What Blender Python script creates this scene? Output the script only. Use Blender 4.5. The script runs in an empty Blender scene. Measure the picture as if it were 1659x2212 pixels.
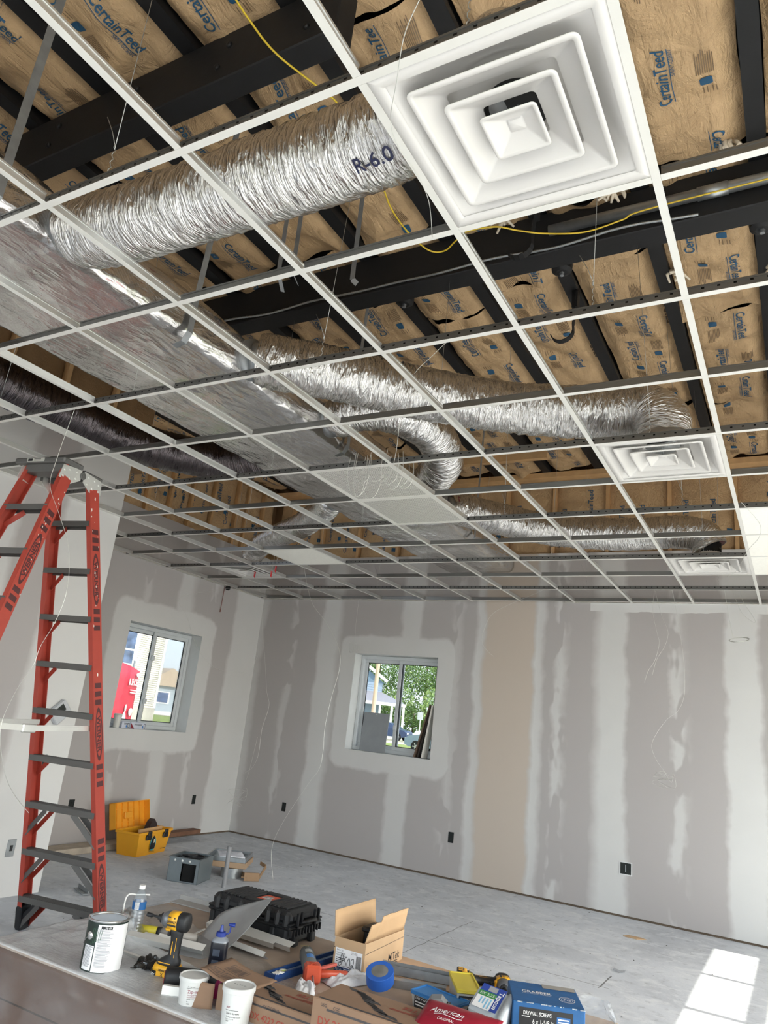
import bpy, math, random
from mathutils import Matrix, Vector, noise
PI = math.pi
rnd = random.Random(11)
SC = bpy.context.scene
COL = SC.collection

# ---------------------------------------------------------------- camera, sky, sun, exposure
cam_d = bpy.data.cameras.new('camera'); cam = bpy.data.objects.new('camera', cam_d); COL.objects.link(cam)
cam_d.sensor_fit = 'VERTICAL'; cam_d.sensor_height = 24.0; cam_d.lens = 24.0 * 1558.0 / 2212.0
cam_d.clip_start = 0.05; cam_d.clip_end = 300
YAW, PIT, ROL = -0.53325880, 0.28854349, 0.10907569
_f = Vector((math.sin(YAW) * math.cos(PIT), math.cos(YAW) * math.cos(PIT), math.sin(PIT)))
_r0 = _f.cross(Vector((0, 0, 1))).normalized(); _u0 = _r0.cross(_f)
_r = math.cos(ROL) * _r0 + math.sin(ROL) * _u0; _u = -math.sin(ROL) * _r0 + math.cos(ROL) * _u0
cam.matrix_world = Matrix(((_r.x, _u.x, -_f.x, 0.88183), (_r.y, _u.y, -_f.y, -1.14184), (_r.z, _u.z, -_f.z, 1.48949), (0, 0, 0, 1)))
SC.camera = cam

SC.view_settings.view_transform = 'Standard'; SC.view_settings.look = 'None'
SC.view_settings.gamma = 1.0; SC.view_settings.use_curve_mapping = False
SC.view_settings.exposure = 1.68
world = bpy.data.worlds.new('sky'); SC.world = world; world.use_nodes = True
_nt = world.node_tree; _nt.nodes.clear()
_sky = _nt.nodes.new('ShaderNodeTexSky'); _sky.sky_type = 'NISHITA'; _sky.sun_disc = False
_sky.sun_elevation = math.radians(41); _sky.sun_rotation = math.radians(90); _sky.air_density = 1.0; _sky.dust_density = 3.0; _sky.ozone_density = 1.0
_mixsky = _nt.nodes.new('ShaderNodeMixRGB'); _mixsky.inputs[0].default_value = 0.55; _mixsky.inputs[2].default_value = (7.0, 7.25, 7.7, 1)   # thin bright cloud
_bg = _nt.nodes.new('ShaderNodeBackground'); _bg.inputs[1].default_value = 0.33
_wo = _nt.nodes.new('ShaderNodeOutputWorld')
_nt.links.new(_sky.outputs[0], _mixsky.inputs[1]); _nt.links.new(_mixsky.outputs[0], _bg.inputs[0]); _nt.links.new(_bg.outputs[0], _wo.inputs[0])
sun_d = bpy.data.lights.new('sun', 'SUN'); sun = bpy.data.objects.new('sun', sun_d); COL.objects.link(sun)
sun_d.energy = 4.5; sun_d.angle = math.radians(0.4); sun_d.color = (1.0, 0.93, 0.82)
sun.rotation_euler = Vector((math.cos(math.radians(41)), 0.0, math.sin(math.radians(41)))).to_track_quat('Z', 'Y').to_euler()
def portal(name, loc, rot, sx, sy):
    d = bpy.data.lights.new(name, 'AREA'); d.shape = 'RECTANGLE'; d.size = sx; d.size_y = sy; d.cycles.is_portal = True
    o = bpy.data.objects.new(name, d); o.location = loc; o.rotation_euler = rot; COL.objects.link(o)
portal('storefront_portal', (3.70, 1.2, 1.5), (0, PI / 2, 0), 2.95, 10.3)
portal('shopfront_portal', (-0.4, -4.2, 1.5), (PI / 2, 0, 0), 7.7, 2.95)

# ---------------------------------------------------------------- helpers
def srgb(r, g, b):
    f = lambda c: c / 12.92 if c <= 0.04045 else ((c + 0.055) / 1.055) ** 2.4
    return (f(r / 255), f(g / 255), f(b / 255), 1)

class MB:
    """collects shapes; build() links them as one mesh object"""
    def __init__(s): s.v = []; s.f = []; s.mi = []; s.sm = []; s.uv = []; s.T = Matrix()
    def add(s, vs, fs, mi=0, smooth=False, uvs=None):
        b = len(s.v); T = s.T
        s.v += [tuple(T @ Vector(p)) for p in vs]
        flip = T.determinant() < 0
        for k, f in enumerate(fs):
            g = tuple(b + i for i in f); u = uvs[k] if uvs else None
            if flip: g = g[::-1]; u = u[::-1] if u else None
            s.f.append(g); s.mi.append(mi); s.sm.append(smooth); s.uv.append(u)
        return s
    def box(s, lo, hi, mi=0, ch=0.0):
        (x0, y0, z0), (x1, y1, z1) = lo, hi
        if ch <= 0:
            vs = [(x0, y0, z0), (x1, y0, z0), (x1, y1, z0), (x0, y1, z0), (x0, y0, z1), (x1, y0, z1), (x1, y1, z1), (x0, y1, z1)]
            return s.add(vs, [(0, 3, 2, 1), (4, 5, 6, 7), (0, 1, 5, 4), (1, 2, 6, 5), (2, 3, 7, 6), (3, 0, 4, 7)], mi)
        c = min(ch, (x1 - x0) / 2.01, (y1 - y0) / 2.01, (z1 - z0) / 2.01)
        oc = [(x0 + c, y0), (x1 - c, y0), (x1, y0 + c), (x1, y1 - c), (x1 - c, y1), (x0 + c, y1), (x0, y1 - c), (x0, y0 + c)]
        ic = [(min(max(x, x0 + c), x1 - c), min(max(y, y0 + c), y1 - c)) for x, y in oc]
        vs = [(x, y, z0) for x, y in ic] + [(x, y, z0 + c) for x, y in oc] + [(x, y, z1 - c) for x, y in oc] + [(x, y, z1) for x, y in ic]
        fs = [tuple(range(7, -1, -1)), tuple(range(24, 32))]
        for r in range(3):
            for k in range(8): fs.append((r * 8 + k, r * 8 + (k + 1) % 8, r * 8 + 8 + (k + 1) % 8, r * 8 + 8 + k))
        return s.add(vs, fs, mi)
    def cbox(s, c, d, mi=0, ch=0.0):
        return s.box([c[i] - d[i] / 2 for i in range(3)], [c[i] + d[i] / 2 for i in range(3)], mi, ch)
    def bar(s, a, b, w, h, mi=0, up=(0, 0, 1), ch=0.0):
        """a box of section w x h from a to b"""
        a = Vector(a); b = Vector(b); d = b - a; L = d.length; d.normalize(); u = Vector(up)
        x = d.cross(u)
        if x.length < 1e-4: x = d.cross(Vector((1, 0, 0)))
        x.normalize(); z = x.cross(d)
        old = s.T
        s.T = old @ Matrix(((x.x, d.x, z.x, a.x), (x.y, d.y, z.y, a.y), (x.z, d.z, z.z, a.z), (0, 0, 0, 1)))
        s.box((-w / 2, 0, -h / 2), (w / 2, L, h / 2), mi, ch); s.T = old
        return s
    def tube(s, path, r, n=8, mi=0, caps=True, rf=None, smooth=True, closed=False, up=None):
        P = [Vector(p) for p in path]; m = len(P); rings = []; L = 0.0; lens = []
        t0 = (P[1] - P[0]).normalized()
        x = Vector(up) if up else (Vector((0, 0, 1)) if abs(t0.z) < 0.9 else Vector((1, 0, 0)))
        x = (x - t0 * x.dot(t0)).normalized()
        vs = []
        for i in range(m):
            if closed: t = (P[(i + 1) % m] - P[i - 1]).normalized()
            else: t = (P[min(i + 1, m - 1)] - P[max(i - 1, 0)]).normalized()
            x = (x - t * x.dot(t)).normalized(); y = t.cross(x)
            if i: L += (P[i] - P[i - 1]).length
            lens.append(L)
            for k in range(n):
                a = 2 * PI * k / n; rr = r(i / (m - 1)) if callable(r) else r
                if rf: rr = rr * rf(L, a)
                vs.append(P[i] + (x * math.cos(a) + y * math.sin(a)) * rr)
        fs = []; uv = []; R0 = r(0.5) if callable(r) else r
        for i in range(m if closed else m - 1):
            j = (i + 1) % m
            for k in range(n):
                k2 = (k + 1) % n
                fs.append((i * n + k, i * n + k2, j * n + k2, j * n + k))
                c = 2 * PI * R0 / n
                uv.append([(lens[i], k * c), (lens[i], (k + 1) * c), (lens[j], (k + 1) * c), (lens[j], k * c)])
        if caps and not closed:
            fs += [tuple(range(n - 1, -1, -1)), tuple((m - 1) * n + k for k in range(n))]; uv += [None, None]
        return s.add(vs, fs, mi, smooth, uv)
    def lathe(s, prof, n=24, mi=0, smooth=True, mis=None):
        """prof: (radius, z) bottom to top round the z axis"""
        vs = []
        for r, z in prof:
            for k in range(n): vs.append((r * math.cos(2 * PI * k / n), r * math.sin(2 * PI * k / n), z))
        b = 0
        for i in range(len(prof) - 1):
            fs = [(i * n + k, i * n + (k + 1) % n, (i + 1) * n + (k + 1) % n, (i + 1) * n + k) for k in range(n)]
            base = len(s.v)
            s.add(vs[i * n:(i + 2) * n], [tuple(q - i * n for q in f) for f in fs], mis[i] if mis else mi, smooth)
        if prof[0][0] > 1e-5: s.add(vs[:n], [tuple(range(n - 1, -1, -1))], mis[0] if mis else mi)
        if prof[-1][0] > 1e-5: s.add(vs[-n:], [tuple(range(n))], mis[-1] if mis else mi)
        return s
    def prism(s, poly, z0, z1, mi=0, smooth=False):
        n = len(poly); ar = sum(poly[i][0] * poly[(i + 1) % n][1] - poly[(i + 1) % n][0] * poly[i][1] for i in range(n))
        if ar < 0: poly = poly[::-1]
        vs = [(x, y, z0) for x, y in poly] + [(x, y, z1) for x, y in poly]
        fs = [tuple(range(n - 1, -1, -1)), tuple(range(n, 2 * n))] + [(k, (k + 1) % n, n + (k + 1) % n, n + k) for k in range(n)]
        return s.add(vs, fs, mi, smooth)
    def sheet(s, fn, nu, nv, mi=0, smooth=True, thick=0.0):
        """fn(u, v) -> point, u and v from 0 to 1"""
        P = [[Vector(fn(i / nu, j / nv)) for j in range(nv + 1)] for i in range(nu + 1)]
        W = nv + 1; vs = [p for row in P for p in row]
        fs = [(i * W + j, (i + 1) * W + j, (i + 1) * W + j + 1, i * W + j + 1) for i in range(nu) for j in range(nv)]
        uv = [[(i / nu, j / nv), ((i + 1) / nu, j / nv), ((i + 1) / nu, (j + 1) / nv), (i / nu, (j + 1) / nv)] for i in range(nu) for j in range(nv)]
        if thick:
            N = len(vs); nr = []
            for i in range(nu + 1):
                for j in range(nv + 1):
                    a = P[min(i + 1, nu)][j] - P[max(i - 1, 0)][j]; b = P[i][min(j + 1, nv)] - P[i][max(j - 1, 0)]
                    c = a.cross(b); nr.append(c.normalized() if c.length > 1e-9 else Vector((0, 0, 1)))
            vs = vs + [p - q * thick for p, q in zip(vs, nr)]
            fs = fs + [tuple(N + k for k in f[::-1]) for f in fs]; uv = uv + [u[::-1] for u in uv]
            edge = [(i * W, (i + 1) * W) for i in range(nu)] + [((i + 1) * W + nv, i * W + nv) for i in range(nu)]
            edge += [(j + 1, j) for j in range(nv)] + [(nu * W + j, nu * W + j + 1) for j in range(nv)]
            for a, b in edge: fs.append((b, a, N + a, N + b)); uv.append(None)
        return s.add(vs, fs, mi, smooth, uv)
    def text(s, body, size, M=None, mi=0, width=None, align='LEFT', bold=0.0, shape=None):
        vs, fs, w = text_geo(body, bold)
        k = size; kx = size
        if width: kx = width / max(w, 1e-6)
        off = {'LEFT': 0, 'CENTER': -w * kx / 2, 'RIGHT': -w * kx}[align]
        pts = [(x * kx + off, y * k, 0) for x, y in vs]
        if shape: pts = [shape(*p) for p in pts]
        old = s.T
        if M is not None: s.T = old @ M
        s.add(pts, fs, mi); s.T = old
        return s
    def build(s, name, mats, parent=None):
        me = bpy.data.meshes.new(name)
        me.from_pydata(s.v, [], s.f)
        if not isinstance(mats, (list, tuple)): mats = [mats]
        for m in mats: me.materials.append(m)
        if len(mats) > 1: me.polygons.foreach_set('material_index', s.mi)
        me.polygons.foreach_set('use_smooth', s.sm)
        if any(u is not None for u in s.uv):
            lay = me.uv_layers.new(name='UVMap'); arr = []
            for f, u in zip(s.f, s.uv):
                for k in range(len(f)): arr += list(u[k]) if u else [0.0, 0.0]
            lay.data.foreach_set('uv', arr)
        me.update()
        o = bpy.data.objects.new(name, me); COL.objects.link(o)
        if parent is not None: o.parent = parent
        if name.startswith('printed_'): o['kind'] = 'stuff'    # flat print
        return o

_TX = {}
def text_geo(body, bold=0.0):
    key = (body, bold)
    if key not in _TX:
        cu = bpy.data.curves.new('lettering_source', 'FONT'); cu.body = body; cu.size = 1.0; cu.resolution_u = 3; cu.offset = bold
        ob = bpy.data.objects.new('lettering_source', cu)
        me = bpy.data.meshes.new_from_object(ob)
        vs = [(v.co.x, v.co.y) for v in me.vertices]; fs = [tuple(p.vertices) for p in me.polygons]
        w = max([x for x, y in vs] or [0.0])
        bpy.data.objects.remove(ob); bpy.data.curves.remove(cu); bpy.data.meshes.remove(me)
        _TX[key] = (vs, fs, w)
    return _TX[key]

def tag(o, label, cat, group=None, kind=None):
    o['label'] = label; o['category'] = cat
    if group: o['group'] = group
    if kind: o['kind'] = kind
    return o
def thing(name, label, cat, loc=(0, 0, 0), rz=0.0, group=None, rot=None):
    o = bpy.data.objects.new(name, None); COL.objects.link(o); o.empty_display_size = 0.05
    o.location = loc; o.rotation_euler = rot if rot else (0, 0, rz)
    return tag(o, label, cat, group)
def solo(name, label, cat, mb, mats, loc=(0, 0, 0), rz=0.0, group=None, rot=None):
    o = mb.build(name, mats); o.location = loc; o.rotation_euler = rot if rot else (0, 0, rz)
    return tag(o, label, cat, group)
def struct(name, mb, mats, label=None):
    o = mb.build(name, mats); o['kind'] = 'structure'
    if label: o['label'] = label
    return o
def structroot(name, label=None, loc=(0, 0, 0)):
    o = bpy.data.objects.new(name, None); COL.objects.link(o); o['kind'] = 'structure'; o.location = loc
    if label: o['label'] = label
    return o
def dup(root, loc, rz=None, label=None, group=None):
    c = root.copy(); COL.objects.link(c); c.location = loc
    if rz is not None: c.rotation_euler = (0, 0, rz)
    if label: c['label'] = label
    if group: c['group'] = group
    for ch in list(root.children):
        d = ch.copy(); COL.objects.link(d); d.parent = c
        for g in list(ch.children):
            e = g.copy(); COL.objects.link(e); e.parent = d
    return c
def catmull(pts, n=8):
    P = [Vector(p) for p in pts]; out = []
    for i in range(len(P) - 1):
        p0 = P[max(i - 1, 0)]; p1 = P[i]; p2 = P[i + 1]; p3 = P[min(i + 2, len(P) - 1)]
        for k in range(n):
            t = k / n
            out.append(0.5 * ((2 * p1) + (p2 - p0) * t + (2 * p0 - 5 * p1 + 4 * p2 - p3) * t * t + (3 * p1 - p0 - 3 * p2 + p3) * t ** 3))
    out.append(P[-1]); return out
def nz(x, y=0.0, z=0.0): return noise.noise(Vector((x, y, z)))

# ---------------------------------------------------------------- materials
class N:
    """a small node-building helper for one material"""
    def __init__(s, name):
        s.m = bpy.data.materials.new(name); s.m.use_nodes = True; s.t = s.m.node_tree; s.t.nodes.clear()
        s.out = s.n('ShaderNodeOutputMaterial'); s.b = s.n('ShaderNodeBsdfPrincipled'); s.l(s.b.outputs[0], s.out.inputs[0])
    def n(s, ty, **kw):
        o = s.t.nodes.new(ty)
        for k, v in kw.items(): setattr(o, k, v)
        return o
    def l(s, a, b): s.t.links.new(a, b)
    def set(s, **kw):
        for k, v in kw.items(): s.b.inputs[k.replace('_', ' ')].default_value = v
    def coord(s, kind='Object', scale=(1, 1, 1), rot=(0, 0, 0)):
        c = s.n('ShaderNodeTexCoord'); m = s.n('ShaderNodeMapping'); m.inputs['Scale'].default_value = scale; m.inputs['Rotation'].default_value = rot
        s.l(c.outputs[kind], m.inputs[0]); return m.outputs[0]
    def noise(s, vec, scale=5, detail=4, rough=0.55, dist=0.0):
        o = s.n('ShaderNodeTexNoise'); o.inputs['Scale'].default_value = scale; o.inputs['Detail'].default_value = detail
        o.inputs['Roughness'].default_value = rough; o.inputs['Distortion'].default_value = dist; s.l(vec, o.inputs['Vector']); return o.outputs['Fac']
    def ramp(s, fac, stops, interp='LINEAR'):
        o = s.n('ShaderNodeValToRGB'); o.color_ramp.interpolation = interp; e = o.color_ramp.elements
        while len(e) > 1: e.remove(e[-1])
        e[0].position = stops[0][0]; e[0].color = stops[0][1]
        for p, c in stops[1:]: x = e.new(p); x.color = c
        s.l(fac, o.inputs[0]); return o.outputs[0]
    def mix(s, fac, a, b, mode='MIX'):
        o = s.n('ShaderNodeMixRGB', blend_type=mode)
        for i, x in ((0, fac), (1, a), (2, b)):
            if hasattr(x, 'is_linked'): s.l(x, o.inputs[i])
            else: o.inputs[i].default_value = x
        return o.outputs[0]
    def math(s, op, a, b=0.0, c=None):
        o = s.n('ShaderNodeMath', operation=op)
        for i, x in ((0, a), (1, b), (2, c)):
            if x is None: continue
            if hasattr(x, 'is_linked'): s.l(x, o.inputs[i])
            else: o.inputs[i].default_value = x
        return o.outputs[0]
    def bump(s, h, strength=0.3, dist=0.01):
        o = s.n('ShaderNodeBump'); o.inputs['Strength'].default_value = strength; o.inputs['Distance'].default_value = dist
        s.l(h, o.inputs['Height']); s.l(o.outputs[0], s.b.inputs['Normal']); return o
    def col(s, x): s.l(x, s.b.inputs['Base Color'])

def grey(v): return (v, v, v, 1)
def mul(c, k): return (c[0] * k, c[1] * k, c[2] * k, 1)
_PM = {}
def plain(name, col, rough=0.5, metal=0.0, var=0.06, scale=8.0, bump=0.0, bscale=60.0, spec=None, coat=0.0):
    """base colour with a little mottling and fine relief"""
    if name in _PM: return _PM[name]
    k = N(name); k.set(Roughness=rough, Metallic=metal)
    if spec is not None: k.b.inputs['Specular IOR Level'].default_value = spec
    if coat: k.b.inputs['Coat Weight'].default_value = coat
    v = k.coord()
    f = k.noise(v, scale, 3)
    k.col(k.ramp(f, [(0.3, mul(col, 1 - var)), (0.7, mul(col, 1 + var))]))
    if bump: k.bump(k.noise(v, bscale, 3), bump, 0.003)
    _PM[name] = k.m
    return k.m
BOARD = srgb(174, 169, 167); MUD = srgb(203, 202, 200); TAN = srgb(190, 178, 166)
def drywall(name, axis, bands, strips, boxes, tan=None, lines=(), topmud=None):
    k = N(name); k.set(Roughness=0.85); k.b.inputs['Specular IOR Level'].default_value = 0.2
    v = k.coord(); sep = k.n('ShaderNodeSeparateXYZ'); k.l(v, sep.inputs[0])
    wob = k.noise(v, 3.0, 3); wob2 = k.noise(v, 14.0, 2)
    raw = sep.outputs[axis]; z = sep.outputs[2]
    w1 = k.math('MULTIPLY_ADD', wob, 0.14, -0.07); w2 = k.math('MULTIPLY_ADD', wob2, 0.02, -0.01)
    x = k.math('ADD', k.math('ADD', raw, w1), w2)
    LO, HI = -6.0, 8.0
    def bandmask(x, bl, soft=0.015):
        if len(bl) > 7: return k.math('MAXIMUM', bandmask(x, bl[:7], soft), bandmask(x, bl[7:], soft))
        t = k.math('DIVIDE', k.math('SUBTRACT', x, LO), HI - LO)
        st = [(0.0, grey(0))]
        for a, b, lv in bl:
            for p, c in ((a - soft, 0), (a + soft, lv), (b - soft, lv), (b + soft, 0)): st.append(((p - LO) / (HI - LO), grey(c)))
        return k.ramp(t, st)
    m = bandmask(x, bands)
    if strips:
        t = k.n('ShaderNodeCombineXYZ'); k.l(k.math('MULTIPLY', raw, 2.3), t.inputs[0]); k.l(z, t.inputs[2])
        pat = k.ramp(k.noise(t.outputs[0], 2.1, 2), [(0.47, grey(0)), (0.52, grey(1))])
        m = k.math('MAXIMUM', m, k.math('MULTIPLY', bandmask(k.math('ADD', x, w2), strips, 0.012), pat))
    for cx, cz, hx, hz in boxes:
        dx = k.math('SUBTRACT', k.math('ABSOLUTE', k.math('SUBTRACT', x, cx)), hx - 0.15)
        dz = k.math('SUBTRACT', k.math('ABSOLUTE', k.math('SUBTRACT', k.math('ADD', z, w1), cz)), hz - 0.15)
        dx = k.math('MAXIMUM', dx, 0.0); dz = k.math('MAXIMUM', dz, 0.0)
        d = k.math('SQRT', k.math('ADD', k.math('MULTIPLY', dx, dx), k.math('MULTIPLY', dz, dz)))
        m = k.math('MAXIMUM', m, k.ramp(d, [(0.13, grey(0.9)), (0.17, grey(0))]))
    if topmud:
        tm = k.math('MULTIPLY', k.math('GREATER_THAN', k.math('ADD', z, k.math('MULTIPLY', w1, 0.6)), topmud[1]), k.math('GREATER_THAN', raw, topmud[0]))
        m = k.math('MAXIMUM', m, k.math('MULTIPLY', tm, k.math('LESS_THAN', z, 3.04)))
    fine = k.noise(v, 2.2, 4)
    base = k.mix(k.math('MULTIPLY', fine, 0.5), BOARD, mul(BOARD, 0.93))
    if tan: base = k.mix(bandmask(x, [tan]), base, TAN)
    mudc = k.mix(fine, mul(MUD, 0.95), mul(MUD, 1.05))
    c = k.mix(m, base, mudc)
    if lines:
        lm = bandmask(raw, [(a, a + 0.004, 0.55) for a in lines], 0.001)
        c = k.mix(k.math('MULTIPLY', lm, k.math('SUBTRACT', 1.0, m)), c, srgb(105, 102, 98))
    k.col(c)
    k.bump(k.noise(v, 9.0, 5), 0.05, 0.01)
    return k.m
m_back = drywall('drywall_back', 0, [(-6, -5.5, .8), (-4.54, -4.25, .9), (-3.34, -3.07, .85), (-2.36, -2.27, .9), (-1.66, -1.56, 1), (-0.97, -0.655, 1), (0.25, 0.58, 1), (1.45, 1.75, 1), (2.65, 2.95, 1)],
                 [(-5.06, -4.92, .6), (-2.66, -2.55, .6), (-1.43, -1.3, .85), (-0.24, -0.1, .8), (1.0, 1.1, .8)],
                 [(-3.41, 1.78, 0.80, 0.80)], tan=(-2.27, -1.66, 1), lines=(-1.37, -0.165, 1.05), topmud=(-1.05, 2.93))
m_left = drywall('drywall_side', 1, [(3.0, 3.3, .8), (3.72, 4.0, .8), (5.17, 5.43, .75), (6.22, 7.2, .9), (-3.0, -2.6, .9), (-1.7, -1.4, .9), (-0.5, -0.2, .9), (0.7, 1.0, .9)],
                 [(4.62, 4.76, .5), (5.74, 5.84, .6), (1.4, 1.5, .6)], [(5.1, 1.77, 0.82, 0.82)])
m_partition = drywall('drywall_partition', 1, [(-3.0, -2.6, .9), (-1.7, -1.4, .9), (-0.5, -0.2, .9), (0.7, 1.0, .9), (1.62, 2.12, .9), (2.5, 3.2, .95)], [(1.2, 1.3, .6)], [])
m_white = plain('white_paint', srgb(236, 234, 228), 0.4, var=0.02)
m_reveal = plain('drywall_reveal', srgb(205, 206, 205), 0.8, var=0.03)
m_vinyl = plain('grey_white_vinyl', srgb(196, 200, 202), 0.35, var=0.03)
m_gasket = plain('black_gasket', srgb(40, 42, 45), 0.6)
m_stud = plain('pine_lumber', srgb(196, 158, 112), 0.7, var=0.14, scale=6, bump=0.2, bscale=20)
m_sill_plate = plain('dark_brown_sill_plate', srgb(98, 84, 70), 0.9, var=0.2)  # plain dark brown wood for the plate in the floor gap
m_black_steel = plain('black_painted_steel', srgb(15, 15, 17), 0.65, var=0.25, scale=14, bump=0.25, bscale=40)
m_deck = plain('black_roof_deck', srgb(30, 27, 24), 0.9, var=0.2)

def concrete():
    k = N('concrete_slab'); k.set(Roughness=0.75)
    k.b.inputs['Specular IOR Level'].default_value = 0.3
    v = k.coord(); sep = k.n('ShaderNodeSeparateXYZ'); k.l(v, sep.inputs[0])
    n1 = k.noise(v, 0.9, 6, 0.62, 0.4); vs = k.coord('Object', (2.6, 3.6, 1)); n2 = k.noise(vs, 2.0, 6, 0.7, 0.8); n3 = k.noise(v, 11, 5, 0.7)
    c = k.ramp(n1, [(0.3, srgb(180, 184, 190)), (0.55, srgb(202, 206, 212)), (0.75, srgb(216, 219, 223))])
    c = k.mix(k.ramp(n2, [(0.50, grey(0)), (0.66, grey(0.6))]), c, srgb(226, 228, 230))
    c = k.mix(k.ramp(n3, [(0.55, grey(0)), (0.74, grey(0.55))]), c, srgb(128, 130, 134))
    vo = k.n('ShaderNodeTexVoronoi'); vo.inputs['Scale'].default_value = 7.0; k.l(v, vo.inputs['Vector'])
    c = k.mix(k.math('MULTIPLY', k.math('MULTIPLY', k.math('LESS_THAN', k.math('ADD', vo.outputs['Distance'], k.math('MULTIPLY', n3, 0.12)), 0.10), k.math('GREATER_THAN', n3, 0.54)), 0.6), c, srgb(88, 86, 86))
    vo2 = k.n('ShaderNodeTexVoronoi'); vo2.inputs['Scale'].default_value = 4.3; k.l(v, vo2.inputs['Vector'])
    c = k.mix(k.math('MULTIPLY', k.math('LESS_THAN', k.math('ADD', vo2.outputs['Distance'], k.math('MULTIPLY', n3, 0.2)), 0.15), 0.6), c, srgb(226, 226, 224))
    wob = k.math('MULTIPLY_ADD', k.noise(v, 5.0, 4), 0.06, -0.03)
    def line(coord, at, wd, other, lo, hi):
        d = k.math('LESS_THAN', k.math('ABSOLUTE', k.math('SUBTRACT', k.math('ADD', coord, wob), at)), wd)
        return k.math('MULTIPLY', d, k.math('MULTIPLY', k.math('GREATER_THAN', other, lo), k.math('LESS_THAN', other, hi)))
    X, Y = sep.outputs[0], sep.outputs[1]
    cr = k.math('MAXIMUM', line(Y, 4.44, 0.0035, X, -3.2, -0.3), line(X, -1.62, 0.003, Y, 3.0, 5.3))
    cr = k.math('MAXIMUM', cr, line(X, -0.36, 0.005, Y, 4.4, 4.75))
    c = k.mix(k.math('MULTIPLY', cr, 0.8), c, srgb(84, 82, 80))
    k.col(c)
    k.bump(k.noise(v, 16, 6, 0.7), 0.4, 0.01)
    return k.m
m_concrete = concrete()

def kraft(name, base, wr=0.5):
    k = N(name); k.set(Roughness=0.62); k.b.inputs['Specular IOR Level'].default_value = 0.35
    v = k.coord(); n1 = k.noise(v, 3.0, 5, 0.6, 0.3); n2 = k.noise(v, 60, 3)
    c = k.ramp(n1, [(0.25, mul(base, 0.78)), (0.5, base), (0.75, mul(base, 1.12))])
    c = k.mix(k.math('MULTIPLY', n2, 0.25), c, mul(base, 0.75)); k.col(c)
    a = k.noise(v, 7.0, 6, 0.65, 1.2); b = k.noise(k.coord('Object', (22, 4, 9)), 1.6, 4, 0.6, 0.8)
    k.bump(k.math('ADD', a, k.math('MULTIPLY', b, 0.5)), wr, 0.03)
    return k.m
m_kraft = kraft('kraft_paper', srgb(198, 166, 126), 1.0)
m_kraft_plain = kraft('plain_kraft_paper', srgb(142, 112, 80), 0.6)
m_ink_blue = plain('blue_print_ink', srgb(38, 84, 116), 0.6, var=0.05)
m_ink_grey = plain('grey_print_ink', srgb(118, 96, 70), 0.6, var=0.05)
m_ink_dark = plain('dark_print_ink', srgb(92, 72, 50), 0.6, var=0.05)
m_fluff = plain('white_glass_fibre', srgb(222, 210, 190), 0.95, bump=0.8, bscale=40)

# ---------------------------------------------------------------- room shell
GZ = 3.03
def cells_wall(name, mats, axis, at, thick, us, vs, holes, sign):
    """wall slab with holes: us/vs are cut coordinates, face at `at`, body on the far side (sign)"""
    mb = MB(); U = sorted(us); V = sorted(vs); nu = len(U) - 1; nv = len(V) - 1
    def P(u, v, d):
        w = at + sign * d
        return (w, u, v) if axis == 0 else (u, w, v)
    solid = lambda i, j: 0 <= i < nu and 0 <= j < nv and not any(h[0] <= (U[i] + U[i + 1]) / 2 <= h[1] and h[2] <= (V[j] + V[j + 1]) / 2 <= h[3] for h in holes)
    for i in range(nu):
        for j in range(nv):
            if not solid(i, j): continue
            a, b, c, d = U[i], U[i + 1], V[j], V[j + 1]
            mb.add([P(a, c, 0), P(b, c, 0), P(b, d, 0), P(a, d, 0)], [(0, 1, 2, 3)], 0)
            mb.add([P(a, c, thick), P(b, c, thick), P(b, d, thick), P(a, d, thick)], [(0, 3, 2, 1)], 1)
            for (di, dj, e) in ((-1, 0, ((a, c), (a, d))), (1, 0, ((b, c), (b, d))), (0, -1, ((a, c), (b, c))), (0, 1, ((a, d), (b, d)))):
                if not solid(i + di, j + dj):
                    (p, q), (r2, s2) = e
                    mb.add([P(p, q, 0), P(p, q, thick), P(r2, s2, thick), P(r2, s2, 0)], [(0, 1, 2, 3)], 1)
    return struct(name, mb, mats)

mb = MB(); mb.box((-5.9, -4.4, -0.15), (3.9, 7.1, 0.0)); struct('floor', mb, m_concrete, 'bare grey concrete slab dusted white with joint compound')
BW, LW, PX, PYE, RX, FY = 6.78, -5.58, -4.30, 3.05, 3.5, -4.0
ZT = 3.60
wall_back = cells_wall('wall_back', [m_back, m_reveal], 1, BW, 0.25, [-5.58, -3.985, -2.83, RX], [0.02, 1.19, 2.35, ZT], [(-3.985, -2.83, 1.19, 2.35)], 1)
wall_back['label'] = 'grey drywall back wall with pale taped seams and a window'
wall_left = cells_wall('wall_left', [m_left, m_reveal], 0, LW, 0.25, [PYE - 0.1, 4.53, 5.69, BW], [0.02, 1.18, 2.335, ZT], [(4.53, 5.69, 1.18, 2.335)], -1)
wall_left['label'] = 'grey taped drywall side wall with a window'
mb = MB(); mb.box((PX - 0.14, FY, 0.0), (PX, PYE, ZT)); mb.box((LW, PYE - 0.14, 0.0), (PX - 0.1, PYE, ZT))
wall_partition = struct('wall_partition', mb, m_partition, 'pale finished drywall partition standing behind the red stepladder')
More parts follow.
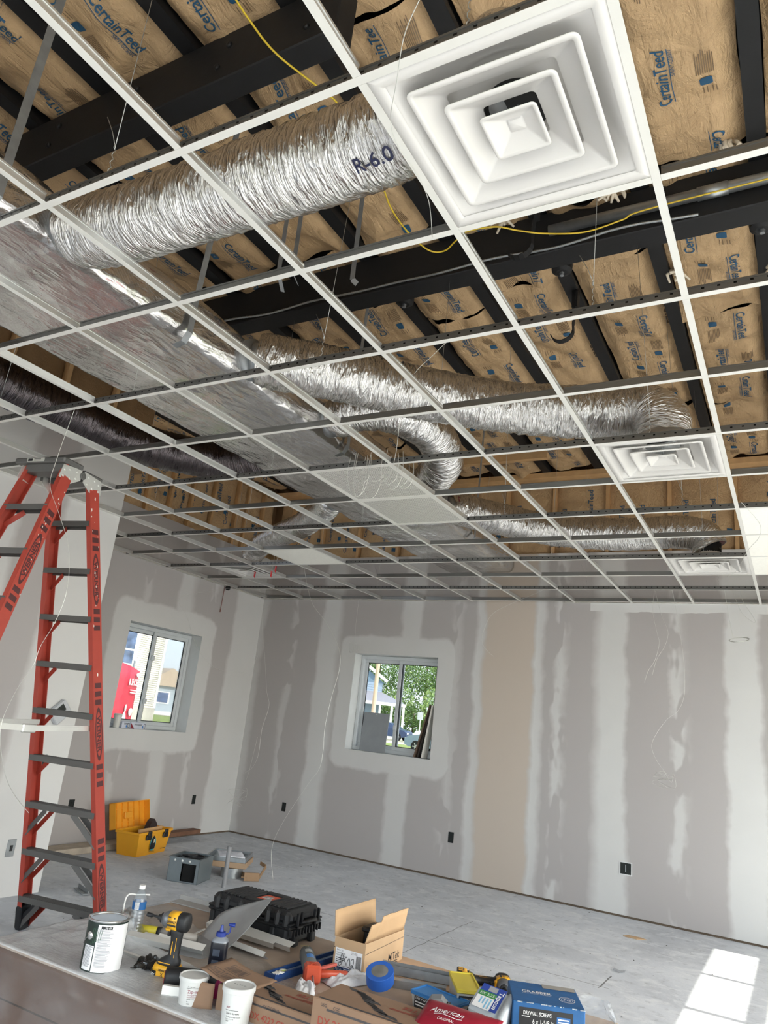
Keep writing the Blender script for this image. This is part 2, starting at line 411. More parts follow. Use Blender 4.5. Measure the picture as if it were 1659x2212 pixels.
# storefront walls behind and beside the camera
m_alu_dark = plain('bronze_storefront', srgb(70, 66, 62), 0.4, 0.6)
def glassmat(name, tint, refl=1.0):
    k = N(name); k.t.nodes.remove(k.b)
    tr = k.n('ShaderNodeBsdfTransparent'); tr.inputs[0].default_value = tint
    gl = k.n('ShaderNodeBsdfGlossy'); gl.inputs['Roughness'].default_value = 0.02; gl.inputs[0].default_value = grey(0.9)
    fr = k.n('ShaderNodeFresnel'); fr.inputs[0].default_value = 1.45
    mx = k.n('ShaderNodeMixShader'); k.l(k.math('MULTIPLY', fr.outputs[0], refl), mx.inputs[0]); k.l(tr.outputs[0], mx.inputs[1]); k.l(gl.outputs[0], mx.inputs[2]); k.l(mx.outputs[0], k.out.inputs[0])
    return k.m
m_glass_clear = glassmat('clear_storefront_glass', (0.95, 0.97, 0.96, 1), 0.5)
m_glass_tint = glassmat('dimming_window_glass', (0.50, 0.52, 0.53, 1), 0.5)  # grey tint added to dim the bright view outdoors
def storefront(name, axis, at, a0, a1, posts, z0, z1, zt, label):
    r = structroot(name, label)
    P = lambda u, w, z: (at + w, u, z) if axis == 0 else (u, at + w, z)
    def blk(nm, ua, ub, w0, w1, za, zb, m):
        mb = MB(); p, q = P(ua, w0, za), P(ub, w1, zb)
        mb.box([min(a, b) for a, b in zip(p, q)], [max(a, b) for a, b in zip(p, q)]); mb.build(nm, m, r)
    blk('header', a0, a1, 0, 0.2, z1, 4.85, m_reveal)
    blk('bottom_rail', a0, a1, 0.05, 0.15, 0, z0, m_alu_dark)
    blk('transom_bar', a0, a1, 0.05, 0.11, zt - 0.06, zt, m_alu_dark)
    for p in posts: blk('mullion', p - 0.03, p + 0.03, 0.05, 0.11, z0, z1, m_alu_dark)
    ps = sorted(posts)
    for a, b in zip(ps[:-1], ps[1:]):
        blk('glazing', a + 0.03, b - 0.03, 0.078, 0.084, z0, zt - 0.06, m_glass_clear); blk('glazing', a + 0.03, b - 0.03, 0.078, 0.084, zt, z1, m_glass_clear)
    return r
storefront('wall_right', 0, RX, FY, 6.36, [6.36 - 0.94 * k for k in range(12)], 0.1, 3.07, 2.66, 'glazed storefront wall letting the sun in')
mb = MB(); mb.box((RX, 6.36, 0), (RX + 0.2, BW + 0.25, 4.85)); struct('wall_right_back', mb, m_reveal)
storefront('wall_front', 1, FY - 0.2, PX, RX, [PX + 0.1 + 0.95 * k for k in range(9)], 0.1, 2.93, 2.63, 'glazed shopfront wall facing the street')
mb = MB(); mb.box((-5.8, BW + 0.012, 0), (RX, BW + 0.05, 0.06)); struct('trim_1', mb, m_sill_plate, 'dark brown sill plate showing under the drywall edge')
mb = MB(); mb.box((LW - 0.05, PYE, 0), (LW - 0.012, BW + 0.05, 0.06)); struct('trim_2', mb, m_sill_plate, 'dark brown sill plate under the side wall drywall')

# framed and insulated upper walls above the drywall: studs, kraft batts, top plates
def upper_wall(root, axis, at, sign, a0, a1, z0, z1, centres, paper):
    P = lambda u, d, z: (at + sign * d, u, z) if axis == 0 else (u, at + sign * d, z)
    def bx(mb, ua, ub, d0, d1, za, zb, mi=0):
        p, q = P(ua, d0, za), P(ub, d1, zb)
        mb.box([min(a, b) for a, b in zip(p, q)], [max(a, b) for a, b in zip(p, q)], mi)
    for c in centres:
        mb = MB(); bx(mb, c - 0.019, c + 0.019, 0.012, 0.15, z0 - 0.05, z1 - 0.04); mb.build('stud', m_stud, root)
    mb = MB(); bx(mb, a0, a1, 0.0, 0.15, z1 - 0.04, z1); mb.build('top_plate', m_stud, root)
    mb = MB(); bx(mb, a0 - 0.27, a1 + 0.27, 0.16, 0.25, z0 - 0.05, z1 + 0.4); mb.build('sheathing', m_kraft_plain, root)
    cs = sorted(centres); cs = [a0] + cs + [a1]
    for a, b in zip(cs[:-1], cs[1:]):
        if b - a < 0.12: continue
        mb = MB(); sd = rnd.random() * 50
        def fn(u, v):
            e = min(1, 6 * min(u, 1 - u)) ; d = 0.075 - 0.055 * e * (0.6 + 0.8 * abs(nz(u * 2 + sd, v * 4))) + 0.012 * nz(u * 9, v * 12, sd)
            return P(a + 0.02 + (b - a - 0.04) * u, d, z0 - 0.04 + (z1 - 0.04 - z0 + 0.03) * v)
        mb.sheet(fn, 9, 14)
        o = mb.build('insulation_batt', paper, root)
        pr = MB(); w = b - a
        if w > 0.3 and paper is m_kraft:
            for kk in range(2):
                u0 = a + w * (0.25 + 0.4 * kk) + rnd.uniform(-0.05, 0.05); zz = z0 + rnd.uniform(0.05, 0.35)
                def shp(x, y, q, u0=u0, zz=zz):
                    # lettering runs up the wall
                    uu = u0 - y; zc = zz + x
                    t = (uu - a - 0.02) / (b - a - 0.04); vv = (zc - z0 + 0.04) / (z1 - z0 - 0.01)
                    p = Vector(fn(min(max(t, 0), 1), min(max(vv, 0), 1))); pp = list(p)
                    pp[0 if axis == 0 else 1] -= sign * 0.008
                    return pp
                def shq(x, y, q):
                    pp = shp(x, y, q); return pp
                pr.text('CertainTeed', 0.078, None, 0, bold=0.012, shape=shq)
                sq = [(0.02 + 0.05 * p2, -0.10 - 0.05 * q2) for p2, q2 in ((0, 0), (1, 0), (1, 1), (0, 1))]
                pr.add([shq(x, y, 0) for x, y in sq], [(0, 1, 2, 3)], 0)
        if pr.v: pr.build('printed_lettering', m_ink_blue, o)
    # each stud, plate and batt is a part of the wall
upper_wall(wall_back, 1, BW, 1, -5.56, RX, ZT, 4.52, [-5.3 + 0.0, -4.75, -4.15, -3.55, -2.98, -2.72, -2.58, -2.08, -1.5, -0.89, -0.23, 0.42, 1.0, 1.6, 2.2, 2.8], m_kraft)
upper_wall(wall_left, 0, LW, -1, PYE, BW, ZT, 4.52, [3.3, 3.75, 4.05, 4.43, 4.78, 5.12, 5.5, 5.95, 6.15, 6.5], m_kraft)
upper_wall(wall_partition, 0, PX, -1, FY, PYE, ZT, 4.52, [-3.4, -2.8, -2.2, -1.6, -1.0, -0.4, 0.2, 0.75, 1.25, 1.75, 2.25, 2.75], m_kraft_plain)

# ---------------------------------------------------------------- windows
def window(name, axis, at, sign, a0, a1, z0, z1, label, opened=0.0):
    r = structroot(name, label)
    P = lambda u, d, z: (at + sign * d, u, z) if axis == 0 else (u, at + sign * d, z)
    def frame(nm, ua, ub, za, zb, w, d0, d1, m, gl=None):
        mb = MB()
        for (p, q, s2, t2) in ((ua, ub, za, za + w), (ua, ub, zb - w, zb), (ua, ua + w, za + w, zb - w), (ub - w, ub, za + w, zb - w)):
            A, B = P(p, d0, s2), P(q, d1, t2)
            mb.box([min(a, b) for a, b in zip(A, B)], [max(a, b) for a, b in zip(A, B)], 0, 0.004)
        o = mb.build(nm, m, r)
        if gl:
            g = MB(); A, B = P(ua + w, (d0 + d1) / 2 - 0.003, za + w), P(ub - w, (d0 + d1) / 2 + 0.003, zb - w)
            g.box([min(a, b) for a, b in zip(A, B)], [max(a, b) for a, b in zip(A, B)]); g.build('pane', gl, o)
            k = MB()
            for (p, q, s2, t2) in ((ua + w, ub - w, za + w, za + w + 0.008), (ua + w, ub - w, zb - w - 0.008, zb - w), (ua + w, ua + w + 0.008, za + w, zb - w), (ub - w - 0.008, ub - w, za + w, zb - w)):
                A, B = P(p, d0 + 0.008, s2), P(q, d1 - 0.008, t2)
                k.box([min(a, b) for a, b in zip(A, B)], [max(a, b) for a, b in zip(A, B)])
            k.build('gasket', m_gasket, o)
        return o
    frame('frame', a0 + 0.002, a1 - 0.002, z0 + 0.002, z1 - 0.002, 0.045, 0.165, 0.247, m_vinyl)
    c = (a0 + a1) / 2
    frame('sash', a0 + 0.04, c + 0.03, z0 + 0.042, z1 - 0.042, 0.045, 0.208, 0.232, m_vinyl, m_glass_tint)
    s2 = frame('sash', c - 0.03, a1 - 0.04, z0 + 0.042, z1 - 0.042, 0.045, 0.178, 0.202, m_vinyl, m_glass_tint)
    mb = MB()
    for zz in (z0 + 0.28, z1 - 0.38):
        A, B = P(c - 0.022, 0.150, zz), P(c + 0.022, 0.178, zz + 0.06)
        mb.box([min(a, b) for a, b in zip(A, B)], [max(a, b) for a, b in zip(A, B)], 0, 0.006)
    mb.build('latch', m_vinyl, s2)
    return r
window('window_1', 0, LW, -1, 4.53, 5.69, 1.18, 2.335, 'sliding window with pale vinyl frame in the side wall')
window('window_2', 1, BW, 1, -3.985, -2.83, 1.19, 2.35, 'sliding window with pale vinyl frame in the back wall')

# ---------------------------------------------------------------- roof: deck, joists, insulation batts, beams
ceiling = structroot('ceiling', 'open roof with kraft-faced insulation between black joists')
mb = MB(); mb.box((-6, -4.4, 4.86), (3.9, 7.1, 4.96)); mb.build('deck', m_deck, ceiling)
JX = [0.84 - 0.597 * k for k in range(-4, 11)]; JX = sorted(x for x in JX if -5.6 < x < 3.5)
for x in JX:
    mb = MB(); mb.box((x - 0.044, -4.2, 4.53), (x + 0.044, 6.72, 4.57)); mb.box((x - 0.02, -4.2, 4.57), (x + 0.02, 6.72, 4.84))
    mb.build('joist', m_black_steel, ceiling)
def wall_line(z): return z
BEAMS = []
def batt(x0, x1, y0, y1, zc, logos=True, droop0=0.0, droop1=0.0):
    sd = rnd.random() * 100; nx, ny = 20, max(10, int((y1 - y0) / 0.032))
    w = x1 - x0; L = y1 - y0
    H = []
    for i in range(nx + 1):
        row = []
        for j in range(ny + 1):
            u = i / nx; y = y0 + L * j / ny; x = x0 + w * u
            e = min(1.0, 5.0 * min(u, 1 - u)); e = e * e * (3 - 2 * e)
            ee = min(1.0, 5.0 * min(j / ny, 1 - j / ny) * L / 1.0)
            z = zc + 0.05 - 0.075 * e * (0.45 + 0.55 * ee) - 0.05 * e * nz(x * 1.6 + sd, y * 1.1) - 0.030 * nz(x * 5 + sd, y * 4.5) * (0.4 + e) - 0.016 * nz(x * 11, y * 9 + sd) - 0.012 * abs(nz(x * 15 + y * 7, y * 12, sd))
            z -= droop0 * max(0, 1 - (y - y0) / 0.25) ** 2 * (0.5 + nz(u * 3, sd) ) + droop1 * max(0, 1 - (y1 - y) / 0.25) ** 2 * (0.5 + nz(u * 3 + 9, sd))
            row.append(min(z, 4.82))
        H.append(row)
    def zat(x, y):
        a = min(max((x - x0) / w, 0), 0.9999) * nx; b = min(max((y - y0) / L, 0), 0.9999) * ny
        i, j = int(a), int(b); a -= i; b -= j
        return (H[i][j] * (1 - a) + H[i + 1][j] * a) * (1 - b) + (H[i][j + 1] * (1 - a) + H[i + 1][j + 1] * a) * b
    mb = MB()
    def fn(u, v):
        i = round(u * nx); j = round(v * ny)
        wv = 0.012 * nz(v * L * 3, sd)
        jag = 0.03 * nz(u * 4, sd + 3) if j in (0, ny) else 0
        return (x0 + w * u + (wv if i in (0, nx) else 0), y0 + L * v + jag, H[i][j])
    mb.sheet(lambda u, v: fn(v, u), ny, nx)          # normal faces the floor
    o = mb.build('insulation_batt', m_kraft, ceiling)
    if not logos: return o
    pr = MB(); y = y0 + rnd.uniform(-0.05, 0.25); k = rnd.randrange(2)
    def put(shape2d, mi, cx, cy, d):
        # local (a, b): a runs along +-y, b to the side; seen from below
        def shp(a, b, q=0):
            x = cx + d * b; yy = cy + d * a
            x = min(max(x, x0 + 0.01), x1 - 0.01); yy = min(max(yy, y0 + 0.005), y1 - 0.005)
            return (x, yy, zat(x, yy) - 0.0045)
        return shp
    while y < y1 - 0.12:
        d = 1 if k % 2 == 0 else -1
        cx = x0 + w * (0.66 if d > 0 else 0.40) + rnd.uniform(-0.03, 0.03); cy = y if d > 0 else y + 0.32
        # seen from underneath the text must not be mirrored: flip the side axis
        def shp(a, b, q=0, cx=cx, cy=cy, d=d):
            x = cx + d * b; yy = cy + d * a
            x = min(max(x, x0 + 0.01), x1 - 0.01); yy = min(max(yy, y0 + 0.005), y1 - 0.005)
            return (x, yy, zat(x, yy) - 0.0045)
        def ok(c): return y0 + 0.01 < cy + d * c < y1 - 0.01
        full = 'CertainTeed'
        n = len(full)
        if d > 0:
            while n and not (cy + 0.32 * n / 11 < y1 - 0.01): n -= 1
            s0 = 0
            if cy < y0 + 0.01: s0 = 11
        else:
            while n and not (cy - 0.32 * n / 11 > y0 + 0.01): n -= 1
            s0 = 0 if cy < y1 - 0.01 else 11
        if n > s0:
            pr.text(full[s0:n], 0.082, None, 0, bold=0.014, width=0.315 * text_geo(full[s0:n], 0.014)[2] / text_geo(full, 0.014)[2], shape=shp)
            if n == 11: pr.text('SAINT-GOBAIN', 0.027, None, 0, width=0.13, shape=lambda a, b, q: shp(0.18 + a, b - 0.034))
            m2 = min(0.33, (0.32 * n / 11))
            seg = 8
            pr.add([shp(m2 * t / seg, bb) for t in range(seg + 1) for bb in (-0.016, -0.012)], [(2 * t, 2 * t + 2, 2 * t + 3, 2 * t + 1) for t in range(seg)], 0)
        # small square badge and a block of grey small print
        bx0 = -0.13
        if ok(0.05) and ok(0.22):
            c8 = [(0.055 * p + 0.06, bx0 - 0.055 * q) for p, q in ((0.15, 0), (0.85, 0), (1, 0.15), (1, 0.85), (0.85, 1), (0.15, 1), (0, 0.85), (0, 0.15))]
            pr.add([shp(a, b) for a, b in c8], [tuple(range(8))], 0)
            for r in range(9):
                b0 = bx0 + 0.01 - r * 0.009; ln = 0.13 * (0.7 + 0.3 * rnd.random())
                pr.add([shp(0.14 + ln * t / 3, b0 - e2) for t in range(4) for e2 in (0, 0.0045)], [(2 * t, 2 * t + 2, 2 * t + 3, 2 * t + 1) for t in range(3)], 1)
            for (ax, bb) in ((0.0, bx0 - 0.01), (0.0, bx0 - 0.05)):
                for r in range(2):
                    pr.add([shp(ax + 0.045 * t, bb - 0.016 * r - e2) for t in range(2) for e2 in (0, 0.004)], [(0, 2, 3, 1)], 1)
        if k % 3 == 2 and ok(0.5) and ok(0.1) and ok(-0.02):
            pr.text(rnd.choice(['R30 10', 'ALL', '2025', '13:23']), 0.11, None, 2, shape=lambda a, b, q: shp(a + 0.02, b + 0.16))
        y += rnd.choice((0.36, 0.44, 0.54)); k += 1
    if pr.v: pr.build('printed_lettering', [m_ink_blue, m_ink_grey, m_ink_dark], o)
    return o
edges = [-5.56] + JX + [3.5]
for a, b in zip(edges[:-1], edges[1:]):
    if b - a < 0.1: continue
    cuts = [-4.1, -2.9 + rnd.uniform(-.2, .2), -1.0 + rnd.uniform(-.2, .2), 0.86, 2.28, 3.4 + rnd.uniform(-.5, .5), 5.2 + rnd.uniform(-.3, .3), 6.62]
    for y0, y1 in zip(cuts[:-1], cuts[1:]):
        x0, x1 = a + (0.046 if a > -5.5 else 0), b - 0.046
        dz = rnd.uniform(-0.02, 0.02)
        batt(x0, x1, y0 + 0.01, y1 - 0.012, 4.56 + dz, logos=(y1 > -1.3), droop0=rnd.choice((0, 0.03, 0.09)), droop1=rnd.choice((0, 0.03, 0.08)))
# pale fibre tufts showing at batt ends
for x, y, z in ((0.12, 2.26, 4.45), (0.72, 2.2, 4.48), (-0.55, 2.27, 4.46), (0.9, 3.35, 4.5), (1.25, 2.95, 4.47), (-1.2, 2.5, 4.46), (0.33, 3.2, 4.5)):
    mb = MB(); sd = x * 7
    for q in range(7):
        px, py = x + rnd.uniform(-.05, .05), y + rnd.uniform(-.03, .03)
        mb.tube([(px, py, z + .06), (px + rnd.uniform(-.03, .03), py + rnd.uniform(-.03, .03), z + .02), (px + rnd.uniform(-.06, .06), py + rnd.uniform(-.05, .05), z - rnd.uniform(0.0, .03))], lambda t: 0.016 * (1 - 0.6 * t), 6)
    o = mb.build('fibre_tuft', m_fluff, ceiling); o['kind'] = 'stuff'
def beam(x0, x1, y0, y1, z0, z1, bolts=()):
    mb = MB(); mb.box((x0, y0, z0), (x1, y1, z1), 0, 0.006)
    o = mb.build('beam', m_black_steel, ceiling)
    if bolts:
        k = MB()
        for bx in bolts:
            for zz in (z0 + 0.08, z1 - 0.09):
                k.T = Matrix.Translation((bx + (0.05 if zz > z0 + 0.1 else 0), y0, zz)) @ Matrix.Rotation(PI / 2, 4, 'X'); k.lathe([(0.0, 0.016), (0.012, 0.014), (0.016, 0.008), (0.016, 0.0)], 8)
        k.T = Matrix(); k.build('bolt_head', m_black_steel, o)
    return o
beam(-2.95, -0.64, 0.62, 0.74, 4.22, 4.50, bolts=(-2.5, -1.9, -1.3, -0.8))
beam(-4.3, 3.5, 2.36, 2.52, 4.25, 4.53)
# pine ledger where the roof meets the back wall, and a loose nailer
mb = MB(); mb.box((-5.5, 6.6, 4.47), (3.4, 6.74, 4.53)); mb.build('ledger', m_stud, ceiling)
mb = MB(); mb.box((-2.75, 5.95, 4.45), (-1.35, 6.02, 4.53)); mb.build('blocking', m_stud, ceiling)
# ---------------------------------------------------------------- suspended ceiling grid
G = 0.6096
m_tee = plain('white_enamel_tee', srgb(210, 208, 202), 0.4, var=0.02)
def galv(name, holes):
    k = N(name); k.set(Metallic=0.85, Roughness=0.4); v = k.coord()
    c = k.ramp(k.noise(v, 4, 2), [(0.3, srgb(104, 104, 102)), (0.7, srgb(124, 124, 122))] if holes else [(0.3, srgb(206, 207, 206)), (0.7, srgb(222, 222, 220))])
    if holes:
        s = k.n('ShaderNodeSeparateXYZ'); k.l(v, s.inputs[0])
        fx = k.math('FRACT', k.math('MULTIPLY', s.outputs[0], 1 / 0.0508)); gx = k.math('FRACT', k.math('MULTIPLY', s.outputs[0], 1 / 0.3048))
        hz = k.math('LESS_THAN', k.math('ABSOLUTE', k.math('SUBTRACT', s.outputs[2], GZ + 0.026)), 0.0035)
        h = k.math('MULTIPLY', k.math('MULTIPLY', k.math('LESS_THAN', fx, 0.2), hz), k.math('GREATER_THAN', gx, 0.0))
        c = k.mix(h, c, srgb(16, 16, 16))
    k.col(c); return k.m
m_web = galv('galvanised_tee_web', False); m_webh = galv('slotted_tee_web', True); m_webd = plain('shaded_tee_web', srgb(128, 128, 126), 0.35, 0.9, var=0.04, scale=4)  # Y webs painted bright as if lit, X and slotted webs dark as shaded
m_galv = plain('galvanised_sheet', srgb(168, 172, 174), 0.36, 0.85, var=0.12, scale=18)
m_galv_dull = plain('dull_galvanised_sheet', srgb(150, 153, 155), 0.5, 0.7, var=0.12, scale=18)
grid = thing('suspension_grid', 'white suspended ceiling grid of main runners and cross tees with most tiles missing', 'ceiling grid')
def tee_mesh(a, b, axis, web):
    mb = MB()
    def P(u, w, z): return (u, w, GZ + z) if axis == 0 else (w, u, GZ + z)
    def bx(w0, w1, z0, z1, mi):
        p, q = P(a, w0, z0), P(b, w1, z1); mb.box([min(i, j) for i, j in zip(p, q)], [max(i, j) for i, j in zip(p, q)], mi)
    bx(-0.012, 0.012, 0, 0.0012, 0); bx(-0.0008, 0.0008, 0.0012, 0.032, 1); bx(-0.0032, 0.0032, 0.032, 0.039, 1)
    return mb
def xlimits(y): return (LW if y > PYE else PX)
I0, I1 = -3, 11
for i in range(I0, I1 + 1):
    y = i * G
    if i % 2 == 0:
        mb = MB(); mb.T = Matrix.Translation((0, y, 0)); t = tee_mesh(xlimits(y) + 0.003, RX - 0.003, 0, 1)
        mb.v, mb.f, mb.mi, mb.sm, mb.uv = [(p[0], p[1] + y, p[2]) for p in t.v], t.f, t.mi, t.sm, t.uv
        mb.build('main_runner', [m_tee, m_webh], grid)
me_long = me_short = None
for jj in range(-9, 6):
    x = jj * G
    for i in range(I0 - 1, I1 + 1, 2):
        y0, y1 = max(i * G, -2.45), min((i + 2) * G, BW - 0.004)
        if i % 2: continue
        if xlimits(y0 + 0.1) > x - 0.01: 
            if xlimits(y1 - 0.1) > x - 0.01: continue
            y0 = PYE
        full = abs((y1 - y0) - 2 * G) < 1e-3
        if full and me_long:
            o = bpy.data.objects.new('cross_tee', me_long); COL.objects.link(o); o.parent = grid
        else:
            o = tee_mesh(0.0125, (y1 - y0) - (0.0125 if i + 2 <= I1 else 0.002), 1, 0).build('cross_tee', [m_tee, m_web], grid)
            if full: me_long = o.data
        o.location = (x, y0, 0)
for i in range(I0, I1 + 1):
    if i % 2 == 0: continue
    y = i * G
    for jj in range(-10, 6):
        x0, x1 = jj * G, (jj + 1) * G; lim = xlimits(y)
        if x1 < lim + 0.02: continue
        a = max(x0, lim + 0.002); b = min(x1, RX - 0.002); full = a == x0 and b == x1
        if full and me_short: o = bpy.data.objects.new('cross_tee', me_short); COL.objects.link(o); o.parent = grid
        else:
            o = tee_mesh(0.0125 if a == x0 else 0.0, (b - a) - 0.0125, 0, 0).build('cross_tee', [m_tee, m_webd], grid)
            if full: me_short = o.data
        o.location = (a, y, 0)
# wall angles
def angle_x(x0, x1, y):
    mb = MB(); mb.box((x0, y - 0.022, GZ - 0.0015), (x1, y, GZ)); mb.box((x0, y - 0.0015, GZ), (x1, y, GZ + 0.022)); mb.build('wall_angle', m_tee, grid)
def angle_y(x, y0, y1):
    mb = MB(); mb.box((x, y0, GZ - 0.0015), (x + 0.022, y1, GZ)); mb.box((x, y0, GZ), (x + 0.0015, y1, GZ + 0.022)); mb.build('wall_angle', m_tee, grid)
angle_x(LW + 0.03, -2.80, BW - 0.001); angle_x(-1.33, RX, BW - 0.001); angle_y(LW + 0.001, PYE + 0.02, BW - 0.03); angle_y(PX + 0.001, -2.4, PYE)
# hanger wires twisted round the main runners
m_wire = plain('bright_steel_wire', srgb(176, 176, 172), 0.35, 0.8)
def hang_wire(x, y):
    mb = MB(); zb = GZ + 0.026; jx = min(JX, key=lambda q: abs(q - x))
    top = Vector((x + rnd.uniform(-.1, .1), y + rnd.uniform(-.06, .06), 4.5))
    mb.tube([(x, y, zb + 0.10), (x * 0.5 + top.x * 0.5, (y + top.y) / 2, (zb + 4.6) / 2), top], 0.0013, 5)
    hp = []
    for q in range(17):
        a = q * 1.5; hp.append((x + 0.004 * math.cos(a), y + 0.004 * math.sin(a), zb - 0.004 + 0.0075 * q))
    mb.tube(hp, 0.0014, 5)
    mb.tube([(x, y, zb + 0.11), (x - 0.02, y - 0.01, zb + 0.17), (x - 0.05, y - 0.02, zb + 0.23)], 0.0013, 5)
    mb.build('hanger_wire', m_wire, grid)
for i in range(-2, 11, 2):
    for kx in range(-4, 4):
        x = -0.93 + 1.2192 * kx
        if x > xlimits(i * G) + 0.2 and x < RX: hang_wire(x, i * G)

# ---------------------------------------------------------------- diffusers, grilles, tiles
m_diff = plain('white_diffuser_enamel', srgb(208, 205, 201), 0.28, var=0.015, scale=3)
m_dark_in = plain('dark_duct_interior', srgb(24, 24, 25), 0.8)
def sq_ring(mb, levels, cr, n=6, mi=0, close_top=False):
    """loft of rounded squares: levels = (half width, z, corner radius)"""
    loops = []
    for h, z, r in levels:
        L = []
        for qx, qy, a0 in ((1, 1, 0), (-1, 1, PI / 2), (-1, -1, PI), (1, -1, 1.5 * PI)):
            for k in range(n + 1):
                a = a0 + PI / 2 * k / n; L.append((qx * (h - r) + r * math.cos(a), qy * (h - r) + r * math.sin(a), z))
        loops.append(L)
    m = len(loops[0]); vs = [p for L in loops for p in L]; fs = []
    for i in range(len(loops) - 1):
        for k in range(m): fs.append((i * m + k, (i + 1) * m + k, (i + 1) * m + (k + 1) % m, i * m + (k + 1) % m))
    if close_top: fs.append(tuple((len(loops) - 1) * m + k for k in range(m))[::-1])
    mb.add(vs, fs, mi, True)
def diffuser(cx, cy, label):
    t = thing('air_diffuser', label, 'air vent', (cx, cy, GZ), group='square diffusers in the ceiling grid')
    mb = MB()     # pan: flat border, then a dished bell rising from the square to the round neck
    sq_ring(mb, [(0.297, 0.013, 0.002), (0.297, 0.0015, 0.002), (0.262, 0.0015, 0.004), (0.258, 0.006, 0.004)], 0)
    n = 64; rings = []
    def sqp(a, h, r):
        c, s = math.cos(a), math.sin(a); p = 14.0 if r == 0 else r
        d = (abs(c) ** p + abs(s) ** p) ** (-1 / p); return (h * d * c, h * d * s)
    prof = [(0.272, 0.004, 60), (0.258, 0.010, 40), (0.249, 0.018, 14), (0.238, 0.032, 9), (0.226, 0.046, 6), (0.214, 0.058, 4.4), (0.203, 0.066, 3.4), (0.192, 0.071, 2.6), (0.184, 0.073, 2.0), (0.180, 0.079, 2.0), (0.165, 0.081, 2.0), (0.135, 0.083, 2.0), (0.092, 0.085, 2.0), (0.090, 0.12, 2.0)]
    vs = []
    for h, z, p in prof:
        for k in range(n): x, y = sqp(2 * PI * k / n + PI / 64 * 0, h, p); vs.append((x, y, z))
    fs = [(i * n + k, (i + 1) * n + k, (i + 1) * n + (k + 1) % n, i * n + (k + 1) % n) for i in range(len(prof) - 1) for k in range(n)]
    mb.add(vs, fs, 0, True)
    mb.build('backpan', m_diff, t)
    mb = MB(); mb.lathe([(0.0905, 0.09), (0.0905, 0.20), (0.0, 0.20)], 32); nk = mb.build('neck', m_dark_in, t)
    for h, zt in ((0.222, 0.042), (0.149, 0.040)):
        mb = MB(); w = 0.017
        sq_ring(mb, [(h - 0.074, zt, 0.012), (h - w, 0.004, 0.008), (h - w + 0.001, 0.001, 0.010), (h - 0.002, 0.0, 0.018), (h, 0.002, 0.020), (h - 0.001, 0.005, 0.02), (h - w, 0.012, 0.018), (h - 0.077, zt + 0.002, 0.014)], 0)
        mb.build('cone', m_diff, t)
    mb = MB(); h = 0.077; w = 0.012
    sq_ring(mb, [(h - 0.003, 0.006, 0.012), (h, 0.002, 0.014), (h - 0.002, 0.0, 0.013), (h - w + 0.001, 0.0005, 0.008), (h - w, 0.003, 0.006), (0.024, 0.028, 0.006), (0.021, 0.029, 0.005), (0.019, 0.025, 0.004)], 0, close_top=True)
    mb.build('centre_cone', m_diff, t)
    mb = MB()
    for a in (0, PI / 2):
        mb.bar((0.088 * math.cos(a), 0.088 * math.sin(a), 0.16), (-0.088 * math.cos(a), -0.088 * math.sin(a), 0.16), 0.012, 0.003)
    mb.tube([(0, 0, 0.03), (0, 0, 0.16)], 0.004, 8); mb.build('bracket', m_galv, t)
    return t
d0 = diffuser(0.5 * G, 0.5 * G, 'large white square step diffuser, biggest of the ceiling vents')
dup(d0, (0.5 * G, 4.5 * G, GZ), label='white square diffuser fed by the long middle silver flex duct')
dup(d0, (0.5 * G, 8.5 * G, GZ), label='small white square diffuser below the flex duct with dark red end')
dup(d0, (-7.5 * G, 8.5 * G, GZ), label='white square diffuser near the side wall with small red flags')
def perforated():
    k = N('perforated_white_metal'); k.set(Roughness=0.4); v = k.coord()
    s = k.n('ShaderNodeSeparateXYZ'); k.l(v, s.inputs[0])
    p = 0.0125
    fx = k.math('SUBTRACT', k.math('FRACT', k.math('MULTIPLY', s.outputs[0], 1 / p)), 0.5); fy = k.math('SUBTRACT', k.math('FRACT', k.math('MULTIPLY', s.outputs[1], 1 / p)), 0.5)
    d = k.math('SQRT', k.math('ADD', k.math('MULTIPLY', fx, fx), k.math('MULTIPLY', fy, fy)))
    ed = k.math('LESS_THAN', k.math('MAXIMUM', k.math('ABSOLUTE', s.outputs[0]), k.math('ABSOLUTE', s.outputs[1])), 0.272)
    k.col(k.mix(k.math('MULTIPLY', k.math('LESS_THAN', d, 0.34), ed), srgb(214, 212, 205), srgb(70, 68, 64))); return k.m
m_perf = perforated()
for cy, lab in ((4.5, 'perforated white return grille under the tangle of loose wires'), (5.5, 'perforated white return grille farther from the camera, clear of wires')):
    t = thing('return_grille', lab, 'air vent', (-2.5 * G, cy * G, GZ), group='perforated return grilles')
    mb = MB(); mb.box((-0.297, -0.297, 0.0015), (0.297, 0.297, 0.004)); mb.build('face_plate', m_perf, t)
    mb = MB()
    for a, b in (((-0.297, -0.297), (0.297, -0.285)), ((-0.297, 0.285), (0.297, 0.297)), ((-0.297, -0.285), (-0.285, 0.285)), ((0.285, -0.285), (0.297, 0.285))):
        mb.box((a[0], a[1], 0.004), (b[0], b[1], 0.03))
    mb.build('frame', m_diff, t)
m_tile = plain('white_acoustic_tile', srgb(238, 236, 228), 0.9, var=0.03, scale=40, bump=0.5, bscale=160)
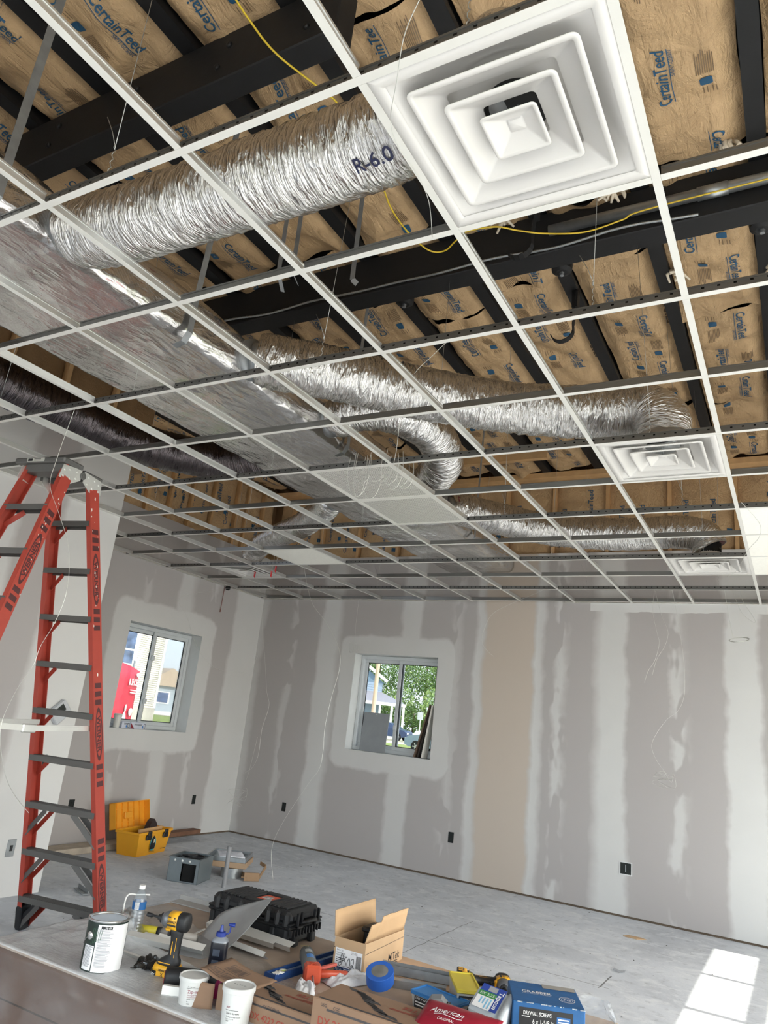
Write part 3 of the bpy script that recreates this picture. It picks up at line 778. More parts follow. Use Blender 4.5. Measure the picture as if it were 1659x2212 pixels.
for jx, iy, lab in ((1.5, 6.5, 'white acoustic tile first of three in a row by the storefront'), (1.5, 7.5, 'white acoustic tile in the middle of three in a row'), (1.5, 8.5, 'white acoustic tile beside the small far diffuser'), (-5.5, 7.5, 'single white lay-in tile among empty grid openings')):
    mb = MB(); mb.box((-0.297, -0.297, 0.0015), (0.297, 0.297, 0.017), 0, 0.002)
    solo('ceiling_tile', lab, 'ceiling tile', mb, m_tile, (jx * G, iy * G, GZ), group='lay-in acoustic ceiling tiles')

# ---------------------------------------------------------------- ducts
def foil(name, base, rough, su, sv, strength, tint=None, scrim=False):
    k = N(name); k.set(Metallic=1.0, Roughness=rough)
    c = k.n('ShaderNodeTexCoord'); mp = k.n('ShaderNodeMapping'); mp.inputs['Scale'].default_value = (su, sv, 1); k.l(c.outputs['UV'], mp.inputs[0])
    uv = mp.outputs[0]
    a = k.noise(uv, 1.0, 5, 0.6, 0.5); mp2 = k.n('ShaderNodeMapping'); mp2.inputs['Scale'].default_value = (su * 0.35, sv * 0.6, 1); k.l(c.outputs['UV'], mp2.inputs[0])
    b = k.noise(mp2.outputs[0], 1.0, 3, 0.5, 1.0)
    vo = k.n('ShaderNodeTexVoronoi'); vo.inputs['Scale'].default_value = 1.6; k.l(uv, vo.inputs['Vector'])
    h = k.math('ADD', k.math('ADD', k.math('MULTIPLY', a, 0.6), k.math('MULTIPLY', b, 1.3)), k.math('MULTIPLY', vo.outputs['Distance'], 0.35))
    col = k.ramp(b, [(0.3, mul(base, 0.82)), (0.7, mul(base, 1.08))])
    if scrim:
        s = k.n('ShaderNodeSeparateXYZ'); k.l(c.outputs['UV'], s.inputs[0])
        p = 0.022
        g1 = k.math('ABSOLUTE', k.math('SUBTRACT', k.math('FRACT', k.math('MULTIPLY', k.math('ADD', s.outputs[0], s.outputs[1]), 1 / p)), 0.5))
        g2 = k.math('ABSOLUTE', k.math('SUBTRACT', k.math('FRACT', k.math('MULTIPLY', k.math('SUBTRACT', s.outputs[0], s.outputs[1]), 1 / p)), 0.5))
        gl = k.math('MAXIMUM', k.math('LESS_THAN', g1, 0.06), k.math('LESS_THAN', g2, 0.06))
        h = k.math('ADD', h, k.math('MULTIPLY', gl, 0.22)); col = k.mix(k.math('MULTIPLY', gl, 0.30), col, srgb(250, 250, 248))
        r = k.ramp(k.noise(k.coord('UV', (7, 60, 1)), 1.0, 2), [(0.66, grey(0)), (0.70, grey(0.55))])
        r = k.math('MULTIPLY', r, k.ramp(k.noise(k.coord('UV', (1.5, 2.5, 1)), 1.0, 2), [(0.5, grey(0)), (0.62, grey(1))]))
        col = k.mix(r, col, srgb(150, 60, 66))
    k.col(col); k.bump(h, strength, 0.02)
    return k.m
m_flex = foil('silver_foil_flex', srgb(226, 224, 222), 0.2, 80, 12, 0.95)
m_flex_dark = foil('dark_metallised_flex', srgb(96, 90, 92), 0.24, 95, 9, 0.7)
m_trunk = foil('foil_scrim_duct_wrap', srgb(214, 211, 209), 0.2, 7, 13, 0.6, scrim=True)
m_red_tape = plain('dark_red_sleeve', srgb(112, 34, 42), 0.5)
m_collar = m_galv
def flex(name, label, pts, r, mat, marks=(), grp='flexible air ducts', endcap=None):
    t = thing(name, label, 'duct', (0, 0, 0), group=grp)
    path = catmull(pts, 26); sd = rnd.random() * 90
    # resample evenly
    out = [path[0]]; step = 0.011; acc = 0
    for p, q in zip(path[:-1], path[1:]):
        d = (q - p).length; 
        while acc + d >= step:
            p = p.lerp(q, (step - acc) / d); d = (q - p).length; out.append(p.copy()); acc = 0
        acc += d
    out.append(path[-1])
    Lt = step * len(out)
    def rf(L, a):
        ca, sa = math.cos(a), math.sin(a)
        ph = 1.6 * nz(ca * 1.4 + sd, sa * 1.4, L * 2.5)
        w = 1.1 - 3.2 * abs(nz(L * 30 + ph * 2.0 + sd, ca * 1.6 + L * 3, sa * 1.6)); w2 = nz(L * 11 + ph + sd, ca * 2.2 + 5, sa * 2.2); w3 = nz(L * 2.2, ca * 0.6, sd)
        end = 0.10 * math.exp(-L / 0.03) + 0.10 * math.exp(-(Lt - L) / 0.03)
        return 1 + 0.038 * w + 0.045 * w2 + 0.05 * w3 - end
    mb = MB(); mb.tube(out, r, 30, 0, caps=True, rf=rf)
    o = mb.build('insulated_jacket', mat, t)
    for (s, txt, size, ang) in marks:
        i = min(int(s * (len(out) - 2)), len(out) - 3); pr = MB()
        def shp(x, y, q, i=i):
            k = min(max(i + int(x / step), 0), len(out) - 2); fr = x / step - int(x / step); c = out[k].lerp(out[k + 1], fr); tt = (out[k + 1] - out[k]).normalized()
            up = Vector((0, 0, 1)); sx = tt.cross(up).normalized(); zz = sx.cross(tt)
            a = ang + y / r
            return c + (sx * math.cos(a) + zz * math.sin(a)) * r * 1.075
        pr.text(txt, size, None, 0, bold=0.01, shape=shp); pr.build('printed_marking', m_ink_navy, o)
    # draw band and sheet-metal collar at each end
    for a, b in ((0, 4), (-1, -5)):
        k = MB(); d = (out[b] - out[a]).normalized()
        k.tube([out[a] - d * 0.035, out[a] + d * 0.02], r * 0.6, 24); k.build('collar', m_collar, t)
        k = MB(); k.tube([out[a] + d * 0.012, out[a] + d * 0.024], r * 0.93, 24); k.build('draw_band', m_galv_dull if not endcap else endcap, t)
    return t
m_ink_navy = plain('navy_print_ink', srgb(30, 34, 66), 0.5)
flex('flex_duct', 'silver foil flex duct running from the trunk to the large diffuser', [(-1.66, 0.40, 3.33), (-1.35, 0.38, 3.27), (-0.75, 0.36, 3.235), (-0.15, 0.37, 3.25), (0.13, 0.345, 3.30), (0.27, 0.31, 3.27), (0.305, 0.305, 3.16)], 0.138, m_flex, [(0.70, 'R-6.0  R-6.0', 0.06, -1.35)])
flex('flex_duct', 'long silver flex duct crossing the middle of the open ceiling', [(-1.66, 1.60, 3.38), (-1.35, 1.84, 3.37), (-0.95, 2.20, 3.36), (-0.5, 2.52, 3.35), (-0.05, 2.73, 3.36), (0.19, 2.80, 3.37), (0.295, 2.765, 3.28), (0.305, 2.745, 3.15)], 0.15, m_flex)
flex('flex_duct', 'crumpled silver flex elbow dropping to the perforated return grilles', [(-1.66, 2.42, 3.38), (-1.45, 2.38, 3.40), (-1.22, 2.48, 3.39), (-1.12, 2.75, 3.36), (-1.18, 3.08, 3.31), (-1.36, 3.30, 3.26), (-1.48, 3.34, 3.19)], 0.135, m_flex)
flex('flex_duct', 'far silver flex duct with dark red sleeve at its end', [(-1.66, 4.28, 3.37), (-1.38, 4.62, 3.36), (-1.0, 4.92, 3.33), (-0.45, 5.08, 3.31), (0.05, 5.12, 3.32), (0.25, 5.17, 3.29), (0.305, 5.18, 3.19)], 0.14, m_flex, [(0.42, 'R-4.2  8"', 0.06, -1.9)], endcap=m_red_tape)
flex('flex_duct', 'silver flex duct branching toward the side wall diffuser', [(-2.61, 3.85, 3.37), (-2.85, 4.08, 3.35), (-3.35, 4.45, 3.33), (-4.0, 4.85, 3.33), (-4.40, 5.10, 3.31), (-4.56, 5.18, 3.21)], 0.125, m_flex)
flex('flex_duct', 'dark metallised flex duct sagging above the red stepladder', [(-3.58, -1.4, 3.5), (-3.55, 0.3, 3.42), (-3.50, 1.5, 3.36), (-3.33, 2.2, 3.32), (-3.02, 2.66, 3.32), (-2.80, 2.82, 3.34), (-2.61, 2.86, 3.37)], 0.145, m_flex_dark, [(0.58, 'R-4.2   8"', 0.075, -2.0)])
# insulated rectangular trunk
t = thing('trunk_duct', 'wide foil-wrapped rectangular trunk duct running the length of the ceiling', 'duct')
mb = MB(); ny = 230; Y0, Y1 = -3.0, 6.25; n = 56; vs = []; uvs = []; per = []
def trunk_sec(y):
    pts = []; hx, hz, r = 0.455, 0.125, 0.06; cx, cz = -2.155, 3.375
    tap = 1.0 - 0.12 * max(0, min(1, (y - 5.0) / 1.2))
    for qx, qz, a0 in ((1, 1, 0), (-1, 1, PI / 2), (-1, -1, PI), (1, -1, 1.5 * PI)):
        for k in range(14):
            a = a0 + PI / 2 * k / 13; pts.append(Vector((qx * (hx * tap - r) + r * math.cos(a), 0, qz * (hz - r) + r * math.sin(a))))
    out = []
    L = 0.0
    for k, p in enumerate(pts):
        if k: L += (p - pts[k - 1]).length
        seam = math.exp(-(((y + 0.3) % 1.22) - 0.6) ** 2 / 0.002)
        nrm = Vector((p.x / hx, 0, p.z / hz)).normalized()
        b = 0.020 * nz(y * 1.7, p.x * 3 + 7, p.z * 4) + 0.008 * nz(y * 7, p.x * 8, p.z * 9) + 0.003 * nz(y * 21, p.x * 24, p.z * 22) - 0.010 * seam
        belly = -0.018 * (1 - (p.x / hx) ** 2) if p.z < -hz * 0.8 else 0
        q = p + nrm * b; out.append(((cx + q.x, y, cz + q.z + belly), L))
    return out
secs = [trunk_sec(Y0 + (Y1 - Y0) * i / ny) for i in range(ny + 1)]
m = len(secs[0]); vs = [p for s in secs for p, L in s]; fs = []; uv = []
for i in range(ny):
    ya, yb = (Y1 - Y0) * i / ny, (Y1 - Y0) * (i + 1) / ny
    for k in range(m):
        k2 = (k + 1) % m; la, lb = secs[i][k][1], secs[i][k2][1] if k2 else secs[i][k][1] + 0.14
        fs.append((i * m + k, i * m + k2, (i + 1) * m + k2, (i + 1) * m + k)); uv.append([(ya, la), (ya, lb), (yb, lb), (yb, la)])
fs.append(tuple(range(m))[::-1]); uv.append(None); fs.append(tuple(ny * m + k for k in range(m))); uv.append(None)
mb.add(vs, [f[::-1] for f in fs], 0, True, [u[::-1] if u else None for u in uv])
mb.build('insulation_wrap', m_trunk, t)
for y in (0.40,):
    pass
for (x, y, z, dx) in ((-1.69, 0.40, 3.36, 1), (-1.69, 1.6, 3.38, 1), (-1.69, 2.42, 3.38, 1), (-1.69, 4.28, 3.37, 1), (-2.59, 3.85, 3.37, -1), (-2.59, 2.86, 3.37, -1)):
    k = MB(); k.tube([(x - dx * 0.03, y, z), (x + dx * 0.015, y, z)], 0.118, 24); k.build('takeoff_flange', m_galv_dull, t)
# straps
def strap(label, pts, w, upv):
    mb = MB()
    for a, b in zip(pts[:-1], pts[1:]): mb.bar(a, b, w, 0.0016, 0, upv)
    solo('hanger_strap', label, 'strap', mb, m_galv_dull, group='galvanised hanger straps')
def trunk_strap(y, label, lean):
    xr, xl, zb = -1.675, -2.635, 3.21
    mb = MB()
    for pts in ([(xr + lean, y, 4.52), (xr, y, 3.45), (xr, y, 3.27), (xr - 0.03, y, zb + 0.01), (xr - 0.09, y, zb - 0.003)],):
        for a, b in zip(pts[:-1], pts[1:]): mb.bar(a, b, 0.002, 0.036, 0, (0, 1, 0))
    solo('hanger_strap', label, 'strap', mb, m_galv_dull, group='galvanised hanger straps')
trunk_strap(1.10, 'metal strap looped under the trunk duct beside the middle flex duct', 0.05)
trunk_strap(0.06, 'metal strap looped under the trunk duct in front of the first flex duct', 0.03)
trunk_strap(2.62, 'metal strap looped under the trunk duct above the dark flex duct', 0.02)
trunk_strap(4.9, 'metal strap looped under the far end of the trunk duct', 0.02)
for k, (x, y, lab) in enumerate(((-1.22, 1.15, 'first of two close strips hanging beside the trunk duct'), (-1.15, 1.17, 'second of two close strips hanging beside the trunk duct'), (-0.90, 1.32, 'lone metal strip hanging over the long flex duct'))):
    strap(lab, [(x, y, 4.5), (x - 0.005, y + 0.02, 3.55), (x - 0.03, y + 0.10, 3.50 + 0.04 * k)], 0.026, (0, 1, 0.1))
# conduit, armoured cable, yellow cable, pipe hooks and clamps
mb = MB(); mb.tube([(-0.25, 2.315, 4.36), (3.4, 2.315, 4.36)], 0.032, 14); c = solo('conduit', 'galvanised conduit run strapped along the black roof beam', 'pipe', mb, m_galv)
mb = MB(); mb.tube([(0.55, 2.315, 4.36), (0.70, 2.315, 4.36)], 0.037, 14); mb.build('coupling', m_galv, c)
mb = MB(); pts = [(-2.9 + 0.15 * k, 2.335 - 0.01 * math.sin(k), 4.265 + 0.008 * math.sin(k * 1.3)) for k in range(24)]
mb.tube(catmull(pts, 12), 0.0075, 8, rf=lambda L, a: 1 + 0.12 * math.sin(L * 700)); solo('armoured_cable', 'thin spiral-armoured metal cable clipped along the roof beam', 'cable', mb, m_galv)
m_yellow_cable = plain('yellow_cable_jacket', srgb(206, 176, 44), 0.45)
mb = MB(); yc = [(-1.0, 0.0, 4.35), (-0.93, 0.265, 4.2), (-0.909, 0.41, 4.15), (-0.886, 0.566, 4.13), (-0.814, 0.80, 4.14), (-0.796, 0.938, 4.15), (-0.849, 1.384, 4.15), (-0.891, 1.587, 4.15), (-0.894, 1.786, 4.15), (-0.854, 1.974, 4.15), (-0.77, 2.015, 4.15), (-0.672, 1.956, 4.15), (-0.581, 1.907, 4.15), (-0.426, 1.926, 4.15), (-0.32, 2.0, 4.15), (-0.192, 2.09, 4.16), (-0.01, 2.20, 4.20), (0.175, 2.26, 4.27), (0.361, 2.27, 4.31), (1.5, 2.275, 4.32)]
mb.tube(catmull(yc, 8), 0.0045, 8); solo('yellow_cable', 'yellow cable drooping from the roof beam behind the large diffuser', 'cable', mb, m_yellow_cable)
def pipe_hook(x, y, label):
    mb = MB(); pts = [(x + 0.10, y - 0.03, 4.55), (x + 0.09, y - 0.02, 4.38), (x + 0.075, y, 4.28)]
    for k in range(9):
        a = -0.1 - k * 0.36; pts.append((x + 0.078 * math.cos(a), y, 4.24 + 0.075 * math.sin(a)))
    for a, b in zip(pts[:-1], pts[1:]): mb.bar(a, b, 0.045, 0.006, 0, (0, 1, 0)) if False else mb.bar(a, b, 0.006, 0.045, 0, (0, 1, 0))
    t = solo('pipe_hook', label, 'hook', mb, m_black_steel, group='black J-shaped pipe hooks')
    k = MB(); k.box((x + 0.07, y - 0.04, 4.40), (x + 0.11, y + 0.02, 4.55)); k.build('mounting_plate', m_black_steel, t)
pipe_hook(-0.40, 2.24, 'black pipe hook hanging in front of the roof beam')
pipe_hook(-0.42, 3.22, 'black pipe hook hanging past the beam, deeper into the room')
def clamp(x, y, label):
    mb = MB(); mb.T = Matrix.Translation((x, y, 4.36)); mb.lathe([(0.0, -0.05), (0.035, -0.05), (0.062, -0.035), (0.066, 0.0), (0.05, 0.02), (0.03, 0.03), (0.03, 0.19)], 20)
    t = solo('sprinkler_plug', label, 'fitting', mb, m_black_steel, group='black round fittings under the roof')
    k = MB(); k.T = Matrix.Translation((x, y, 4.30)); k.lathe([(0.0, -0.014), (0.014, -0.012), (0.016, 0.012)], 6); k.build('nut', m_galv_dull, t)
clamp(-0.27, 2.66, 'black round fitting just behind the roof beam at its middle')
clamp(-1.37, 2.64, 'black round fitting behind the roof beam close to the hanging strips')
clamp(0.84, 2.66, 'black round fitting at the storefront end of the beam')

# ---------------------------------------------------------------- loose wires
m_tie = plain('pale_tie_wire', srgb(206, 206, 200), 0.35, 0.6)
WR = 0.0014
def loose(label, pts, r=WR, extra=None, parent=None):
    mb = MB(); mb.tube(catmull(pts, 6), r, 5)
    if extra: extra(mb)
    return solo('loose_wire', label, 'wire', mb, m_tie, group='loose tie wires hanging in the room')
def tangle(c, R, n, flat=0.4, r=WR, seed=1):
    q = random.Random(seed)
    def f(mb):
        pts = [Vector(c) + Vector((q.uniform(-R, R), q.uniform(-R, R) * 0.3, q.uniform(-R, R) * flat)) for _ in range(n)]
        mb.tube(catmull(pts, 5), r, 5)
    return f
def coil(c, rx, rz, n, r=WR, tilt=0.3, seed=1):
    q = random.Random(seed)
    def f(mb):
        pts = []
        for k in range(n * 12):
            a = 2 * PI * k / 12; s = 1 + q.uniform(-.06, .06)
            pts.append((c[0] + rx * s * math.cos(a), c[1] + rx * 0.8 * s * math.sin(a), c[2] + rz * math.sin(a + tilt) + 0.002 * q.uniform(-2, 2)))
        mb.tube(pts, r, 5)
    return f
loose('thin wire dangling past the corner of the large diffuser', [(0.249, -0.155, 2.99), (0.187, -0.105, 2.97), (0.126, -0.021, 2.95), (0.066, 0.063, 2.94), (0.049, 0.135, 2.93), (0.051, 0.231, 2.93), (0.037, 0.348, 2.93), (-0.026, 0.505, 2.94)], 0.0011)
def bundle(mb):
    q = random.Random(4)
    for k in range(9):
        x, y = -1.30 + q.uniform(-.16, .18), 2.40 + q.uniform(-.04, .10); w, h = q.uniform(.03, .07), q.uniform(.10, .20)
        mb.tube(catmull([(x - w, y, 3.10), (x - w * 1.1, y, 3.02 - h * .3), (x - w * .4, y + .01, 3.02 - h), (x + w * .5, y + .02, 3.03 - h), (x + w, y + .02, 3.0 - h * .3), (x + w * .7, y + .03, 3.09)], 6), 0.0015, 5)
loose('tangle of looped wires hanging through the grid by the perforated grille', [(-0.643, 2.0, 3.577), (-0.788, 2.03, 3.484), (-0.921, 2.06, 3.383), (-1.02, 2.15, 3.2), (-1.10, 2.28, 3.05), (-1.18, 2.38, 2.95), (-1.25, 2.4, 2.90)], 0.0016, bundle)
loose('long wavy wire hanging almost to the floor in front of the back wall', [(-3.603, 4.9, 3.061), (-3.436, 4.9, 2.656), (-3.213, 4.9, 2.432), (-3.042, 4.9, 2.208), (-2.991, 4.9, 2.008), (-3.047, 4.9, 1.697), (-3.077, 4.9, 1.436), (-3.066, 4.9, 1.225), (-3.082, 4.9, 1.057), (-3.176, 4.9, 0.922), (-3.325, 4.9, 0.689), (-3.413, 4.9, 0.541), (-3.49, 4.9, 0.368), (-3.496, 4.9, 0.226), (-3.44, 4.9, 0.039)], 0.0018)
loose('wire hanging down close to the far room corner', [(-5.25, 6.097, 3.062), (-5.21, 6.2, 3.06), (-5.111, 6.3, 2.417), (-5.036, 6.3, 2.184), (-4.931, 6.3, 1.786), (-4.858, 6.3, 1.594), (-4.913, 6.3, 1.312), (-4.912, 6.3, 1.011), (-4.975, 6.3, 0.854), (-5.109, 6.3, 0.762)])
loose('wire sweeping in a wide arc beside the side wall window', [(-5.45, 6.06, 3.05), (-5.45, 5.52, 2.872), (-5.45, 5.064, 2.697), (-5.45, 5.249, 2.493), (-5.45, 5.433, 2.244), (-5.45, 5.639, 2.077), (-5.45, 5.921, 1.97), (-5.45, 6.28, 1.971), (-5.45, 6.55, 2.032), (-5.45, 6.66, 2.224)])
loose('hooked wire curving against the tan drywall sheet', [(-1.40, 6.097, 3.066), (-1.41, 6.2, 3.05), (-1.554, 6.3, 3.016), (-1.809, 6.3, 2.907), (-2.004, 6.3, 2.791), (-2.088, 6.3, 2.6), (-2.09, 6.3, 2.474), (-2.015, 6.3, 2.387), (-1.953, 6.3, 2.341)])
loose('pair of crossing wires hanging in front of the pale taped seam', [(-0.29, 6.097, 3.066), (-0.295, 6.2, 3.03), (-0.308, 6.2, 2.842), (-0.266, 6.2, 2.618), (-0.25, 6.2, 2.53), (-0.288, 6.2, 2.375), (-0.351, 6.2, 2.263), (-0.385, 6.2, 2.152)], WR, lambda mb: mb.tube(catmull([(-0.29, 6.22, 3.05), (-0.231, 6.22, 2.808), (-0.173, 6.22, 2.652), (-0.199, 6.22, 2.518), (-0.275, 6.22, 2.382), (-0.317, 6.22, 2.227)], 6), WR, 5))
loose('wavy wire ending in a scribbled knot in front of the back wall', [(-0.14, 6.097, 3.066), (-0.13, 6.25, 3.03), (-0.079, 6.3, 2.685), (-0.042, 6.3, 2.335), (-0.045, 6.3, 2.078), (-0.1, 6.3, 1.926), (-0.202, 6.3, 1.834), (-0.306, 6.3, 1.677), (-0.335, 6.3, 1.57), (-0.286, 6.3, 1.452), (-0.206, 6.3, 1.352)], WR, tangle((-0.22, 6.3, 1.30), 0.12, 16, 0.7, WR, 3))
loose('wire with a flat coil wound at its lower end', [(0.33, 6.097, 3.066), (0.335, 6.18, 3.03), (0.36, 6.2, 2.81), (0.389, 6.2, 2.619)], WR, coil((0.44, 6.2, 2.59), 0.085, 0.03, 6, 0.0012, 0.3, 5))
loose('looped wire hanging beside the flat coil', [(0.401, 6.2, 3.05), (0.462, 6.2, 2.855), (0.54, 6.2, 2.77), (0.58, 6.2, 2.755), (0.555, 6.2, 2.82), (0.483, 6.2, 2.95), (0.47, 6.2, 3.05)])
loose('wire drooping from the acoustic tiles to the far diffuser', [(0.638, 3.56, 3.04), (0.723, 3.82, 2.98), (0.709, 4.146, 2.98), (0.618, 4.506, 2.98), (0.50, 5.2, 3.0), (0.40, 5.6, 3.04)])
loose('wire hanging down through the rungs of the stepladder', [(-2.607, 1.22, 3.05), (-2.66, 1.22, 2.72), (-2.66, 1.22, 2.571), (-2.57, 1.25, 2.415), (-2.477, 1.28, 2.253), (-2.439, 1.3, 2.098), (-2.422, 1.3, 1.961), (-2.46, 1.3, 1.825), (-2.527, 1.3, 1.702), (-2.548, 1.3, 1.605), (-2.617, 1.3, 1.506), (-2.653, 1.3, 1.433), (-2.688, 1.3, 1.325), (-2.666, 1.3, 1.223), (-2.568, 1.3, 1.077), (-2.461, 1.3, 0.993), (-2.323, 1.3, 0.928)])
loose('small wire tangle above the corner of the back wall window', [(-3.99, 6.72, 3.03), (-3.98, 6.7, 2.7), (-3.965, 6.7, 2.45)], WR, tangle((-3.96, 6.7, 2.40), 0.09, 16, 0.8, WR, 8))
loose('scribble of wire hanging low in the far corner of the room', [(-5.2, 6.6, 1.2), (-5.25, 6.6, 0.8), (-5.3, 6.6, 0.6)], WR, tangle((-5.32, 6.55, 0.48), 0.2, 14, 0.7, WR, 9))
m_red_tag = plain('red_flag_tape', srgb(172, 24, 34), 0.5)
for (x, y, z0, z1, lab) in ((-4.05, 5.0, 3.35, 2.99, 'red flagged wire hanging lowest below the grid'), (-4.5, 5.2, 3.23, 2.98, 'red flagged wire under the side wall diffuser'), (-4.18, 5.1, 3.30, 2.96, 'red flagged wire between two other flagged wires')):
    mb = MB(); mb.tube([(x + 0.05, y, z0 + 0.1), (x, y, z1)], 0.0014, 5)
    o = solo('flagged_wire', lab, 'wire', mb, m_tie, group='wires with red flags')
    k = MB(); k.prism([(0, 0), (0.022, -0.012), (0.018, -0.085), (0.0, -0.06)], -0.001, 0.001); o2 = k.build('flag', m_red_tag, o); o2.location = (x, y, z1 + 0.07); o2.rotation_euler = (PI / 2, 0, 0.4)
def face(o, right, up):
    r = Vector(right).normalized(); u = Vector(up).normalized(); n = r.cross(u)
    return Matrix(((r.x, u.x, n.x, o[0]), (r.y, u.y, n.y, o[1]), (r.z, u.z, n.z, o[2]), (0, 0, 0, 1)))
def bars(mb, M, w, h, n, mi=0, seed=1):
    """a barcode: dark stripes in the rectangle w x h"""
    q = random.Random(seed); old = mb.T; mb.T = old @ M; x = 0
    while x < w:
        b = q.choice((0.012, 0.02, 0.03)) * w
        mb.add([(x, 0, 0), (min(x + b, w), 0, 0), (min(x + b, w), h, 0), (x, h, 0)], [(0, 1, 2, 3)], mi); x += b + q.choice((0.012, 0.02, 0.03)) * w
    mb.T = old
def quad(mb, M, x0, y0, x1, y1, mi=0):
    old = mb.T; mb.T = old @ M; mb.add([(x0, y0, 0), (x1, y0, 0), (x1, y1, 0), (x0, y1, 0)], [(0, 1, 2, 3)], mi); mb.T = old
def outline(mb, M, x0, y0, x1, y1, w, mi=0):
    for a in ((x0, y0, x1, y0 + w), (x0, y1 - w, x1, y1), (x0, y0, x0 + w, y1), (x1 - w, y0, x1, y1)): quad(mb, M, *a, mi)
def smallprint(mb, M, x0, y1, w, n, dy, mi=0, seed=2, h=0.45):
    q = random.Random(seed)
    for k in range(n): quad(mb, M, x0, y1 - dy * k - dy * h, x0 + w * q.uniform(0.6, 1.0), y1 - dy * k, mi)

# ---------------------------------------------------------------- stepladder
m_red_rail = plain('red_fibreglass_rail', srgb(160, 60, 47), 0.45, var=0.05, scale=14, bump=0.05, bscale=120)
m_step = plain('grey_anodised_step', srgb(92, 90, 88), 0.5, 0.35, var=0.06)
m_cap = plain('dark_grey_cap', srgb(96, 95, 93), 0.5, 0.2)
m_alu = plain('bright_aluminium', srgb(214, 214, 210), 0.4, 0.6)
m_boot = plain('black_rubber_boot', srgb(26, 27, 30), 0.55)
m_maroon = plain('dark_maroon_print', srgb(74, 34, 36), 0.5)
m_spatter = plain('white_paint_spatter', srgb(214, 208, 200), 0.7)
lad = thing('stepladder', 'tall red fibreglass double-sided stepladder with grey steps', 'ladder', (-3.13, 1.60, 0), 0.16)
LH, LS, LB, LT, WB, WT = 2.86, 0.87, 0.09, 0.0, 0.66, 0.31
def lad_pt(side, sx, k, out=0.0):
    """point on rail centre: side +1 is the frame away from the camera, k from 0 (floor) to 1 (top)"""
    return Vector((sx * (WB + (WT - WB) * k) / 2, side * (LB + (LS - LB) * (1 - k)), LH * k))
STEP_Z = [0.21 + 0.2915 * i for i in range(9)]
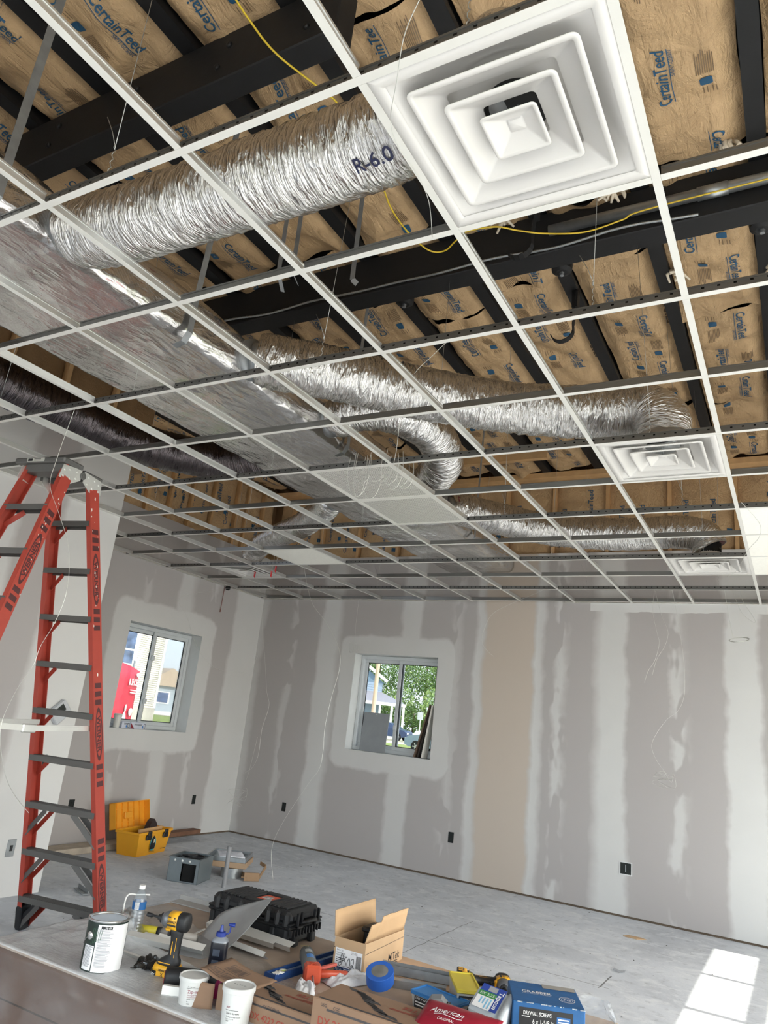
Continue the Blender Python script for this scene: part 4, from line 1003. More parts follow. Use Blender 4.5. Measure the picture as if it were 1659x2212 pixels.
for side in (1, -1):
    for sx in (1, -1):
        a, b = lad_pt(side, sx, 0.0), lad_pt(side, sx, 0.985)
        z = (b - a).normalized(); x = Vector((sx, 0, 0)); x = (x - z * x.dot(z)).normalized(); y = z.cross(x)
        M = Matrix(((x.x, y.x, z.x, a.x), (x.y, y.y, z.y, a.y), (x.z, y.z, z.z, a.z), (0, 0, 0, 1))); L = (b - a).length
        mb = MB(); mb.T = M
        mb.box((0.0, -0.04, 0.06), (0.005, 0.04, L)); mb.box((-0.03, -0.04, 0.06), (0.0, -0.035, L)); mb.box((-0.03, 0.035, 0.06), (0.0, 0.04, L))
        ra = mb.build('rail', m_red_rail, lad)
        if sx > 0:       # lettering on the outer face of the two rails that face the room
            pr = MB(); pr.T = M
            # outer face: local x = 0.0055; text runs along the rail
            for zc in (0.36, 1.34, 2.33):
                F = face((0.0056, 0, zc * L / 2.99), (0, 0, -1), (0, 1, 0)) if side > 0 else face((0.0056, 0, zc * L / 2.99), (0, 0, 1), (0, -1, 0))
                pts = []; n = 28
                for rr in (1.0, 0.80):
                    for q in range(n): pts.append((0.165 * math.cos(2 * PI * q / n) if rr == 1 else 0.138 * math.cos(2 * PI * q / n), (0.031 if rr == 1 else 0.0235) * math.sin(2 * PI * q / n), 0))
                old = pr.T; pr.T = old @ F
                pr.add(pts, [(q, (q + 1) % n, n + (q + 1) % n, n + q) for q in range(n)], 0)
                pr.T = old
                pr.text('WERNER', 0.044, F @ Matrix.Translation((0, -0.0150, 0)), 0, width=0.225, align='CENTER', bold=0.035)
                for s2 in (-1, 1):
                    for q in range(3):
                        t0 = s2 * (0.20 + 0.052 * q)
                        old = pr.T; pr.T = old @ F
                        pr.add([(t0 - 0.016, -0.027, 0), (t0 + 0.016, -0.027, 0), (t0 + 0.022, 0.027, 0), (t0 - 0.010, 0.027, 0)], [(0, 1, 2, 3)], 0); pr.T = old
            pr.build('printed_lettering', m_maroon, ra)
            sp = MB(); sp.T = M; q = random.Random(5 + side)
            for _ in range(18):
                zc = L - 0.1 - abs(q.gauss(0.35, 0.35)); yc = q.uniform(-.036, .036); rr = q.uniform(.001, .006)
                sp.add([(0.0062, yc + rr * math.cos(t) * q.uniform(.6, 1.2), zc + rr * q.uniform(.8, 2.6) * math.sin(t)) for t in [2 * PI * w / 7 for w in range(7)]], [tuple(range(7))], 0)
            o = sp.build('paint_spatter', m_spatter, ra); o['kind'] = 'stuff'
        # boot
        mb = MB(); mb.T = M; mb.box((-0.034, -0.046, 0.0), (0.009, 0.046, 0.16), 0, 0.006)
        bo = mb.build('boot', m_boot, lad)
        mb = MB(); mb.T = M; mb.box((0.0095, -0.043, 0.02), (0.0125, 0.043, 0.15)); mb.build('shoe_plate', m_cap, bo)
        # corner brace from boot to the lowest step
        k0 = STEP_Z[0] / LH; s0 = lad_pt(side, sx, k0)
        mb = MB(); p = lad_pt(side, sx, 0.03) - Vector((sx * 0.03, 0, 0)); q2 = s0 + Vector((-sx * 0.15, 0, -0.028))
        mb.bar(p, q2, 0.06, 0.035, 0, (sx, 0, 1), 0.008); mb.build('corner_brace', m_boot, lad)
    for i, z in enumerate(STEP_Z):
        k = z / LH; a, b = lad_pt(side, -1, k), lad_pt(side, 1, k)
        w = (b.x - a.x) / 2 - 0.004
        if i == 8: w = (b.x - a.x) / 2 - 0.004
        mb = MB(); yc = a.y
        mb.box((-w, yc - 0.042, z - 0.004), (w, yc + 0.042, z), 0)
        for s2 in (-1, 1): mb.box((-w, yc + s2 * 0.042 - 0.002, z - 0.034), (w, yc + s2 * 0.042 + 0.002, z + 0.001))
        for s2 in (-0.03, -0.018, -0.006, 0.006, 0.018, 0.03): mb.box((-w, yc + s2 - 0.003, z), (w, yc + s2 + 0.003, z + 0.003))
        mb.build('step', m_step, lad)
        if i < 3:
            for sx in (-1, 1):
                for yy in (-0.036, 0.036):
                    mb = MB(); mb.bar((sx * (w - 0.17), yc + yy, z - 0.03), (sx * (w + 0.012), yc + yy + side * 0.055, z - 0.20), 0.004, 0.034, 0, (0, 0, 1)); mb.build('step_brace', m_step if yy * side < 0 else m_red_rail if sx < 0 else m_step, lad)
        else:
            mb = MB(); mb.bar((-(w - 0.10), yc + 0.03, z - 0.03), (-(w + 0.005), yc + 0.03 + side * 0.03, z - 0.12), 0.004, 0.034, 0, (0, 0, 1)); mb.build('knee_brace', m_red_rail, lad)
# top cap in two halves, hinge plates, spreader bars
for side in (1, -1):
    mb = MB(); mb.box((-0.225 if side < 0 else -0.20, side * 0.095 - 0.085, LH - 0.035 - (0.02 if side > 0 else 0)), (0.175 if side < 0 else 0.165, side * 0.095 + 0.085, LH - (0.02 if side > 0 else 0)), 0, 0.008)
    mb.box((-0.15, side * 0.10 - 0.05, LH - 0.085), (0.15, side * 0.10 + 0.05, LH - 0.036)); mb.build('top_cap', m_cap, lad)
m_decal = plain('pale_decal', srgb(180, 180, 172), 0.5)
for (yy, zz, xx, w) in ((-0.182, LH - 0.030, -0.12, 0.14), (-LB - 0.043 - (LS - LB) * (1 - STEP_Z[8] / LH), STEP_Z[8] - 0.030, -0.05, 0.12)):
    mb = MB(); F = face((xx, yy, zz), (1, 0, 0), (0, 0, 1)); quad(mb, F, 0, 0, w, 0.024, 0); smallprint(mb, F @ Matrix.Translation((0, 0, 0.0006)), w * 0.4, 0.02, w * 0.4, 2, 0.009, 1); quad(mb, F @ Matrix.Translation((0, 0, 0.0006)), 0.008, 0.004, 0.045, 0.02, 1); mb.build('decal', [m_decal, m_boot], lad)
for sx in (1, -1):
    xo = sx * (WT / 2 + 0.010)
    for side in (1, -1):
        mb = MB(); y0 = side * 0.012
        poly = [(y0, LH - 0.03), (side * 0.165, LH - 0.045), (side * 0.185, LH - 0.13), (side * 0.085, LH - 0.145), (y0, LH - 0.10)]
        mb.T = Matrix(((0, 0, 1, xo - 0.002 if sx > 0 else xo - 0.002), (1, 0, 0, 0), (0, 1, 0, 0), (0, 0, 0, 1)))
        mb.prism(poly, 0.0, 0.004); o = mb.build('hinge_plate', m_alu, lad)
        k = MB()
        for (u, v) in ((0.05, 0.055), (0.05, 0.10), (0.11, 0.06), (0.10, 0.115), (0.15, 0.075), (0.155, 0.115)):
            k.T = Matrix(((0, 0, sx, xo + (0.002 if sx > 0 else -0.002)), (1, 0, 0, side * u), (0, 1, 0, LH - v), (0, 0, 0, 1))); k.lathe([(0.009, 0.0), (0.008, 0.003), (0.004, 0.004), (0.0, 0.004)], 10)
        k.T = Matrix(); k.build('rivet', m_alu, o)
    mb = MB(); mb.T = Matrix(((0, 0, sx, xo + 0.002 * sx), (1, 0, 0, 0.0), (0, 1, 0, LH - 0.065), (0, 0, 0, 1))); mb.lathe([(0.024, 0), (0.024, 0.004), (0.012, 0.005), (0.011, 0.010), (0.0, 0.010)], 20); mb.build('pivot', m_cap, lad)
    zs = 1.27; k = zs / LH; pa, pb = lad_pt(1, sx, k), lad_pt(-1, sx, k); xin = -sx * 0.045
    pa = pa + Vector((xin, -0.03, 0.02)); pb = pb + Vector((xin, 0.03, 0.02)); mid = (pa + pb) / 2 + Vector((0, 0, -0.015))
    for (p, q2) in ((pa, mid), (pb, mid)):
        mb = MB(); mb.bar(p, q2, 0.010, 0.032, 0, (0, 0, 1)); mb.bar(p + Vector((sx * .006, 0, 0)), q2 + Vector((sx * .006, 0, 0)), 0.004, 0.012, 0, (0, 0, 1)); mb.build('spreader_bar', m_alu, lad)
    mb = MB(); mb.T = Matrix.Translation(mid); mb.box((-0.012, -0.05, -0.024), (0.012, 0.05, 0.024), 0, 0.006); o = mb.build('spreader_hinge', m_alu, lad)

# ---------------------------------------------------------------- covered stack used as a work bench
m_carton = plain('brown_carton', srgb(100, 76, 62), 0.8, var=0.08, scale=4)
m_ply = plain('plywood_face', srgb(172, 154, 138), 0.75, var=0.14, scale=5, bump=0.1, bscale=30)
PT = 0.40
for k, (x0, x1, lab) in enumerate(((-2.31, -1.09, 'large brown carton under the paint can end of the plywood'), (-1.08, 0.14, 'large brown carton under the screw box end of the plywood'))):
    mb = MB(); mb.box((x0, 1.285, 0.0), (x1, 2.47, 0.381), 0, 0.004)
    t = solo('carton', lab, 'box', mb, m_carton, group='cartons holding up the plywood')
    g = MB(); g.box((x0 + 0.02, 1.2845, 0.187), (x1 - 0.02, 1.286, 0.194)); g.build('lid_seam', plain('dark_seam', srgb(60, 44, 34), 0.9), t)
mb = MB(); mb.box((-2.33, 1.265, 0.382), (0.15, 2.50, PT), 0, 0.002); solo('plywood_sheet', 'plywood sheet laid over cartons as a work surface full of tools', 'plywood', mb, m_ply)
mb = MB(); mb.T = Matrix.Translation((-0.62, 2.33, PT)) @ Matrix.Rotation(-0.05, 4, 'Z'); mb.box((-0.36, -0.10, 0.001), (0.36, 0.17, 0.018), 0, 0.002); solo('plywood_offcut', 'split plywood offcut lying past the opened carton', 'plywood', mb, plain('raw_plywood', srgb(196, 166, 138), 0.8, var=0.15, scale=7))
def film_mat(name, lo, hi):
    k = N(name); k.t.nodes.remove(k.b)
    tr = k.n('ShaderNodeBsdfTransparent'); tr.inputs[0].default_value = (0.93, 0.94, 0.95, 1)
    df = k.n('ShaderNodeBsdfDiffuse'); df.inputs[0].default_value = srgb(226, 230, 232); gl = k.n('ShaderNodeBsdfGlossy'); gl.inputs['Roughness'].default_value = 0.14
    v = k.coord(); bp = k.n('ShaderNodeBump'); bp.inputs['Strength'].default_value = 0.55; bp.inputs['Distance'].default_value = 0.01
    k.l(k.math('ADD', k.noise(v, 9, 6, 0.7, 1.5), k.math('MULTIPLY', k.noise(k.coord('Object', (5, 26, 9)), 2, 4, 0.6, 1.0), 0.6)), bp.inputs['Height']); k.l(bp.outputs[0], df.inputs['Normal']); k.l(bp.outputs[0], gl.inputs['Normal'])
    m1 = k.n('ShaderNodeMixShader'); dens = k.ramp(k.noise(v, 2.3, 4, 0.6, 0.8), [(0.35, grey(lo)), (0.65, grey(hi))]); k.l(dens, m1.inputs[0]); k.l(tr.outputs[0], m1.inputs[1]); k.l(df.outputs[0], m1.inputs[2])
    m2 = k.n('ShaderNodeMixShader'); fr = k.n('ShaderNodeLayerWeight'); fr.inputs[0].default_value = 0.5; k.l(bp.outputs[0], fr.inputs['Normal']); k.l(k.math('MULTIPLY_ADD', k.math('POWER', fr.outputs['Facing'], 4.0), 0.5, 0.05), m2.inputs[0]); k.l(m1.outputs[0], m2.inputs[1]); k.l(gl.outputs[0], m2.inputs[2]); k.l(m2.outputs[0], k.out.inputs[0])
    return k.m
m_film = film_mat('clear_plastic_film', 0.02, 0.13); m_film_top = film_mat('sky_sheen_film', 0.40, 0.72)  # top zone whitened to paint the sky's grazing reflection on the clear film
def film(u, v):
    # v: 0 at the back edge on top, 0.55 at the front edge, 1 at the floor
    x = -2.40 + 1.95 * u + 0.03 * nz(u * 5, v * 4)
    back = 2.35 - 0.75 * u + 0.10 * nz(u * 6, 3.3)
    w = 0.012 * abs(nz(u * 14, v * 9)) + 0.018 * max(0, nz(u * 5 + 4, v * 5)) + 0.008 * abs(nz(u * 33, v * 22))
    lump = 0.05 * math.exp(-((u - 0.17) / 0.09) ** 2 - ((v - 0.22) / 0.10) ** 2) * (1 + 1.5 * abs(nz(u * 40, v * 30)))
    if v < 0.5:
        t = v / 0.5; y = back + (1.25 - back) * t; z = PT + 0.003 + w * min(1, 4 * (1 - t)) + lump
        if x < -2.335: z -= (-2.335 - x) * 2.5
    elif v < 0.54:
        t = (v - 0.5) / 0.04; y = 1.25 - 0.008 * t; z = PT + 0.004 - 0.02 * t
    else:
        t = (v - 0.54) / 0.46; y = 1.242 - 0.012 * abs(nz(u * 9, t * 3)) - 0.03 * t * t - 0.03 * max(0, nz(u * 3 + t, t * 2)) - 0.006 * abs(nz(u * 30 + t * 6, t * 9)); z = (PT - 0.016) * (1 - t) + 0.006
    return (x, y, max(z, 0.004))
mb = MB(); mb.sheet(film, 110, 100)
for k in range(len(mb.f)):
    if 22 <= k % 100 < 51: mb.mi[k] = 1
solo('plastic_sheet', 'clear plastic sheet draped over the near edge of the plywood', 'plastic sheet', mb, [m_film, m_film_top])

# ---------------------------------------------------------------- things on the slab
m_yellow = plain('yellow_tool_plastic', srgb(226, 160, 34), 0.45, var=0.04)
m_yellow_in = plain('orange_yellow_lid_inside', srgb(232, 158, 40), 0.5, var=0.04)
m_blackp = plain('black_plastic', srgb(22, 22, 24), 0.5, var=0.1)
t = thing('toolbox', 'yellow plastic toolbox standing open by the side wall', 'toolbox', (-4.985, 4.865, 0), 0.215)
def tub_loft(mb, w0, d0, w1, d1, h, mi=0, th=0.006, y0=0.0):
    """open flared box, outer and inner skins; x = depth (front at 0, back at -d), y = width"""
    def ring(w, d, z, o): return [(-o - (d1 - d0) * 0 - y0, -w / 2 + o, z), (-o, w / 2 - o, z), (-d + o, w / 2 - o, z), (-d + o, -w / 2 + o, z)]
    A = ring(w0, d0, 0, 0); B = [(x + (0.02 if i < 2 else -0.02), y, h) for i, (x, y, z) in enumerate(ring(w1, d0, h, 0))]
    C = [(x - (0.008 if i < 2 else -0.008), y * (1 - 0.016 / w1 * 2), h) for i, (x, y, z) in enumerate(B)]; D = [(x - (0.008 if i < 2 else -0.008), y * 0.96, 0.01) for i, (x, y, z) in enumerate(A)]
    vs = A + B + C + D; fs = [(3, 2, 1, 0)] + [(k, (k + 1) % 4, 4 + (k + 1) % 4, 4 + k) for k in range(4)] + [(4 + k, 4 + (k + 1) % 4, 8 + (k + 1) % 4, 8 + k) for k in range(4)] + [(8 + k, 8 + (k + 1) % 4, 12 + (k + 1) % 4, 12 + k) for k in range(4)] + [(12, 13, 14, 15)]
    mb.add(vs, fs, mi)
mb = MB(); tub_loft(mb, 0.50, 0.23, 0.585, 0.25, 0.215); mb.box((-0.258, -0.305, 0.205), (0.03, -0.292, 0.228), 0, 0.003); mb.box((-0.258, 0.292, 0.205), (0.03, 0.305, 0.228), 0, 0.003); mb.box((0.018, -0.30, 0.205), (0.032, 0.30, 0.228), 0, 0.003); mb.box((-0.262, -0.30, 0.205), (-0.250, 0.30, 0.228), 0, 0.003)
body = mb.build('body', m_yellow, t)
lid = MB(); lid.T = Matrix.Translation((-0.258, 0, 0.225)) @ Matrix.Rotation(math.radians(-14), 4, 'Y')
lid.box((-0.075, -0.30, 0.0), (-0.069, 0.30, 0.255), 0); 
for a in (((-0.075, -0.30, 0.0), (0.0, -0.294, 0.255)), ((-0.075, 0.294, 0.0), (0.0, 0.30, 0.255)), ((-0.075, -0.30, 0.249), (0.0, 0.30, 0.255)), ((-0.075, -0.30, 0.0), (0.0, 0.30, 0.006))): lid.box(*a)
for yy in (-0.20, -0.10, 0.0, 0.10, 0.20): lid.box((-0.069, yy - 0.003, 0.006), (-0.055, yy + 0.003, 0.249))
for zz in (0.06, 0.19): lid.box((-0.069, -0.294, zz), (-0.057, 0.294, zz + 0.005))
lid.box((-0.069, -0.07, 0.09), (-0.045, 0.05, 0.155), 0, 0.006)
lo = lid.build('lid', m_yellow_in, t)
for yy in (-0.13, 0.17):
    mb = MB(); mb.box((0.024, yy - 0.045, 0.15), (0.042, yy + 0.045, 0.20), 0, 0.008); mb.box((0.030, yy - 0.03, 0.19), (0.046, yy + 0.03, 0.232), 0, 0.006); mb.build('latch', m_blackp, t)
pr = MB(); F = face((0.0195, -0.02, 0.105), (0, 1, 0), (-0.0, 0, 1)) 
old = pr.T; pr.T = F @ Matrix.Rotation(0.0, 4, 'Z')
pr.add([(0.052 * math.cos(a) , 0.068 * math.sin(a), 0) for a in [2 * PI * k / 24 for k in range(24)]], [tuple(range(24))], 0)
pr.add([(x, y, 0.001) for x, y in ((-0.05, -0.05), (0.035, -0.05), (0.045, -0.01), (0.02, 0.03), (0.025, 0.06), (0.0, 0.078), (-0.025, 0.055), (-0.045, 0.0))], [tuple(range(8))], 1)
pr.add([(x, y, 0.002) for x, y in ((0.005, 0.005), (0.022, 0.01), (0.018, 0.045), (0.004, 0.04))], [(0, 1, 2, 3)], 2)
pr.T = old; pr.T = Matrix()
smallprint(pr, face((0.0198, -0.07, 0.03), (0, 1, 0), (0, 0, 1)), 0.0, 0.012, 0.10, 2, 0.009, 3)
smallprint(pr, face((0.0195, 0.13, 0.035), (0, 1, 0), (0, 0, 1)), 0.0, 0.012, 0.09, 1, 0.012, 1)
pr.build('sticker', [plain('teal_print', srgb(70, 168, 176), 0.5), m_blackp, plain('cream_print', srgb(226, 214, 186), 0.6), plain('olive_print', srgb(112, 112, 52), 0.6)], body)
mb = MB(); q = random.Random(3)
tools = solo('pouch', 'dark leather pouch sticking up out of the open toolbox', 'pouch', (lambda m: m.prism([(-0.10, 0.0), (0.10, -0.02), (0.075, 0.10), (0.01, 0.155), (-0.03, 0.13)], -0.03, 0.03))(MB()), plain('dark_leather', srgb(50, 38, 36), 0.6, var=0.2), (-5.12, 4.93, 0.165), 0, rot=(PI / 2, 0, PI / 2 + 0.2))
mb = MB(); mb.bar((-5.02, 4.68, 0.222), (-5.11, 5.09, 0.225), 0.012, 0.035); solo('wood_strip', 'strip of wood laid across the open toolbox', 'lumber', mb, m_stud)
# boards against the side wall
for (a, b, w, z, mat, lab) in (((-5.38, 3.75), (-5.44, 5.35), 0.22, 0.06, plain('plaster_splashed_board', srgb(176, 164, 148), 0.85, var=0.2), 'plaster-splashed board on the slab behind the toolbox'), ((-5.36, 5.0), (-5.44, 6.02), 0.12, 0.045, plain('brown_lumber', srgb(116, 82, 62), 0.8, var=0.2), 'brown board poking out past the toolbox')):
    mb = MB(); mb.bar((a[0], a[1], z / 2 + (0.062 if 'brown board' in lab else 0.001)), (b[0], b[1], z / 2 + (0.062 if 'brown board' in lab else 0.001)), w, z, 0, (0, 0, 1), 0.004); solo('board', lab, 'lumber', mb, mat)
# grey sheet-metal fan housing
m_fan = plain('grey_sheet_metal', srgb(118, 126, 130), 0.45, 0.5, var=0.06)
t = thing('fan_housing', 'grey metal fan housing with a square dark opening', 'fan box', (-3.98, 4.36, 0), 0.33)
mb = MB(); w, d, h = 0.145, 0.15, 0.20
for a in (((-w, -d, 0), (-0.02, -d + 0.004, h)), ((0.115, -d, 0), (w, -d + 0.004, h)), ((-0.02, -d, h - 0.045), (0.115, -d + 0.004, h)), ((-0.02, -d, 0), (0.115, -d + 0.004, 0.012)), ((-w, -d, 0), (-w + 0.004, d, h)), ((w - 0.004, -d, 0), (w, d, h)), ((-w, d - 0.004, 0), (w, d, h)), ((-w, -d, 0), (w, d, 0.004))): mb.box(*a)
for a in (((-w - 0.008, -d - 0.008, h - 0.006), (w + 0.008, -d + 0.012, h)), ((-w - 0.008, d - 0.012, h - 0.006), (w + 0.008, d + 0.008, h)), ((-w - 0.008, -d, h - 0.006), (-w + 0.012, d, h)), ((w - 0.012, -d, h - 0.006), (w + 0.008, d, h))): mb.box(*a)
mb.build('casing', m_fan, t)
mb = MB(); mb.box((-0.02, -d + 0.03, 0.012), (0.115, -d + 0.034, h - 0.05)); mb.build('opening_backing', plain('matt_black', srgb(8, 8, 9), 0.9), t)  # near-black plate painting the dark inside of the square opening
mb = MB(); mb.T = Matrix.Translation((0.0, 0.02, 0.14)); mb.lathe([(0.10, 0), (0.11, 0.05), (0.10, 0.055), (0.09, 0.01), (0.0, 0.005)], 24); mb.lathe([(0.045, 0.0), (0.045, 0.06), (0.0, 0.065)], 16)
for k in range(4): mb.bar((0.04 * math.cos(k * PI / 2), 0.04 * math.sin(k * PI / 2), 0.05), (0.10 * math.cos(k * PI / 2), 0.10 * math.sin(k * PI / 2), 0.05), 0.012, 0.01)
mb.build('motor', m_boot, t)
k = MB()
for xx in (-0.09, -0.02, 0.05): k.T = Matrix.Translation((xx, -d, h - 0.025)) @ Matrix.Rotation(PI / 2, 4, 'X'); k.lathe([(0.010, 0), (0.010, 0.005), (0.0, 0.007)], 10)
k.build('screw_head', m_alu, t)
# second fan part with its paper sheet, on a round collar
t = thing('fan_grille', 'square metal fan frame with a paper sheet, raised on a round collar', 'fan part', (-3.97, 4.88, 0), 0.5)
mb = MB(); mb.T = Matrix.Translation((0.06, -0.12, 0)); mb.lathe([(0.10, 0.0), (0.10, 0.085), (0.092, 0.085), (0.092, 0.004), (0.0, 0.004)], 28); mb.build('collar', m_galv, t)
mb = MB(); mb.box((-0.17, -0.20, 0.086), (0.20, 0.20, 0.135), 0, 0.003); mb.build('carton_base', plain('tan_cardboard', srgb(164, 138, 112), 0.8), t)
mb = MB()
for a in (((-0.19, -0.2, 0.137), (0.19, -0.185, 0.175)), ((-0.19, 0.185, 0.137), (0.19, 0.2, 0.175)), ((-0.19, -0.185, 0.137), (-0.175, 0.185, 0.175)), ((0.175, -0.185, 0.137), (0.19, 0.185, 0.175)), ((-0.175, -0.185, 0.137), (0.175, 0.185, 0.141))): mb.box(*a)
mb.build('frame', m_galv, t)
mb = MB(); mb.T = Matrix.Translation((0.02, -0.05, 0.178)) @ Matrix.Rotation(0.3, 4, 'Z'); mb.sheet(lambda u, v: (-0.12 + 0.24 * u, -0.15 + 0.3 * v, 0.004 * math.sin(u * 5) + 0.003 * v), 6, 6, thick=0.0008); smallprint(mb, Matrix.Translation((-0.09, 0.08, 0.006)), 0, 0.02, 0.17, 9, 0.018, 1, h=0.2); mb.build('paper_sheet', [plain('white_paper', srgb(226, 228, 236), 0.8), plain('paper_print', srgb(150, 152, 160), 0.8)], t)
t = solo('bracket', 'tan folded hanger bracket lying beyond the pipe', 'bracket', (lambda m: (m.bar((-0.14, 0.0, 0.02), (0.0, -0.11, 0.03), 0.012, 0.04), m.bar((0.0, -0.11, 0.03), (0.02, -0.19, 0.03), 0.05, 0.012), m.bar((0.02, -0.19, 0.035), (0.13, -0.10, 0.035), 0.012, 0.07), m.bar((0.13, -0.10, 0.03), (0.13, 0.02, 0.11), 0.008, 0.03), m.bar((0.13, 0.02, 0.11), (0.04, 0.08, 0.12), 0.008, 0.03), m)[-1])(MB()), plain('tan_bracket', srgb(140, 112, 84), 0.7), (-3.72, 4.93, 0.004), 0.2)
mb = MB(); mb.lathe([(0.020, 0.0), (0.020, 0.335), (0.017, 0.335), (0.017, 0.01), (0, 0.01)], 20); solo('pipe_stub', 'grey plastic pipe stub standing upright out of the slab', 'pipe', mb, plain('grey_pvc', srgb(132, 132, 134), 0.45), (-3.6, 4.4, 0.0))
# scraps on the slab
m_card = plain('cardboard', srgb(180, 150, 116), 0.85, var=0.07, scale=5)
mb = MB(); mb.prism([(-0.09, -0.02), (0.02, -0.05), (0.1, -0.01), (0.06, 0.03), (-0.05, 0.04)], 0.001, 0.006); solo('cardboard_scrap', 'torn tan scrap lying on the open slab', 'scrap', mb, m_card, (-0.44, 6.05, 0), 0.2)
mb = MB(); mb.sheet(lambda u, v: (-0.04 + 0.08 * u, -0.035 + 0.07 * v, 0.003 + 0.015 * abs(u - 0.5)), 4, 2, thick=0.002); solo('plastic_clip', 'small clear plastic clip on the slab past the blue carton', 'scrap', mb, m_film, (-0.33, 4.90, 0), 0.1)
mb = MB(); mb.bar((-0.10, 0.05, 0.012), (0.10, -0.05, 0.012), 0.045, 0.003); mb.bar((-0.10, 0.07, 0.026), (0.10, -0.03, 0.026), 0.003, 0.03); solo('metal_offcut', 'short angled metal offcut on the slab beyond the stepladder', 'scrap', mb, m_galv_dull, (-4.12, 3.30, 0), 0.1)
mb = MB(); mb.tube(catmull([(-0.12, 0, 0.006), (-0.02, 0.02, 0.02), (0.06, 0.0, 0.02), (0.12, -0.05, 0.006)], 5), 0.006, 6); solo('white_strip', 'curled white plastic strip on the slab behind the brown carton', 'scrap', mb, m_white, (-1.62, 3.15, 0), 0.2)
q = random.Random(21); mb = MB()
for _ in range(260):
    x, y = q.uniform(-4.2, 3.2), q.uniform(2.6, 6.7); s = q.uniform(0.002, 0.008)
    mb.T = Matrix.Translation((x, y, 0)) @ Matrix.Rotation(q.uniform(0, 6), 4, 'Z'); mb.prism([(s * q.uniform(.5, 1.2) * math.cos(a), s * q.uniform(.4, .9) * math.sin(a)) for a in (0, 1.3, 2.4, 3.6, 5.0)], 0.0, s * q.uniform(0.15, 0.5), q.randrange(2))
mb.T = Matrix(); o = mb.build('debris', [plain('dark_crumb', srgb(80, 76, 72), 0.9), plain('white_crumb', srgb(224, 224, 222), 0.9)]); tag(o, 'scattered crumbs of plaster and dirt on the slab', 'debris', kind='stuff')
# ---------------------------------------------------------------- things on the plywood
P0 = PT + 0.001
m_tin = plain('bright_tin', srgb(206, 206, 204), 0.25, 0.9, var=0.04)
m_label_w = plain('white_label', srgb(222, 222, 222), 0.6, var=0.02)
m_print_k = plain('black_print', srgb(34, 34, 36), 0.6, var=0.02)
m_print_g = plain('grey_print', srgb(150, 150, 152), 0.6, var=0.05)
m_print_r = plain('maroon_print', srgb(136, 34, 60), 0.6)
m_print_w = plain('white_print', srgb(226, 226, 224), 0.6)
m_green_can = plain('dark_green_can', srgb(24, 40, 34), 0.4)
def wrap(r, z0=0.0):
    """maps label x (arc length, 0 facing -y) and y (height) onto a cylinder"""
    return lambda x, y, q=0: (r * math.sin(x / r), -r * math.cos(x / r), z0 + y)
def cquad(mb, sh, x0, y0, x1, y1, mi=0, n=6):
    mb.add([sh(x0 + (x1 - x0) * k / n, y) for k in range(n + 1) for y in (y0, y1)], [(2 * k, 2 * k + 2, 2 * k + 3, 2 * k + 1) for k in range(n)], mi)
VIEW = math.atan2(0.866, 0.50) - PI / 2      # local -y of round things faces the camera when turned by this angle
# paint can
t = thing('paint_can', 'metal gallon paint can with dark green and white label', 'paint can', (-1.735, 1.365, P0), 0.50)
mb = MB(); mb.lathe([(0.081, 0.0), (0.083, 0.004), (0.083, 0.186), (0.085, 0.190), (0.085, 0.194), (0.081, 0.195), (0.076, 0.190)], 40, mis=[1, 0, 1, 1, 1, 1]); mb.build('body', [m_green_can, m_tin], t)
mb = MB(); mb.lathe([(0.0765, 0.187), (0.0755, 0.193), (0.071, 0.193), (0.068, 0.186), (0.0, 0.186)], 36); mb.build('lid', m_tin, t)
mb = MB(); mb.lathe([(0.066, 0.1862), (0.05, 0.188), (0.0, 0.1875)], 30); mb.build('paint_with_glare', plain('white_paint_glare', srgb(240, 242, 240), 0.25), t)  # white paint in the lid; near-full white also carries a bright reflection
s1 = wrap(0.0836); s2 = wrap(0.0841); s3 = wrap(0.0845); pr = MB()
cquad(pr, s1, -0.012, 0.006, 0.135, 0.180, 0, 14); cquad(pr, s1, -0.066, 0.010, -0.016, 0.100, 0, 6)
for k in range(34): cquad(pr, s2, -0.004, 0.164 - 0.0042 * k, rnd.uniform(0.035, 0.055), 0.1655 - 0.0042 * k + 0.0008, 1, 4)
for k in range(18): cquad(pr, s2, -0.062, 0.094 - 0.0042 * k, rnd.uniform(-0.030, -0.02), 0.0965 - 0.0042 * k, 1, 4)
cquad(pr, s2, 0.002, 0.164, 0.048, 0.176, 2, 5); pr.text('2W-40X', 0.010, None, 3, width=0.027, shape=lambda x, y, q: s3(0.018 + x, 0.1665 + y))
for k in range(6): pr.add([s2(-0.036 + 0.008 * k, 0.104 + 0.004 * k), s2(-0.034 + 0.008 * k, 0.104 + 0.004 * k), s2(-0.030 + 0.004 * k + 0.004 * k, 0.165), s2(-0.032 + 0.008 * k, 0.165)], [(0, 1, 2, 3)], 4)
pr.build('printed_label', [m_label_w, m_print_g, m_print_k, m_print_w, plain('green_print', srgb(58, 92, 66), 0.5)], t)
mb = MB(); mb.T = Matrix.Translation(s1(-0.045, 0.135)) @ Matrix.Rotation(-0.045 / 0.0836, 4, 'Z') @ Matrix.Rotation(PI / 2, 4, 'X'); mb.lathe([(0.016, 0), (0.015, 0.003), (0.006, 0.006), (0, 0.006)], 16); mb.T = Matrix()
mb.tube(catmull([s3(-0.045, 0.138), s3(-0.075, 0.115), s3(-0.105, 0.092)], 6), 0.0018, 6); mb.build('bail_handle', m_tin, t)
